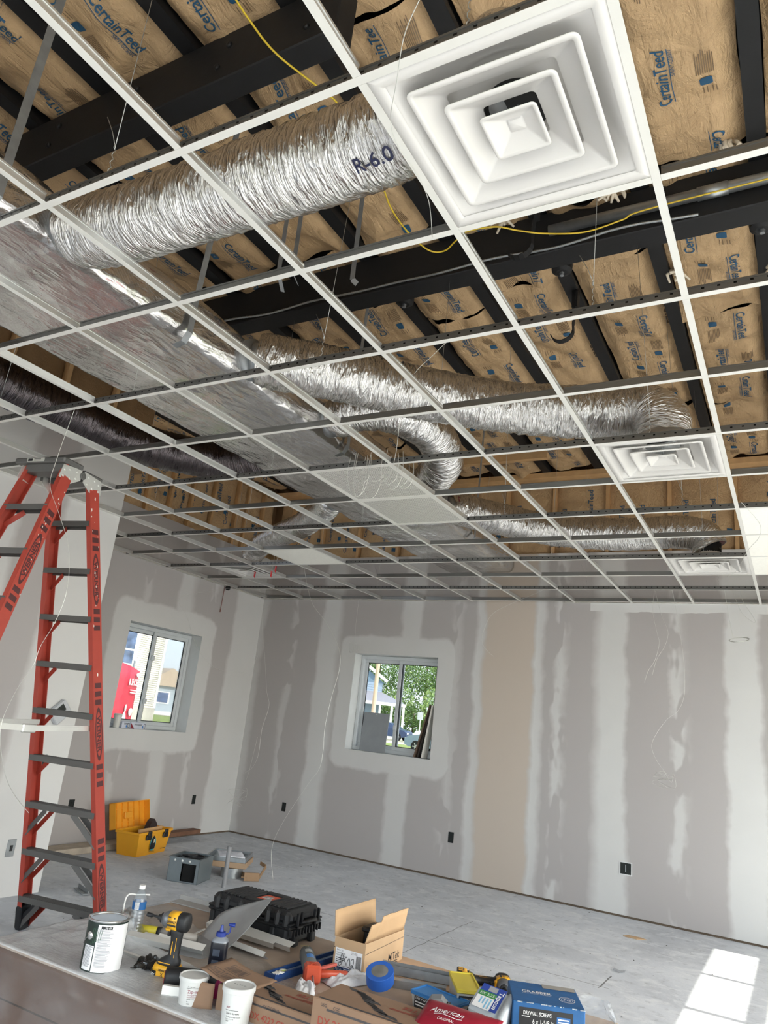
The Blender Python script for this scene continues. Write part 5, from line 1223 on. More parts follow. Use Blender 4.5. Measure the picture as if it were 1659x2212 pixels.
# water bottle
def water_mat():
    k = N('bottle_plastic'); k.t.nodes.remove(k.b)
    tr = k.n('ShaderNodeBsdfTransparent'); tr.inputs[0].default_value = (0.9, 0.93, 0.95, 1); gl = k.n('ShaderNodeBsdfGlossy'); gl.inputs['Roughness'].default_value = 0.06
    df = k.n('ShaderNodeBsdfDiffuse'); df.inputs[0].default_value = srgb(200, 205, 208)
    m0 = k.n('ShaderNodeMixShader'); m0.inputs[0].default_value = 0.14; k.l(tr.outputs[0], m0.inputs[1]); k.l(df.outputs[0], m0.inputs[2])
    mx = k.n('ShaderNodeMixShader'); fr = k.n('ShaderNodeLayerWeight'); k.l(k.math('MULTIPLY_ADD', k.math('POWER', fr.outputs['Facing'], 4.0), 0.6, 0.06), mx.inputs[0]); k.l(m0.outputs[0], mx.inputs[1]); k.l(gl.outputs[0], mx.inputs[2]); k.l(mx.outputs[0], k.out.inputs[0]); return k.m
m_bottle = water_mat()
t = thing('water_bottle', 'clear water bottle with blue label standing behind the paint can', 'bottle', (-1.985, 1.78, P0), 0.5)
pf = [(0.030, 0.0), (0.032, 0.006)]
for k in range(7): pf += [(0.0325, 0.012 + 0.015 * k), (0.0305, 0.0195 + 0.015 * k)]
pf += [(0.0325, 0.118), (0.0325, 0.152), (0.030, 0.165), (0.018, 0.192), (0.0125, 0.200), (0.0125, 0.208)]
mb = MB(); mb.lathe(pf, 24); mb.build('body', m_bottle, t)
mb = MB(); mb.lathe([(0.015, 0.205), (0.015, 0.222), (0.0, 0.223)], 18); mb.build('cap', m_white, t)
sh = wrap(0.0331); mb = MB(); cquad(mb, sh, -0.10, 0.118, 0.10, 0.152, 0, 30); s2 = wrap(0.0334); cquad(mb, s2, -0.012, 0.119, 0.010, 0.151, 1, 4); s3 = wrap(0.0337)
for k in range(6): cquad(mb, s3, -0.010 + 0.0034 * k, 0.122, -0.0085 + 0.0034 * k, 0.148, 2, 1)
mb.build('label', [plain('blue_label', srgb(32, 92, 150), 0.4, var=0.2), m_label_w, m_print_g], t)
# yellow extension pole, white tee offcuts
t = thing('extension_pole', 'yellow roller pole end with grey collar lying by the water bottle', 'pole', (-1.985, 1.80, P0 + 0.024), 0.38)
mb = MB(); mb.tube([(0, 0, 0), (0.10, 0.004, 0)], 0.023, 16); mb.build('grip', plain('yellow_grip', srgb(190, 174, 42), 0.5), t)
mb = MB(); mb.tube([(0.10, 0.004, 0), (0.118, 0.005, 0)], 0.0235, 16); mb.build('collar', m_boot, t)
mb = MB(); mb.tube([(0.118, 0.005, 0), (0.30, 0.012, -0.004)], 0.019, 16); mb.build('tube', plain('beige_tube', srgb(176, 170, 162), 0.4), t)
def tee_offcut(name, label, loc, rz, L, tilt=0.0, w=0.024, h=0.038):
    mb = MB(); mb.T = Matrix.Rotation(tilt, 4, 'X')
    mb.box((0, -w / 2, h), (L, w / 2, h + 0.0012), 0); mb.box((0, -0.0008, 0.006), (L, 0.0008, h), 1); mb.box((0, -0.003, 0.0), (L, 0.003, 0.006), 1)
    return solo(name, label, 'metal offcut', mb, [m_tee, m_web], loc, rz, group='ceiling tee offcuts on the plywood')
def angle_offcut(label, loc, rz, L, w=0.03, tilt=0.0):
    hl = min(w, 0.022)
    mb = MB(); mb.T = Matrix.Rotation(tilt, 4, 'X'); mb.box((0, 0, 0), (L, w, 0.0012), 0); mb.box((0, 0, -hl), (L, 0.0012, 0), 1)
    return solo('angle_offcut', label, 'metal offcut', mb, [m_tee, m_web], loc, rz, group='wall angle offcuts on the plywood')
angle_offcut('white wall angle offcut in front of the yellow pole end', (-1.93, 1.665, P0 + 0.034), 0.20, 0.245, 0.050, 0.15)
tee_offcut('tee_offcut', 'short tee offcut under the yellow pole end', (-1.885, 1.745, P0), 0.22, 0.20)
angle_offcut('slim dull wall angle offcut lying between pole and drill', (-1.80, 1.735, P0 + 0.03), 0.15, 0.26, 0.035, 0.6)
angle_offcut('long thin wall angle running behind the yellow drill', (-1.84, 1.535, P0 + 0.016), 0.02, 0.80, 0.016, 0.1)
angle_offcut('white wall angle offcut beside the bent sheet and black case', (-1.83, 2.115, P0 + 0.034), -0.02, 0.44, 0.036, 0.25)
tee_offcut('tee_offcut', 'galvanised tee offcut in front of the black case', (-1.735, 2.045, P0), -0.10, 0.40, 0.9)
angle_offcut('white wall angle offcut touching the black case', (-1.75, 2.165, P0 + 0.035), -0.10, 0.45, 0.042, 0.35)
mb = MB(); mb.T = Matrix.Rotation(0.06, 4, 'Z'); mb.box((0, 0, 0.0), (0.50, 0.085, 0.006), 0, 0.001); mb.box((0, 0.083, 0.0), (0.50, 0.086, 0.03)); solo('trim_panel', 'long pale grey trim panel tucked under the black case', 'trim', mb, plain('pale_grey_trim', srgb(166, 164, 160), 0.6), (-2.33, 2.37, P0))
mb = MB(); mb.tube(catmull([(0, 0, 0.0), (-0.02, 0.02, 0.12), (0.03, 0.05, 0.135), (0.08, 0.08, 0.14)], 6), 0.004, 6); solo('plastic_strap', 'bent white strap standing up beside the water bottle', 'strap', mb, m_white, (-2.16, 1.86, P0))
mb = MB(); mb.bar((0, 0, 0.003), (0.04, 0.16, 0.003), 0.012, 0.003); solo('white_stick', 'thin white stick lying on the plywood behind the yellow drill', 'stick', mb, m_white, (-1.80, 1.97, P0), 0.5)
# crumpled foil pack
mb = MB()
def crum(u, v, s=0.0, A=0.07):
    x = A * (u - 0.5) * 2; y = A * 0.8 * (v - 0.5) * 2
    return (x + 0.012 * nz(u * 6, v * 6, s), y + 0.012 * nz(u * 6, v * 6, s + 9), max(0.002, 0.035 * (1 - (2 * u - 1) ** 2) * (1 - (2 * v - 1) ** 2) + 0.030 * abs(nz(u * 4.3, v * 4.3, s + 3))))
mb.sheet(lambda u, v: crum(u, v, 2.0), 26, 22); solo('foil_wrapper', 'crumpled black and silver wrapper lying between can and drill', 'wrapper', mb, foil('black_silver_wrapper', srgb(90, 92, 94), 0.25, 3, 3, 0.6), (-1.60, 1.52, P0), 0.4)
# yellow and black impact driver standing on its battery
m_dy = plain('yellow_power_tool', srgb(222, 164, 32), 0.4)
m_dk = plain('black_rubber_grip', srgb(24, 24, 26), 0.55)
m_dg = plain('grey_power_tool', srgb(104, 106, 110), 0.35, 0.4)
def loftx(mb, secs, n=16, mi=0, p=3.0):
    """superellipse sections: (x, y, z, ry, rz) joined along x (or any path)"""
    vs = []
    for (c, ax, ry, az, rz) in secs:
        c = Vector(c); ax = Vector(ax); az = Vector(az)
        for k in range(n):
            a = 2 * PI * k / n; ca, sa = math.cos(a), math.sin(a); d = (abs(ca) ** p + abs(sa) ** p) ** (-1 / p)
            vs.append(c + ax * ry * ca * d + az * rz * sa * d)
    m = len(secs); fs = [(i * n + k, i * n + (k + 1) % n, (i + 1) * n + (k + 1) % n, (i + 1) * n + k) for i in range(m - 1) for k in range(n)]
    fs += [tuple(range(n - 1, -1, -1)), tuple((m - 1) * n + k for k in range(n))]
    mb.add(vs, fs, mi, True)
Y_, Z_, X_ = (0, 1, 0), (0, 0, 1), (1, 0, 0)
def power_tool(label, loc, rot, nosey=False):
    t = thing('impact_driver', label, 'power tool', loc, rot=rot, group='yellow and black cordless tools')
    zt = 0.208
    mb = MB(); loftx(mb, [((-0.066, 0, zt), Y_, 0.025, Z_, 0.028), ((-0.060, 0, zt), Y_, 0.033, Z_, 0.037), ((-0.028, 0, zt), Y_, 0.034, Z_, 0.038), ((-0.026, 0, zt), Y_, 0.032, Z_, 0.036)], p=2.6); mb.build('motor_cap', m_dk, t)
    mb = MB(); loftx(mb, [((-0.027, 0, zt), Y_, 0.033, Z_, 0.037), ((0.020, 0, zt), Y_, 0.033, Z_, 0.036)], p=2.8); ho = mb.build('housing', m_dy, t)
    mb = MB(); loftx(mb, [((0.019, 0, zt), Y_, 0.0335, Z_, 0.036), ((0.045, 0, zt), Y_, 0.030, Z_, 0.031), ((0.058, 0, zt), Y_, 0.022, Z_, 0.023)], p=2.2); mb.build('gear_case', m_dg, t)
    mb = MB(); mb.T = Matrix.Translation((0.056, 0, zt)) @ Matrix.Rotation(PI / 2, 4, 'Y'); mb.lathe([(0.020, 0), (0.020, 0.012), (0.012, 0.016), (0.011, 0.028), (0.0, 0.028)], 16); ch = mb.build('chuck', m_dk, t)
    mb = MB(); mb.T = Matrix.Translation((0.082, 0, zt)) @ Matrix.Rotation(PI / 2, 4, 'Y'); mb.lathe([(0.0045, 0), (0.0045, 0.035), (0.0085, 0.037), (0.0085, 0.062), (0.005, 0.062), (0, 0.055)], 12); mb.build('bit', m_boot, ch)
    lean = 0.016
    mb = MB(); loftx(mb, [((-0.012, 0, zt - 0.024), X_, 0.034, Y_, 0.024), ((-0.018, 0, zt - 0.045), X_, 0.027, Y_, 0.020), ((-0.020, 0, 0.115), X_, 0.022, Y_, 0.0185), ((-0.018, 0, 0.082), X_, 0.023, Y_, 0.0185), ((-0.010, 0, 0.066), X_, 0.042, Y_, 0.028), ((0.0, 0, 0.052), X_, 0.052, Y_, 0.034), ((0.0, 0, 0.044), X_, 0.051, Y_, 0.034)][::-1], p=2.6); gr = mb.build('grip', m_dk, t)
    mb = MB(); mb.box((0.012, -0.010, zt - 0.062), (0.026, 0.010, zt - 0.034), 0, 0.004); mb.build('trigger', m_dk, t)
    mb = MB(); mb.box((0.004, -0.022, zt - 0.040), (0.034, 0.022, zt - 0.026), 0, 0.006); mb.build('trigger_guard', m_dy, t)
    mb = MB(); loftx(mb, [((0.0, 0, 0.020), X_, 0.058, Y_, 0.038), ((0.0, 0, 0.030), X_, 0.060, Y_, 0.039), ((0.002, 0, 0.045), X_, 0.052, Y_, 0.036)], p=5); mb.build('battery_top', m_dy, t)
    mb = MB(); loftx(mb, [((0.002, 0, 0.0), X_, 0.058, Y_, 0.037), ((0.002, 0, 0.004), X_, 0.060, Y_, 0.039), ((0.0, 0, 0.021), X_, 0.059, Y_, 0.039)], p=6); ba = mb.build('battery', m_dk, t)
    for sy in (-1, 1):
        pr = MB(); rx = (1, 0, 0) if sy < 0 else (-1, 0, 0)
        F = face((-0.003, sy * 0.0345, zt - 0.004), rx, (0, 0, 1)); quad(pr, F, -0.022, -0.012, 0.022, -0.005, 0)
        pr.text('DEWALT', 0.013, F @ Matrix.Translation((0, 0.0, 0.0006)), 0, width=0.042, align='CENTER', bold=0.03)
        quad(pr, F, 0.010, 0.018, 0.016, 0.024, 0); quad(pr, F, -0.020, 0.020, -0.006, 0.024, 0)
        F2 = face((0.0, sy * 0.0405, 0.004), rx, (0, 0, 1)); quad(pr, F2, -0.028, 0.002, 0.026, 0.020, 1); pr.text('DEWALT', 0.010, F2 @ Matrix.Translation((0, 0.021, 0.0004)), 0, width=0.036, align='CENTER', bold=0.03)
        pr.text('20v', 0.012, F2 @ Matrix.Translation((-0.052, 0.003, 0)), 2, bold=0.01)
        pr.text('X', 0.018, F2 @ Matrix.Translation((0.0, 0.003, 0.0004)), 0, align='CENTER', bold=0.03)
        F3 = face((-0.018, sy * 0.0192, 0.10), rx, (0, 0, 1)); quad(pr, F3, -0.006, -0.015, -0.002, 0.035, 1); quad(pr, F3, 0.012, 0.0, 0.0145, 0.05, 1); quad(pr, F3, 0.012, -0.03, 0.0145, -0.012, 1)
        F4 = face((0.0, sy * 0.0345, 0.054), rx, (0, 0, 1)); quad(pr, F4, -0.03, 0.0, 0.03, 0.003, 1)
        pr.build('printed_marking', [m_print_k, m_dy, m_print_w], ho)
    return t
power_tool('yellow and black impact driver standing upright on its battery', (-1.485, 1.50, P0), (0, 0, math.radians(190)))
# black and red cordless handle, white chip, tubs
t = thing('cordless_tool', 'black and red cordless tool lying behind the short white tub', 'power tool', (-1.40, 1.40, P0 + 0.036), rot=(0, 0, 0.62))
mb = MB(); loftx(mb, [((0.0, 0, 0), Y_, 0.030, Z_, 0.034), ((0.01, 0, 0), Y_, 0.033, Z_, 0.036), ((0.06, 0, 0.002), Y_, 0.034, Z_, 0.036), ((0.12, 0.004, 0.004), Y_, 0.030, Z_, 0.030), ((0.22, 0.01, 0.0), Y_, 0.028, Z_, 0.028)], p=2.6); mb.build('body', m_dk, t)
m_redp = plain('dark_red_plastic', srgb(150, 40, 44), 0.45)
mb = MB(); mb.box((-0.004, -0.012, -0.024), (0.0, 0.010, 0.024), 0, 0.001); mb.build('end_badge', m_redp, t)
mb = MB(); mb.bar((0.07, -0.033, -0.02), (0.09, -0.033, 0.03), 0.004, 0.012); mb.build('red_trim', m_redp, t)
mb = MB(); loftx(mb, [((0.10, 0.05, -0.01), Y_, 0.022, Z_, 0.02), ((0.18, 0.075, -0.012), Y_, 0.028, Z_, 0.022), ((0.21, 0.08, -0.012), Y_, 0.02, Z_, 0.018)], p=2.2); mb.build('head', m_redp, t)
mb = MB(); mb.box((0, 0, 0), (0.11, 0.02, 0.035), 0, 0.001); solo('white_chip', 'small white board chip lying against the short white tub', 'scrap', mb, m_white, (-1.345, 1.33, P0), 0.45)
m_tub = plain('white_tub_plastic', srgb(204, 204, 200), 0.45, var=0.06, scale=14)
def plastic_tub(label, loc, r, h, rz, lines, tall):
    t = thing('plastic_tub', label, 'tub', loc, rz, 'white screw tubs')
    mb = MB(); mb.lathe([(r * 0.80, 0.0), (r * 0.83, 0.004), (r * 0.96, h * 0.86), (r * 0.96, h * 0.90)], 36); bo = mb.build('body', m_tub, t)
    mb = MB(); mb.lathe([(r * 0.975, h * 0.86), (r * 1.02, h * 0.87), (r * 1.02, h * 0.985), (r * 0.985, h), (r * 0.93, h), (r * 0.90, h * 0.965), (0.0, h * 0.965)], 36); li = mb.build('lid', m_tub, t)
    pr = MB()
    def sh(x, y, q=0, e=0.0006):
        rr = r * (0.83 + 0.13 * min(1, y / (h * 0.86))) + e; a = x / rr; return (rr * math.sin(a), -rr * math.cos(a), y)
    y = h * (0.70 if not tall else 0.52)
    for txt, size, mi, dy in lines:
        if txt == '-': cquad(pr, sh, -0.004, y, 0.046, y + 0.0012, mi, 6)
        elif txt == '|||':
            for k in range(9): cquad(pr, sh, 0.012 + 0.0026 * k, y, 0.0135 + 0.0026 * k, y + 0.010, mi, 1)
        else: pr.text(txt, size, None, mi, shape=lambda a, b, q, y=y: sh(a, y + b, 0))
        y -= dy
    pr.build('printed_label', [m_print_k, m_print_r], bo)
    if tall:
        k = MB(); k.text('8 x 1/2 in', 0.014, Matrix.Translation((-0.03, 0.0, h * 0.9665)) @ Matrix.Rotation(0.15, 4, 'Z'), 0); k.build('handwriting', m_print_k, li)
    return t
plastic_tub('short white screw tub with maroon printing', (-1.21, 1.352, P0), 0.056, 0.100, 0.35, [('For use with', 0.0055, 0, 0.004), ('-', 0, 0, 0.016), ('Zip-in', 0.0165, 1, 0.008), ('The Original Metal', 0.0052, 1, 0.007), ('Drywall Screw', 0.0052, 1, 0.007), ('Needle point', 0.0052, 0, 0.008), ('6 x 1', 0.006, 0, 0.008), ('1000', 0.006, 0, 0.012), ('DO NOT USE WITH IMPACT', 0.0042, 0, 0.0)], False)
plastic_tub('tall white screw tub with handwriting on its lid', (-0.965, 1.32, P0), 0.060, 0.130, -0.05, [('AIP', 0.010, 1, 0.006), ('-', 0, 0, 0.012), ('Zip-in Screws', 0.009, 0, 0.010), ('The Original Metal Drywall', 0.005, 0, 0.007), ('Screw 7 x 7/16', 0.005, 0, 0.007), ('1000', 0.006, 0, 0.018), ('|||', 0, 0, 0.0)], True)
# blue chalk bottle
t = thing('chalk_bottle', 'squeeze bottle of dark blue chalk with blue cap', 'bottle', (-1.31, 1.60, P0), 0.5)
def chalkmat():
    k = N('dark_chalk_bottle'); k.set(Roughness=0.3); z = k.n('ShaderNodeSeparateXYZ'); k.l(k.coord(), z.inputs[0])
    k.col(k.mix(k.math('GREATER_THAN', z.outputs[2], 0.150), srgb(12, 15, 26), srgb(118, 122, 128))); return k.m
mb = MB(); loftx(mb, [((0, 0, 0.0), X_, 0.034, Y_, 0.026), ((0, 0, 0.004), X_, 0.037, Y_, 0.029), ((0, 0, 0.145), X_, 0.036, Y_, 0.029), ((0, 0, 0.160), X_, 0.032, Y_, 0.027), ((0, 0, 0.168), X_, 0.019, Y_, 0.019), ((0, 0, 0.172), X_, 0.018, Y_, 0.018)], 28, p=3.2); mb.build('body', chalkmat(), t)
m_bluecap = plain('blue_cap', srgb(30, 52, 130), 0.4)
mb = MB(); mb.lathe([(0.021, 0.170), (0.021, 0.184), (0.018, 0.187), (0.009, 0.188), (0.005, 0.212), (0.0, 0.213)], 20); mb.build('cap', m_bluecap, t)
mb = MB(); mb.tube(catmull([(0.02, 0, 0.178), (0.034, 0, 0.186), (0.036, 0, 0.203), (0.036, 0, 0.210)], 5), 0.003, 6); mb.T = Matrix.Translation((0.028, 0, 0.216)) @ Matrix.Rotation(PI / 2, 4, 'Y'); mb.lathe([(0.005, 0), (0.009, 0.026), (0.0, 0.026)], 14); mb.build('tethered_plug', m_bluecap, t)
mb = MB()
for zz in (0.06, 0.10): mb.box((-0.020, -0.031, zz), (0.010, -0.028, zz + 0.026), 0, 0.003)
mb.build('thumb_dimple', plain('dark_window', srgb(60, 66, 78), 0.25), t)
# bent sheet metal
BN = catmull([(-1.70, 1.72, 0.408), (-1.632, 1.735, 0.404), (-1.544, 1.76, 0.404), (-1.474, 1.80, 0.430), (-1.437, 1.86, 0.47), (-1.415, 1.95, 0.543), (-1.412, 2.075, 0.627)], 6)
BF = catmull([(-1.86, 2.00, 0.408), (-1.80, 1.985, 0.406), (-1.765, 1.97, 0.408), (-1.740, 1.99, 0.425), (-1.716, 2.02, 0.475), (-1.665, 2.055, 0.535), (-1.425, 2.088, 0.632)], 6)
mb = MB()
def bent(u, v):
    i = min(int(u * (len(BN) - 1)), len(BN) - 2); f = u * (len(BN) - 1) - i
    a, b = BN[i].lerp(BN[i + 1], f), BF[i].lerp(BF[i + 1], f); c = a.lerp(b, v); c.z = max(0.4035, c.z - 0.035 * math.sin(PI * v) * math.sin(PI * u) + 0.003 * nz(u * 5, v * 5)); return c
mb.sheet(bent, 36, 12, thick=0.0012); solo('bent_sheet', 'curved sheet of bare metal curling up in front of the black case', 'sheet metal', mb, plain('dusty_zinc', srgb(158, 160, 160), 0.5, 0.45, var=0.12, scale=7))
# black hard case
t = thing('hard_case', 'black ribbed hard case with an orange label on its lid', 'case', (-1.63, 2.335, P0))
m_case = plain('black_case_plastic', srgb(33, 34, 36), 0.5, var=0.1, bump=0.15, bscale=200)
hx, hy = 0.27, 0.145
mb = MB(); mb.box((-hx + 0.02, -hy + 0.012, 0.0), (hx - 0.02, hy - 0.012, 0.105), 0, 0.02); mb.box((-hx, -hy, 0.078), (hx, hy, 0.096), 0, 0.008); mb.build('base', m_case, t)
mb = MB(); mb.box((-hx + 0.01, -hy + 0.006, 0.097), (hx - 0.01, hy - 0.006, 0.160), 0, 0.022); mb.box((-hx, -hy, 0.097), (hx, hy, 0.108), 0, 0.005); li = mb.build('lid', m_case, t)
mb = MB()
for k in range(17):
    x = -0.21 + 0.026 * k
    if -0.045 < x < 0.06: continue
    mb.box((x - 0.0095, -hy + 0.035, 0.158), (x + 0.0095, hy - 0.035, 0.168), 0, 0.004)
for k in range(2):
    mb.box((-0.06, (-0.115, 0.06)[k], 0.158), (0.075, (-0.06, 0.115)[k], 0.167), 0, 0.004)
mb.build('lid_rib', m_case, li)['kind'] = 'stuff'
for x in (-0.21, -0.15, -0.06, 0.03, 0.12, 0.18, 0.235):
    mb = MB(); mb.box((x - 0.016, -hy - 0.010, 0.085), (x + 0.016, -hy + 0.03, 0.158), 0, 0.012); mb.build('side_rib', m_case, t)
for x in (-0.235, 0.0, 0.16):
    mb = MB(); mb.box((x - 0.014, -hy - 0.003, 0.0), (x + 0.014, -hy + 0.02, 0.08), 0, 0.005); mb.build('foot_rib', m_case, t)
# short end toward the storefront: latches, handle, rib comb
for y in (-0.075, 0.075):
    mb = MB(); mb.box((hx - 0.004, y - 0.022, 0.085), (hx + 0.014, y - 0.012, 0.155), 0, 0.004); mb.box((hx - 0.004, y + 0.012, 0.085), (hx + 0.014, y + 0.022, 0.155), 0, 0.004); mb.box((hx - 0.004, y - 0.022, 0.082), (hx + 0.018, y + 0.022, 0.10), 0, 0.005); mb.build('latch', m_blackp, t)
mb = MB(); mb.tube(catmull([(hx, -0.055, 0.105), (hx + 0.022, -0.045, 0.112), (hx + 0.026, 0.0, 0.114), (hx + 0.022, 0.045, 0.112), (hx, 0.055, 0.105)], 5), 0.010, 10); mb.build('handle', m_blackp, t)
mb = MB()
for k in range(11): mb.box((hx - 0.012, -0.13 + 0.026 * k - 0.003, 0.048), (hx + 0.004, -0.13 + 0.026 * k + 0.003, 0.08))
mb.build('rib_comb', m_case, t)['kind'] = 'stuff'
for y in (-0.075, 0.075):
    mb = MB(); mb.box((hx - 0.03, y - 0.02, 0.0), (hx + 0.002, y + 0.02, 0.05), 0, 0.006); mb.build('foot_rib', m_case, t)
mb = MB(); quad(mb, Matrix.Translation((-0.035, -0.06, 0.1612)), 0, 0, 0.095, 0.12, 0); quad(mb, Matrix.Translation((-0.02, -0.02, 0.1618)), 0, 0, 0.05, 0.05, 1); smallprint(mb, Matrix.Translation((-0.018, -0.018, 0.1622)), 0, 0.045, 0.045, 4, 0.011, 2); mb.build('orange_label', [plain('orange_label_ink', srgb(206, 92, 62), 0.6), m_label_w, m_print_k], li)
mb = MB(); F = face((-0.035, -hy + 0.0115, 0.025), (1, 0, 0), (0, 0, 1)); quad(mb, F, 0, 0, 0.05, 0.065, 0); bars(mb, F @ Matrix.Translation((0.006, 0.006, 0.0006)), 0.036, 0.02, 12, 1, 4); smallprint(mb, F @ Matrix.Translation((0, 0, 0.0006)), 0.006, 0.058, 0.036, 3, 0.009, 1); mb.build('barcode_label', [plain('cream_label', srgb(196, 194, 176), 0.7), m_print_k], t)
# level
t = thing('box_level', 'long blue box level lying on the plywood with a putty smear', 'level', (-1.155, 1.775, P0), math.radians(86))
m_lev = plain('blue_level_body', srgb(34, 66, 118), 0.4); m_lev_in = plain('pale_blue_web', srgb(128, 146, 172), 0.5, var=0.2, scale=20)
mb = MB(); L = 0.60
mb.box((0, -0.03, 0.0), (L, -0.022, 0.03)); mb.box((0, 0.022, 0.0), (L, 0.03, 0.03)); mb.box((0, -0.022, 0.0), (0.006, 0.022, 0.03)); mb.box((L - 0.006, -0.022, 0.0), (L, 0.022, 0.03)); mb.build('frame', m_lev, t)
mb = MB(); mb.box((0.006, -0.022, 0.010), (L - 0.006, 0.022, 0.014)); mb.build('web', m_lev_in, t)
for x in (0.09, 0.30, 0.51):
    mb = MB(); mb.T = Matrix.Translation((x, 0, 0.014)); mb.lathe([(0.018, 0), (0.018, 0.012), (0.013, 0.012), (0.013, 0.004), (0, 0.004)], 20); v = mb.build('vial_ring', m_blackp if x > 0.2 else plain('cream_vial', srgb(206, 204, 190), 0.4), t)
    k = MB(); k.tube([(x - 0.012, 0, 0.021), (x + 0.012, 0, 0.021)], 0.005, 10); k.build('vial', plain('green_vial', srgb(176, 196, 90), 0.2), v)
mb = MB(); mb.sheet(lambda u, v: (0.01 + 0.05 * u + 0.01 * nz(u * 5, v * 5), -0.03 + 0.03 * v, 0.032 + 0.006 * nz(u * 7, v * 7)), 6, 5, thick=0.004); mb.build('putty_smear', m_white, t)
# caulking gun
t = thing('caulking_gun', 'grey caulking gun with an orange-red handle', 'caulking gun', (-1.19, 2.10, P0 + 0.036), rot=(0, 0, math.radians(-50)))
mb = MB(); loftx(mb, [((-0.02, 0, 0), Y_, 0.020, Z_, 0.022), ((-0.01, 0, 0), Y_, 0.031, Z_, 0.033), ((0.02, 0, 0), Y_, 0.034, Z_, 0.035), ((0.235, 0, 0.0), Y_, 0.034, Z_, 0.035)], 20, p=2.2); ba = mb.build('barrel', plain('dark_grey_barrel', srgb(88, 90, 90), 0.5), t)
for (x0, x1, mm) in ((0.045, 0.085, plain('pale_window', srgb(170, 172, 168), 0.3)), (0.115, 0.165, plain('blue_window', srgb(52, 116, 186), 0.35))):
    mb = MB(); mb.sheet(lambda u, v: (x0 + (x1 - x0) * u, 0.0345 * math.cos(PI * (0.30 + 0.35 * v)) * (1), 0.0357 * math.sin(PI * (0.30 + 0.35 * v))), 6, 8); mb.build('sight_window', mm, ba)
mb = MB(); mb.text('PRO', 0.020, Matrix.Translation((0.0, 0.006, 0.0362)) @ Matrix.Rotation(-PI / 2, 4, 'Z'), 0, bold=0.02); mb.build('printed_marking', plain('cream_print2', srgb(206, 196, 120), 0.5), ba)
m_orange = plain('orange_red_handle', srgb(190, 78, 52), 0.4, var=0.05)
mb = MB(); mb.box((0.228, -0.036, -0.034), (0.298, 0.036, 0.038), 0, 0.009); hb = mb.build('handle_block', m_orange, t)
mb = MB()
for a in (-0.7, 0.7): mb.T = Matrix.Translation((0.266, 0.0, 0.0388)) @ Matrix.Rotation(a, 4, 'Z'); mb.box((-0.022, -0.002, 0), (0.022, 0.002, 0.002))
mb.build('raised_emblem', m_orange, hb)
mb = MB(); loftx(mb, [((0.262, 0.022, 0.0), X_, 0.022, Z_, 0.018), ((0.250, 0.08, -0.002), X_, 0.016, Z_, 0.015), ((0.235, 0.155, -0.006), X_, 0.015, Z_, 0.014), ((0.23, 0.165, -0.006), X_, 0.010, Z_, 0.010)], 14, p=2.4); mb.build('grip', m_orange, t)
mb = MB(); mb.bar((0.235, 0.03, 0.01), (0.185, 0.115, 0.018), 0.02, 0.012, 0, (0, 0, 1), 0.003); mb.build('trigger', plain('rose_trigger', srgb(196, 96, 84), 0.45), t)
mb = MB(); mb.tube([(0.298, 0.0, 0.0), (0.36, 0.0, -0.02)], 0.004, 8); mb.build('push_rod', m_galv_dull, t)
# rags
m_rag = plain('white_rag_cloth', srgb(206, 206, 208), 0.95, var=0.08, scale=30, bump=0.6, bscale=120)
def rag(label, loc, A, B, H, seed, rz):
    mb = MB()
    def fn(u, v):
        x = A * (u - 0.5) * (1 - 0.25 * v) + 0.01 * nz(v * 5, seed); y = B * (v - 0.5) + 0.012 * nz(u * 5, seed + 4)
        e = (1 - (2 * u - 1) ** 4) * (1 - (2 * v - 1) ** 4)
        return (x, y, 0.003 + e * (H * (0.5 + 0.8 * abs(nz(u * 3.2, v * 3.2, seed))) + 0.012 * abs(nz(u * 9, v * 9, seed))))
    mb.sheet(fn, 26, 26, thick=0.002); return solo('rag', label, 'rag', mb, m_rag, loc, rz, group='white rags among the tools')
rag('white terry rag heaped between the caulking gun and blue tape', (-0.90, 2.03, P0), 0.12, 0.24, 0.05, 3.3, -0.4)
rag('small white rag crumpled in front of the caulking gun handle', (-0.985, 1.80, P0), 0.09, 0.12, 0.04, 7.7, 0.5)
# opened carton
t = thing('cardboard_box', 'opened tan cardboard box with a white shipping label', 'box', (-0.952, 2.275, P0))
m_box_in = plain('tan_box_inside', srgb(190, 156, 118), 0.85, var=0.05)
hx, hy, h, th = 0.082, 0.19, 0.148, 0.004
for nm, lo, hi in (('side_panel', (-hx, -hy, 0), (-hx + th, hy, h)), ('side_panel', (hx - th, -hy, 0), (hx, hy, h)), ('end_panel', (-hx + th, -hy, 0), (hx - th, -hy + th, h)), ('end_panel', (-hx + th, hy - th, 0), (hx - th, hy, h)), ('bottom_panel', (-hx + th, -hy + th, 0), (hx - th, hy - th, th))):
    mb = MB(); mb.box(lo, hi); pn = mb.build(nm, m_card, t)
    if nm == 'end_panel' and lo[1] < 0: endp = pn
    if nm == 'side_panel' and lo[0] > 0: sidep = pn
mb = MB(); mb.sheet(lambda u, v: (-hx - 0.012 * v, -hy + 2 * hy * u, h + 0.105 * v), 8, 3, thick=0.004); mb.build('flap', m_box_in, t)
def torn(u, v):
    top = 0.10 * (0.78 + 0.22 * (u > 0.25) + 0.05 * nz(u * 9, 2.0)); y = -hy + 2 * hy * (u * (1 - 0.05 * v) + 0.05 * v * (0.5 + 0.5 * nz(v * 4, 1)))
    return (hx + 0.022 * v - 0.004, y, h + top * v)
mb = MB(); mb.sheet(torn, 24, 4, thick=0.004); mb.build('flap', m_box_in, t)
mb = MB(); F = face((-hx + 0.010, -hy - 0.0008, 0.010), (1, 0, 0), (0, 0, 1)); Z = lambda e: F @ Matrix.Translation((0, 0, e))
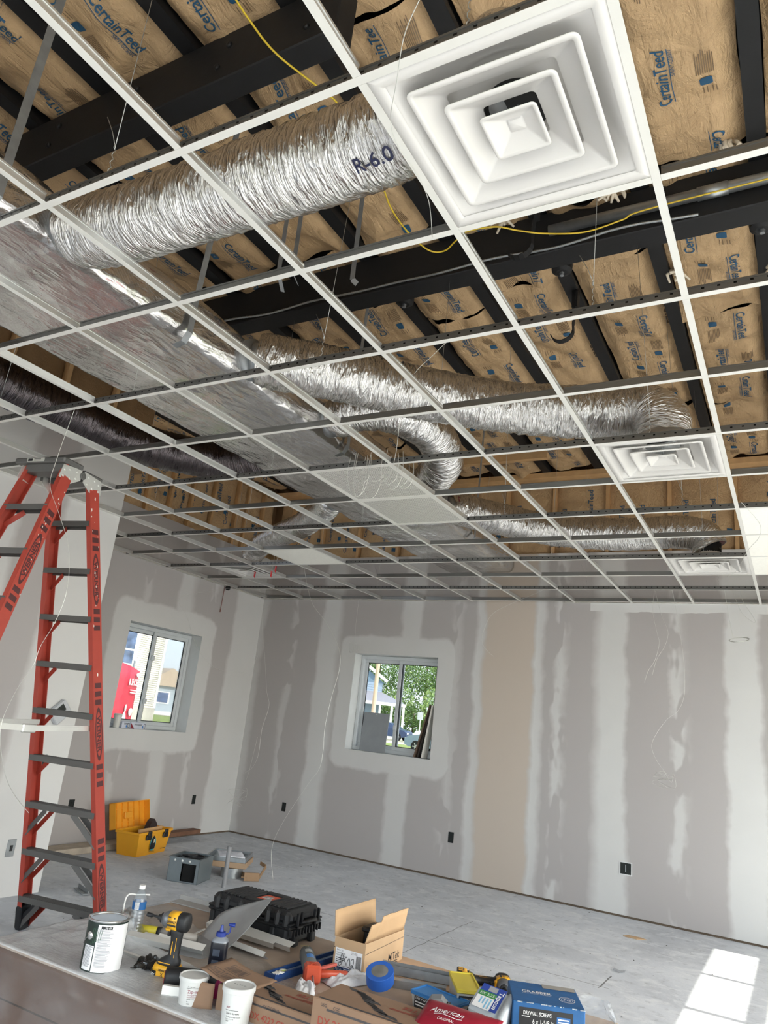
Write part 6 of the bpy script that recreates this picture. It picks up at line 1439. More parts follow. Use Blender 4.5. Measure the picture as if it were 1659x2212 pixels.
quad(mb, F, 0, 0, 0.142, 0.096, 0); quad(mb, Z(.0004), 0, 0, 0.142, 0.022, 2); smallprint(mb, Z(.0008), 0.05, 0.018, 0.08, 3, 0.006, 0); mb.text('MiTek', 0.014, Z(.0008) @ Matrix.Translation((0.006, 0.006, 0)), 0)
mb.text('Rafter Tie', 0.0085, Z(.0005) @ Matrix.Translation((0.006, 0.085, 0)), 1); mb.text('Sujetador viga', 0.0085, Z(.0005) @ Matrix.Translation((0.006, 0.075, 0)), 1); mb.text('Ancrage a chevron', 0.0075, Z(.0005) @ Matrix.Translation((0.006, 0.066, 0)), 1)
mb.text('UT302', 0.012, Z(.0005) @ Matrix.Translation((0.082, 0.083, 0)), 1); bars(mb, Z(.0005) @ Matrix.Translation((0.112, 0.026, 0)), 0.026, 0.055, 9, 1, 6); smallprint(mb, Z(.0005), 0.006, 0.058, 0.05, 3, 0.007, 1)
def stroke(pts, w=0.0012):
    old = mb.T; mb.T = old @ Z(.001)
    pp = catmull([(a, b, 0) for a, b in pts], 5); mb.tube([(p.x, p.y, 0) for p in pp], w, 5, 1); mb.T = old
stroke([(0.030, 0.050), (0.036, 0.078), (0.044, 0.060), (0.038, 0.036), (0.026, 0.026), (0.022, 0.036), (0.036, 0.040)])
stroke([(0.064, 0.066), (0.052, 0.060), (0.052, 0.050), (0.060, 0.042), (0.058, 0.028), (0.046, 0.026)])
stroke([(0.074, 0.064), (0.066, 0.044), (0.072, 0.026), (0.082, 0.040), (0.078, 0.062), (0.074, 0.064)])
stroke([(0.088, 0.060), (0.098, 0.066), (0.100, 0.050), (0.094, 0.032), (0.084, 0.024), (0.090, 0.040), (0.104, 0.030)])
mb.build('shipping_label', [m_label_w, m_print_k, plain('navy_label_band', srgb(36, 62, 112), 0.5)], endp)
mb = MB(); F = face((hx + 0.0006, -hy + 0.23, 0.035), (0, 1, 0), (0, 0, 1)); mb.text('MiTek', 0.046, F, 0, bold=0.01, width=0.115); smallprint(mb, F, 0.0, -0.006, 0.10, 2, 0.008, 0)
for k in range(40): quad(mb, face((hx + 0.0006, -hy + 0.0095 * k, h - 0.045 + 0.0003 * k), (0, 1, 0), (0, 0, 1)), 0, 0, 0.0055, 0.003, 0)
for k in range(16): quad(mb, face((-hx + 0.0095 * k, -hy - 0.0006, h - 0.045), (1, 0, 0), (0, 0, 1)), 0, 0, 0.0055, 0.003, 0)
mb.build('printed_lettering', m_print_k, sidep)
mb = MB(); mb.box((-0.055, -0.05, 0.0), (0.055, 0.05, 0.155), 0, 0.012); mb.box((-0.062, -0.058, 0.135), (0.062, 0.058, 0.16), 0, 0.008); solo('black_container', 'black lidded container standing inside the opened cardboard box', 'container', mb, m_blackp, (-0.945, 2.33, P0 + 0.006))
# blue masking tape
t = thing('tape_roll', 'roll of blue masking tape tilted toward the camera', 'tape', (-0.755, 2.035, P0 + 0.038), rot=(math.radians(24), math.radians(4), 0))
m_tape = plain('blue_masking_tape', srgb(36, 92, 178), 0.55, var=0.04)
mb = MB(); mb.lathe([(0.037, 0.0), (0.0595, 0.0), (0.0605, 0.001), (0.0605, 0.050), (0.0595, 0.051), (0.037, 0.051)], 44); mb.build('tape', m_tape, t)
mb = MB(); mb.lathe([(0.0369, 0.0), (0.0369, 0.051)], 40); mb.lathe([(0.0352, 0.051), (0.0352, 0.0)], 40); mb.lathe([(0.0352, 0.0511), (0.0369, 0.0511)], 40); co = mb.build('core', plain('grey_core', srgb(150, 148, 142), 0.7), t)
mb = MB()
for k in range(9):
    a = 2 * PI * k / 9
    for z in (0.006, 0.028): mb.add([(0.0349 * math.cos(a + d), 0.0349 * math.sin(a + d), zz) for d, zz in ((0, z), (0.5, z), (0.5, z + 0.016), (0, z + 0.016))], [(3, 2, 1, 0)], 0)
mb.build('core_print', m_print_k, co)
# channels behind the tape
mb = MB(); mb.box((0, -0.004, 0), (0.44, 0.06, 0.0015)); mb.box((0, -0.004, 0), (0.44, -0.0025, 0.035)); mb.box((0, 0.0585, 0), (0.44, 0.06, 0.035)); solo('steel_channel', 'long galvanised channel lying behind the blue tape', 'channel', mb, m_galv_dull, (-0.86, 2.205, P0 + 0.019), 0.28)
mb = MB(); mb.box((0, 0, 0.03), (0.30, 0.04, 0.0315)); mb.box((0, 0, 0), (0.30, 0.0015, 0.03)); solo('steel_angle', 'short bright angle lying between the tape and the yellow lid', 'channel', mb, m_galv, (-0.80, 2.10, P0), 0.36)
# long cartons of cross tees
m_kcarton = plain('brown_tee_carton', srgb(136, 108, 86), 0.85, var=0.06, scale=5)
m_carton_dark = plain('dark_carton_print', srgb(70, 66, 66), 0.8, var=0.2, scale=20)
m_rust_print = plain('rust_red_print', srgb(150, 62, 48), 0.7)
def tee_carton(name, label, x0, x1, y0, y1, z0, z1, lines, texty, open_end=False):
    t = thing(name, label, 'box', (x0, y0, z0), 0, 'long brown tee cartons')
    L, W, H = x1 - x0, y1 - y0, z1 - z0
    mb = MB(); mb.box((0, 0, 0), (L, W, H), 0, 0.003); bo = mb.build('body', m_kcarton, t)
    mb = MB(); F = face((0, -0.0008, 0), (1, 0, 0), (0, 0, 1)); T = face((0, 0, H + 0.0008), (1, 0, 0), (0, 1, 0))
    quad(mb, F, 0.06, H * 0.70, L, H * 0.77, 0)
    for q, (txt, size, x, y, mi) in enumerate(lines): mb.text(txt, size, F @ Matrix.Translation((x, y, 0)), mi, bold=0.012)
    # torn camouflage-like print on the top
    qd = random.Random(int(L * 100)); 
    for k in range(9):
        a = 0.05 + 0.022 * k + qd.uniform(-.01, .01); b = W * (0.95 - 0.085 * k); wv = 0.05 + qd.uniform(0, .03)
        mb.add([tuple(p) for p in ((a, b, H + 0.0008), (a + wv, b - 0.012, H + 0.0008), (a + wv + 0.02, b - 0.03, H + 0.0008), (a + 0.02, b - 0.022, H + 0.0008))], [(3, 2, 1, 0)], 0)
    quad(mb, T, 0.02, 0.004, L * 0.9, 0.014, 0)
    mb.text('CROSS TEE', 0.035, face((0.45, W - 0.03, H + 0.001), (-1, 0, 0), (0, -1, 0)), 1, bold=0.01)
    smallprint(mb, face((0.46, W - 0.085, H + 0.001), (-1, 0, 0), (0, -1, 0)), 0, 0.0, 0.22, 3, 0.008, 1)
    mb.build('printed_lettering', [m_carton_dark, m_rust_print], bo)
    return t
tA = tee_carton('tee_carton', 'brown tee carton with its barcoded end torn open', -1.10, 0.02, 1.365, 1.54, P0, 0.492, [('USG', 0.014, 0.16, 0.066, 0), ('CGC DONN', 0.014, 0.22, 0.066, 0), ('DX 4222 CROSS TEE', 0.030, 0.165, 0.022, 1)], 0)
mb = MB(); mb.sheet(lambda u, v: (-0.10 + 0.24 * u + 0.01 * nz(v * 6, 3), 0.002 + 0.185 * v, 0.094 + 0.028 * (1 - u) ** 2 + 0.004 * nz(u * 5, v * 5)), 12, 10, thick=0.003); fl = mb.build('end_flap', m_kcarton, tA)
mb = MB(); Zt = 0.100
def onflap(x, y): u = (x + 0.10) / 0.24; return (x, y, 0.094 + 0.028 * (1 - u) ** 2 + 0.004 * nz(u * 5, (y - 0.002) / 0.185 * 5) + 0.0012)
def fq(x0, y0, x1, y1): mb.add([onflap(x0, y0), onflap(x1, y0), onflap(x1, y1), onflap(x0, y1)], [(0, 1, 2, 3)], 0)
for (a, b, c, d) in ((-0.05, 0.085, 0.035, 0.155), (-0.08, 0.02, -0.03, 0.07), (-0.02, 0.015, 0.06, 0.07)):
    for e in ((a, b, c, b + 0.002), (a, d - 0.002, c, d), (a, b, a + 0.002, d), (c - 0.002, b, c, d)): fq(*e)
    x = a + 0.008
    while x < c - 0.008: fq(x, b + 0.01, x + 0.0015, d - 0.012); x += rnd.choice((0.003, 0.004, 0.006))
mb.build('barcode', m_carton_dark, fl)
mb = MB(); mb.sheet(lambda u, v: (-0.005 - 0.10 * u, -0.012 - 0.03 * math.sin(u * 2) + 0.02 * v * u, 0.002 + 0.088 * v), 8, 5, thick=0.003); mb.build('end_flap', m_kcarton, tA)
tee_carton('tee_carton', 'brown tee carton resting on the torn one, dark red lettering', -0.61, 0.06, 1.265, 1.445, 0.494, 0.592, [('USG', 0.013, 0.035, 0.078, 0), ('CGC', 0.013, 0.085, 0.078, 0), ('DX 216 CROSS TEE', 0.034, 0.028, 0.024, 1)], 0)
# screw boxes, tools and bags at the storefront end
def screw_box(label, loc, rz, lx, ly, h, lidm, bodym, txt):
    t = thing('screw_box', label, 'screw box', loc, rz, 'plastic boxes of screws')
    mb = MB(); vs = []
    for z, k in ((0, 0.86), (h - 0.014, 0.96)): vs += [(-lx * k, -ly * k, z), (lx * k, -ly * k, z), (lx * k, ly * k, z), (-lx * k, ly * k, z)]
    mb.add(vs, [(3, 2, 1, 0), (4, 5, 6, 7)] + [(k, (k + 1) % 4, 4 + (k + 1) % 4, 4 + k) for k in range(4)]); bo = mb.build('body', bodym, t)
    mb = MB(); mb.box((-lx, -ly, h - 0.016), (lx, ly, h - 0.004), 0, 0.003)
    for a in (((-lx, -ly, h - 0.004), (lx, -ly + 0.006, h)), ((-lx, ly - 0.006, h - 0.004), (lx, ly, h)), ((-lx, -ly + 0.006, h - 0.004), (-lx + 0.006, ly - 0.006, h)), ((lx - 0.006, -ly + 0.006, h - 0.004), (lx, ly - 0.006, h))): mb.box(*a)
    li = mb.build('lid', lidm, t)
    mb = MB(); mb.text('GRABBER', 0.024, Matrix.Translation((-0.0, -0.002, h - 0.0035)) @ Matrix.Rotation(PI / 2 if ly > lx else 0, 4, 'Z'), 0, align='CENTER', width=min(1.5 * max(lx, ly), 0.11)); mb.build('raised_lettering', lidm, li)
    pr = MB(); F = face((-lx * 0.82, -ly * 0.925, h * 0.10), (1, 0, 0), (0, ly * 0.10 * -1 / 1.0 * 0 + 0.0, 1))
    F = face((-lx * 0.80, -ly * 0.955 - 0.0015, h * 0.14), (1, 0, 0), (0, 0, 1)); quad(pr, F, 0, 0, lx * 1.6, h * 0.62, 0); pr.text('DRYWALL SCREWS', 0.012, F @ Matrix.Translation((0.006, h * 0.46, 0.0006)), 1, width=lx * 1.4); smallprint(pr, F @ Matrix.Translation((0, 0, 0.0006)), 0.006, h * 0.36, lx * 1.1, 2, 0.010, 1)
    pr.build('printed_label', [m_print_k, m_print_w], bo)
m_clear = plain('milky_clear_plastic', srgb(176, 176, 172), 0.35, var=0.15, scale=30)
screw_box('screw box with a yellow lid and black label', (-0.412, 2.15, P0), 0.56, 0.052, 0.115, 0.098, plain('yellow_lid', srgb(204, 186, 66), 0.5), m_clear, '')
screw_box('screw box with a blue lid next to the red packet', (-0.458, 2.0, P0), -0.2, 0.110, 0.055, 0.068, plain('blue_lid', srgb(52, 122, 186), 0.45), m_clear, '')
t = thing('anchor_tub', 'milky plastic tub of anchors tipped on its side, green and blue label', 'tub', (-0.285, 1.95, P0 + 0.085), rot=Matrix(((-0.071, -0.108, 0.992), (-0.902, 0.431, -0.017), (-0.425, -0.896, -0.128))).to_euler())
mb = MB(); vs = []
for z, k in ((0, 0.84), (0.125, 1.0)):
    for a in range(28):
        c, s = math.cos(2 * PI * a / 28), math.sin(2 * PI * a / 28); d = (abs(c) ** 5 + abs(s) ** 5) ** -0.2; vs.append((0.075 * k * c * d, 0.058 * k * s * d, z))
mb.add(vs, [tuple(range(27, -1, -1)), tuple(range(28, 56))] + [(k, (k + 1) % 28, 28 + (k + 1) % 28, 28 + k) for k in range(28)], 0); bo = mb.build('body', plain('frosted_tub', srgb(186, 194, 200), 0.35, var=0.08), t)
mb = MB(); loftx(mb, [((0, 0, 0.120), X_, 0.080, Y_, 0.063), ((0, 0, 0.142), X_, 0.081, Y_, 0.064), ((0, 0, 0.146), X_, 0.077, Y_, 0.060)], 28, p=5); mb.build('lid', plain('frosted_lid', srgb(200, 206, 210), 0.35), t)
mb = MB(); F = face((-0.060, -0.0565, 0.012), (1, 0, 0), (0, -0.07, 1)); Zq = lambda e: F @ Matrix.Translation((0, 0, 0.002 + e))
quad(mb, Zq(0), 0, 0, 0.12, 0.10, 0); quad(mb, Zq(.0005), 0, 0.072, 0.12, 0.10, 1); quad(mb, Zq(.0005), 0.0, 0.0, 0.035, 0.072, 1); quad(mb, Zq(.0007), 0.035, 0.0, 0.06, 0.072, 2); quad(mb, Zq(.0006), 0.004, 0.03, 0.03, 0.066, 3)
mb.text('Tapcon', 0.026, Zq(.001) @ Matrix.Translation((0.016, 0.077, 0)), 0, bold=0.02, width=0.09); mb.text('EX 2.25', 0.018, Zq(.0012) @ Matrix.Translation((0.054, 0.006, 0)) @ Matrix.Rotation(PI / 2, 4, 'Z'), 0, width=0.06); smallprint(mb, Zq(.0006), 0.066, 0.064, 0.05, 4, 0.013, 4)
mb.build('printed_label', [m_label_w, plain('royal_blue_print', srgb(40, 66, 146), 0.5), plain('leaf_green_print', srgb(58, 128, 66), 0.5), m_print_g, plain('sky_blue_print', srgb(120, 176, 206), 0.5)], bo)
power_tool('yellow and black impact driver lying on its side by the blue screw carton', (-0.525, 2.335, P0 + 0.042), Matrix(((0.41, 0.0, 0.91), (-0.91, 0.0, 0.41), (0.0, -1.0, 0.0))).to_euler())
# blue screw carton
t = thing('screw_carton', 'blue carton of drywall screws with black label panel', 'box', (-0.045, 2.075, P0), math.radians(24))
m_bluebox = plain('scuffed_blue_carton', srgb(24, 84, 136), 0.6, var=0.12, scale=24)
mb = MB(); mb.box((-0.135, -0.12, 0), (0.135, 0.12, 0.152), 0, 0.003); bo = mb.build('body', m_bluebox, t)
mb = MB(); T = face((-0.135, -0.12, 0.1528), (1, 0, 0), (0, 1, 0)); F = face((-0.135, -0.1208, 0), (1, 0, 0), (0, 0, 1)); FZ = F @ Matrix.Translation((0, 0, 0.0007))
mb.text('GRABBER', 0.036, T @ Matrix.Translation((0.045, 0.115, 0)), 0, bold=0.014, width=0.115); mb.text('CONSTRUCTION PRODUCTS', 0.010, T @ Matrix.Translation((0.045, 0.102, 0)), 0, width=0.112)
for r0, r1 in ((0.031, 0.0285), (0.022, 0.0205)): mb.add([tuple((T @ Matrix.Translation((0.215, 0.085, 0))) @ Vector((r * math.cos(a), r * math.sin(a), 0))) for r in (r0, r1) for a in [2 * PI * k / 28 for k in range(28)]], [(k, (k + 1) % 28, 28 + (k + 1) % 28, 28 + k) for k in range(28)], 0)
mb.text('PG', 0.022, T @ Matrix.Translation((0.215, 0.078, 0)), 0, align='CENTER', bold=0.02)
quad(mb, F, 0.025, 0.0, 0.225, 0.135, 1); mb.text('DRYWALL SCREWS', 0.018, FZ @ Matrix.Translation((0.040, 0.112, 0)), 0, bold=0.012, width=0.105); mb.text('6 x 1-5/8-in', 0.024, FZ @ Matrix.Translation((0.075, 0.084, 0)), 0, width=0.080); mb.text('DRILL POINT', 0.012, FZ @ Matrix.Translation((0.09, 0.068, 0)), 0, width=0.05)
smallprint(mb, FZ, 0.035, 0.108, 0.03, 1, 0.006, 0); quad(mb, FZ, 0.165, 0.088, 0.215, 0.118, 2); smallprint(mb, FZ @ Matrix.Translation((0, 0, .0004)), 0.17, 0.112, 0.04, 2, 0.009, 0)
mb.add([tuple(FZ @ Vector(p)) for p in ((0.175, 0.01, 0), (0.19, 0.01, 0), (0.186, 0.06, 0), (0.180, 0.078, 0))], [(0, 1, 2, 3)], 3)
mb.build('printed_lettering', [m_print_w, m_print_k, plain('mid_blue_print', srgb(36, 92, 150), 0.5), m_print_g], bo)
mb = MB(); quad(mb, Matrix.Translation((0.0, 0.07, 0.1532)), 0.0, 0.0, 0.13, 0.048, 0); mb.build('worn_patch', plain('bare_board', srgb(150, 146, 140), 0.85), bo)
mb = MB(); q = random.Random(8)
for _ in range(26):
    x = q.uniform(-.135, .13); w = q.uniform(.004, .016); mb.box((x, -0.1212, 0.1505 - q.uniform(0, .002)), (x + w * 0.8, -0.1185, 0.1526))
mb.build('scuffed_edge', plain('scuff_white', srgb(170, 178, 186), 0.8), bo)['kind'] = 'stuff'
# clear bag spilling from the carton
def bagf(u, v):
    a = u * PI * 1.1 - 0.3; r = 0.05 + 0.05 * v + 0.016 * nz(u * 6, v * 5) + 0.008 * nz(u * 17, v * 14)
    return (r * math.cos(a) * 1.3, -0.02 + r * math.sin(a) * 0.8, 0.006 + 0.145 * (1 - v) ** 1.2 + 0.012 * abs(nz(u * 9, v * 8)))
mb = MB(); mb.sheet(bagf, 34, 26); solo('plastic_bag', 'crumpled clear bag spilling beside the blue screw carton', 'bag', mb, m_film, (0.105, 2.185, P0), 0.3)
mb = MB(); mb.sheet(lambda u, v: crum(u, v, 5.5, 0.085), 24, 22, thick=0.002); solo('work_glove', 'dark grey work glove heaped in front of the blue screw carton', 'glove', mb, plain('dark_glove_knit', srgb(58, 58, 64), 0.95, bump=0.5, bscale=200), (-0.13, 1.885, P0), 0.5)
t = thing('corner_laser', 'grey and black angular tool resting against the blue lidded box', 'tool', (-0.41, 1.865, P0 + 0.045), rot=(0, 0.1, 0.35))
mb = MB(); mb.T = Matrix.Rotation(PI / 2, 4, 'X'); mb.prism([(-0.055, 0.0), (0.055, 0.0), (0.048, 0.035), (0.01, 0.062), (-0.03, 0.052)], -0.03, 0.03); mb.build('body', plain('grey_tool_shell', srgb(128, 130, 132), 0.45), t)
mb = MB(); mb.T = Matrix.Rotation(PI / 2, 4, 'X'); mb.prism([(-0.048, 0.004), (0.02, 0.004), (0.012, 0.045), (-0.026, 0.042)], 0.0302, 0.034); mb.build('dark_cheek', m_blackp, t)
k = MB()
for x in (0.026, 0.036, 0.046): k.box((x - 0.003, -0.012, 0.03), (x + 0.003, 0.012, 0.047))
k.build('vent_slot', m_print_k, t)
t = thing('flat_tool', 'long flat grey tool lying across the packet end', 'tool', (-0.33, 1.78, P0 + 0.10), rot=(0, 0.10, -0.08))
mb = MB(); loftx(mb, [((-0.02, 0, 0), Y_, 0.030, Z_, 0.010), ((0.0, 0, 0), Y_, 0.036, Z_, 0.013), ((0.12, 0, 0.0), Y_, 0.032, Z_, 0.012), ((0.17, 0, -0.002), Y_, 0.024, Z_, 0.009)], 18, p=3); bo = mb.build('body', plain('grey_flat_tool', srgb(106, 106, 108), 0.4), t)
mb = MB(); outline(mb, Matrix.Translation((0.06, -0.012, 0.0136)), 0, 0, 0.06, 0.024, 0.003, 0); smallprint(mb, Matrix.Translation((0.02, 0.0, 0.0138)), 0, 0.014, 0.028, 3, 0.009, 0); mb.build('printed_marking', m_print_g, bo)
t = thing('snack_packet', 'dark red snack packet with white script lettering', 'packet', (-0.235, 1.37, 0.600), rot=(math.radians(22), 0, math.radians(0)))
mb = MB()
def pk(u, v): return (0.26 * u - 0.02, 0.16 * v - 0.08, 0.022 * math.sin(PI * v) ** 0.7 * math.sin(PI * min(1, u * 1.0 + 0.02)) ** 0.5 + 0.003 * nz(u * 8, v * 6))
mb.sheet(pk, 18, 14, thick=0.003); bo = mb.build('wrapper', plain('crimson_wrapper', srgb(142, 22, 44), 0.35, var=0.08), t)
mb = MB(); sh = lambda x, y, e: (x, y, pk((x + 0.02) / 0.26, (y + 0.08) / 0.16)[2] + 0.002)
mb.text('American', 0.034, None, 0, bold=0.008, width=0.115, shape=lambda x, y, q: sh(0.012 + x + 0.25 * y, 0.012 + y, 0)); mb.text('ORIGINAL', 0.014, None, 0, width=0.06, shape=lambda x, y, q: sh(0.05 + x, -0.018 + y, 0))
mb.add([sh(0.03 + 0.10 * k / 6, 0.003 + 0.004 * math.sin(k), 0) for k in range(7)] + [sh(0.03 + 0.10 * k / 6, 0.0055 + 0.004 * math.sin(k), 0) for k in range(7)], [(k, k + 1, 8 + k, 7 + k) for k in range(6)], 0)
mb.build('printed_lettering', m_print_w, bo)
mb = MB(); mb.sheet(lambda u, v: (-0.022 + 0.05 * u, -0.082 + 0.02 * v, 0.006), 3, 2); mb.build('navy_corner', plain('navy_wrapper', srgb(36, 40, 70), 0.4), t)
mb = MB(); loftx(mb, [((0, 0, 0.0), X_, 0.02, Y_, 0.014), ((0.0, 0.0, 0.03), X_, 0.026, Y_, 0.018), ((0.01, 0, 0.07), X_, 0.014, Y_, 0.012), ((0.012, 0, 0.075), X_, 0.006, Y_, 0.006)], 14, p=2); solo('chalk_pouch', 'bright pink chalk pouch peeking out behind the short tub', 'pouch', mb, plain('magenta_plastic', srgb(196, 42, 110), 0.45), (-1.175, 1.46, P0), 0.4)
# ---------------------------------------------------------------- wall boxes and window-sill things
m_box_black = plain('black_box_inside', srgb(18, 26, 24), 0.7)
def outlet(label, p, axis, w, h, ring=False):
    t = thing('outlet_box', label, 'outlet', p)
    mb = MB()
    sx = (lambda u, d, z: (u, -d, z)) if axis == 1 else (lambda u, d, z: (d, u, z))
    def bx(u0, u1, d0, d1, z0, z1, m=mb):
        a, b = sx(u0, d0, z0), sx(u1, d1, z1); m.box([min(i, j) for i, j in zip(a, b)], [max(i, j) for i, j in zip(a, b)])
    bx(-w / 2, w / 2, -0.0, 0.002, -h / 2, h / 2); mb.build('opening', m_box_black, t)
    rg = MB()
    e = 0.010 if ring else 0.004
    for a in ((-w / 2 - e, -w / 2, -h / 2 - e, h / 2 + e), (w / 2, w / 2 + e, -h / 2 - e, h / 2 + e), (-w / 2, w / 2, h / 2, h / 2 + e), (-w / 2, w / 2, -h / 2 - e, -h / 2)): bx(a[0], a[1], 0.0, 0.004, a[2], a[3], rg)
    rg.build('box_rim', m_reveal if ring else m_boot, t)
    k = MB(); bx(-0.004, 0.004, 0.002, 0.006, -h * 0.3, h * 0.35, k); k.build('wire_tail', m_galv_dull if ring else m_boot, t)
outlet('narrow black outlet box in the back wall near the far corner', (-4.77, BW, 0.415), 1, 0.05, 0.095)
outlet('narrow black outlet box in the back wall under the window side of the tan sheet', (-2.50, BW, 0.42), 1, 0.055, 0.10)
outlet('double black outlet box with white rim in the back wall', (-0.655, BW, 0.43), 1, 0.10, 0.10, True)
outlet('black outlet box in the side wall between toolbox and corner', (LW, 6.03, 0.413), 0, 0.05, 0.095)
outlet('black outlet box in the side wall seen past the stepladder', (LW, 4.25, 0.41), 0, 0.06, 0.10)
t = thing('thermostat_box', 'pale grey box hanging tilted from wires on the partition', 'box', (PX + 0.03, 2.86, 1.335), rot=(0.75, 0, 0))
mb = MB(); mb.box((-0.025, -0.08, -0.065), (0.02, 0.08, 0.065), 0, 0.006); bo = mb.build('case', plain('pale_grey_box', srgb(176, 178, 182), 0.5), t)
mb = MB(); mb.box((0.02, -0.03, -0.005), (0.0225, 0.045, 0.05)); mb.build('hole_patch', m_box_black, t)  # black patch paints the dark hole in the case
t = thing('wiring_box', 'metal gang box with wires set in the partition low behind the ladder', 'outlet', (PX, 2.79, 0.96))
mb = MB(); mb.box((0, -0.05, -0.035), (0.012, 0.05, 0.035), 0, 0.003); mb.build('gang_box', m_boot, t)
mb = MB()
for z in (-0.045, 0.045):
    for y in (-0.04, 0.0, 0.04): mb.tube([(0.006, y, z * 0.7), (0.014, y + 0.008, z), (0.012, y + 0.014, z * 1.1)], 0.004, 6)
mb.build('wire_tail', m_galv, t)
t = thing('cover_plate', 'small metal plate on the partition near the floor', 'outlet', (PX, 2.72, 0.34)); mb = MB(); mb.box((0, -0.035, -0.06), (0.006, 0.035, 0.06), 0, 0.002); mb.build('plate', m_galv_dull, t)
mb = MB(); mb.box((-0.014, -0.006, -0.01), (0.012, 0.006, 0.01)); mb.T = Matrix.Translation((0.007, 0, 0)); mb.box((0, -0.01, -0.02), (0.004, 0.01, 0.02)); mb.build('screw_tab', m_boot, t)
mb = MB(); mb.tube([(LW + 0.012, 5.93, 3.03), (LW + 0.014, 5.92, 2.72)], 0.004, 6); mb.tube([(LW + 0.014, 5.92, 2.72), (LW + 0.014, 5.92, 2.69)], 0.007, 6); solo('red_cord', 'short red cord hanging from the grid at the side wall', 'cord', mb, plain('faded_red_cord', srgb(150, 100, 92), 0.6))
mb = MB(); mb.T = Matrix.Translation((LW + 0.05, 5.95, GZ - 0.02)) @ Matrix.Rotation(PI / 2, 4, 'X'); mb.lathe([(0.02, -0.02), (0.03, -0.015), (0.03, 0.015), (0.02, 0.02)], 16); solo('clamp', 'small black clamp biting the wall angle above the red cord', 'clamp', mb, m_blackp)
# left sill: cup and two small boxes
t = thing('paper_cup', 'white takeaway cup standing on the side window sill', 'cup', (-5.66, 4.69, 1.181), 0.2)
mb = MB(); mb.lathe([(0.032, 0.0), (0.044, 0.13)], 24); bo = mb.build('body', plain('white_cup', srgb(206, 204, 198), 0.5), t)
mb = MB(); mb.lathe([(0.046, 0.128), (0.047, 0.136), (0.042, 0.146), (0.040, 0.150), (0.0, 0.147)], 24); mb.build('lid', plain('cup_lid', srgb(196, 196, 190), 0.4), t)
pr = MB(); shc = lambda x, y, q=0: ((0.0335 + 0.012 * y / 0.13 + 0.0006) * math.cos(x / 0.04), (0.0335 + 0.012 * y / 0.13 + 0.0006) * math.sin(x / 0.04), y)
pr.text('coffee', 0.022, None, 0, shape=lambda x, y, q: shc(0.018 + y - 0.0, 0.115 - x, 0)); pr.build('printed_lettering', plain('brown_print', srgb(110, 62, 40), 0.6), bo)
def small_box(label, y0, y1, red):
    t = thing('small_carton', label, 'box', (-5.66, (y0 + y1) / 2, 1.181))
    w = (y1 - y0) / 2; mb = MB(); mb.box((-0.05, -w, 0), (0.03, w, 0.07), 0, 0.002); bo = mb.build('body', plain('white_small_carton', srgb(196, 200, 212), 0.6), t)
    mb = MB(); F = face((0.0306, -w, 0), (0, 1, 0), (0, 0, 1)); quad(mb, F, 2 * w - 0.055, 0.01, 2 * w - 0.038, 0.035, 1); outline(mb, F, 2 * w - 0.032, 0.012, 2 * w - 0.008, 0.058, 0.005, 2); smallprint(mb, F, w * 0.5, 0.056, w, 2, 0.010, 2)
    if red: mb.add([tuple(F @ Vector(p)) for p in ((0.003, 0.003, 0), (0.06, 0.003, 0), (0.003, 0.062, 0))], [(0, 1, 2)], 0)
    mb.build('printed_marking', [plain('dark_red_ink', srgb(128, 30, 44), 0.6), plain('cyan_blue_ink', srgb(56, 118, 190), 0.6), m_print_k], bo)
small_box('small white carton between the cup and the red-cornered carton', 4.74, 4.855, False)
small_box('small white carton with red corner on the side window sill', 4.865, 5.09, True)
# back sill: grey panel and leaning boards
mb = MB(); mb.box((-0.18, 0, 0), (0.18, 0.003, 0.46), 0, 0.001); p = solo('metal_sheet', 'plain grey metal sheet leaning in the back window', 'sheet metal', mb, plain('satin_grey_sheet', srgb(150, 154, 158), 0.4, 0.4), (-3.66, 6.88, 1.192), rot=(math.radians(-5), 0, 0))
k = MB(); k.T = Matrix.Translation((0.0, -0.0006, 0.443)) @ Matrix.Rotation(PI / 2, 4, 'X'); k.lathe([(0.006, 0), (0.006, 0.0015), (0, 0.0015)], 12); k.build('hang_hole', m_white, p)
def leaning(label, x0, x1, y0, th, L, mat):
    mb = MB(); mb.bar((x0, y0, 1.195), (x1, y0 + 0.01, 1.195 + L), th, 0.13, 0, (0, 1, 0), 0.001); return solo('leaning_board', label, 'board', mb, mat, group='boards leaning in the back window')
leaning('brown-edged board leaning in the back window, lowest slant', -3.05, -2.90, 6.86, 0.014, 0.60, plain('brown_board_edge', srgb(96, 78, 64), 0.7))
leaning('dark board leaning between brown and white boards', -3.005, -2.885, 6.87, 0.018, 0.585, plain('dark_board', srgb(44, 36, 32), 0.8))
leaning('white board leaning in the back window beside the window reveal', -2.945, -2.866, 6.86, 0.020, 0.60, plain('white_board_edge', srgb(214, 210, 202), 0.7))

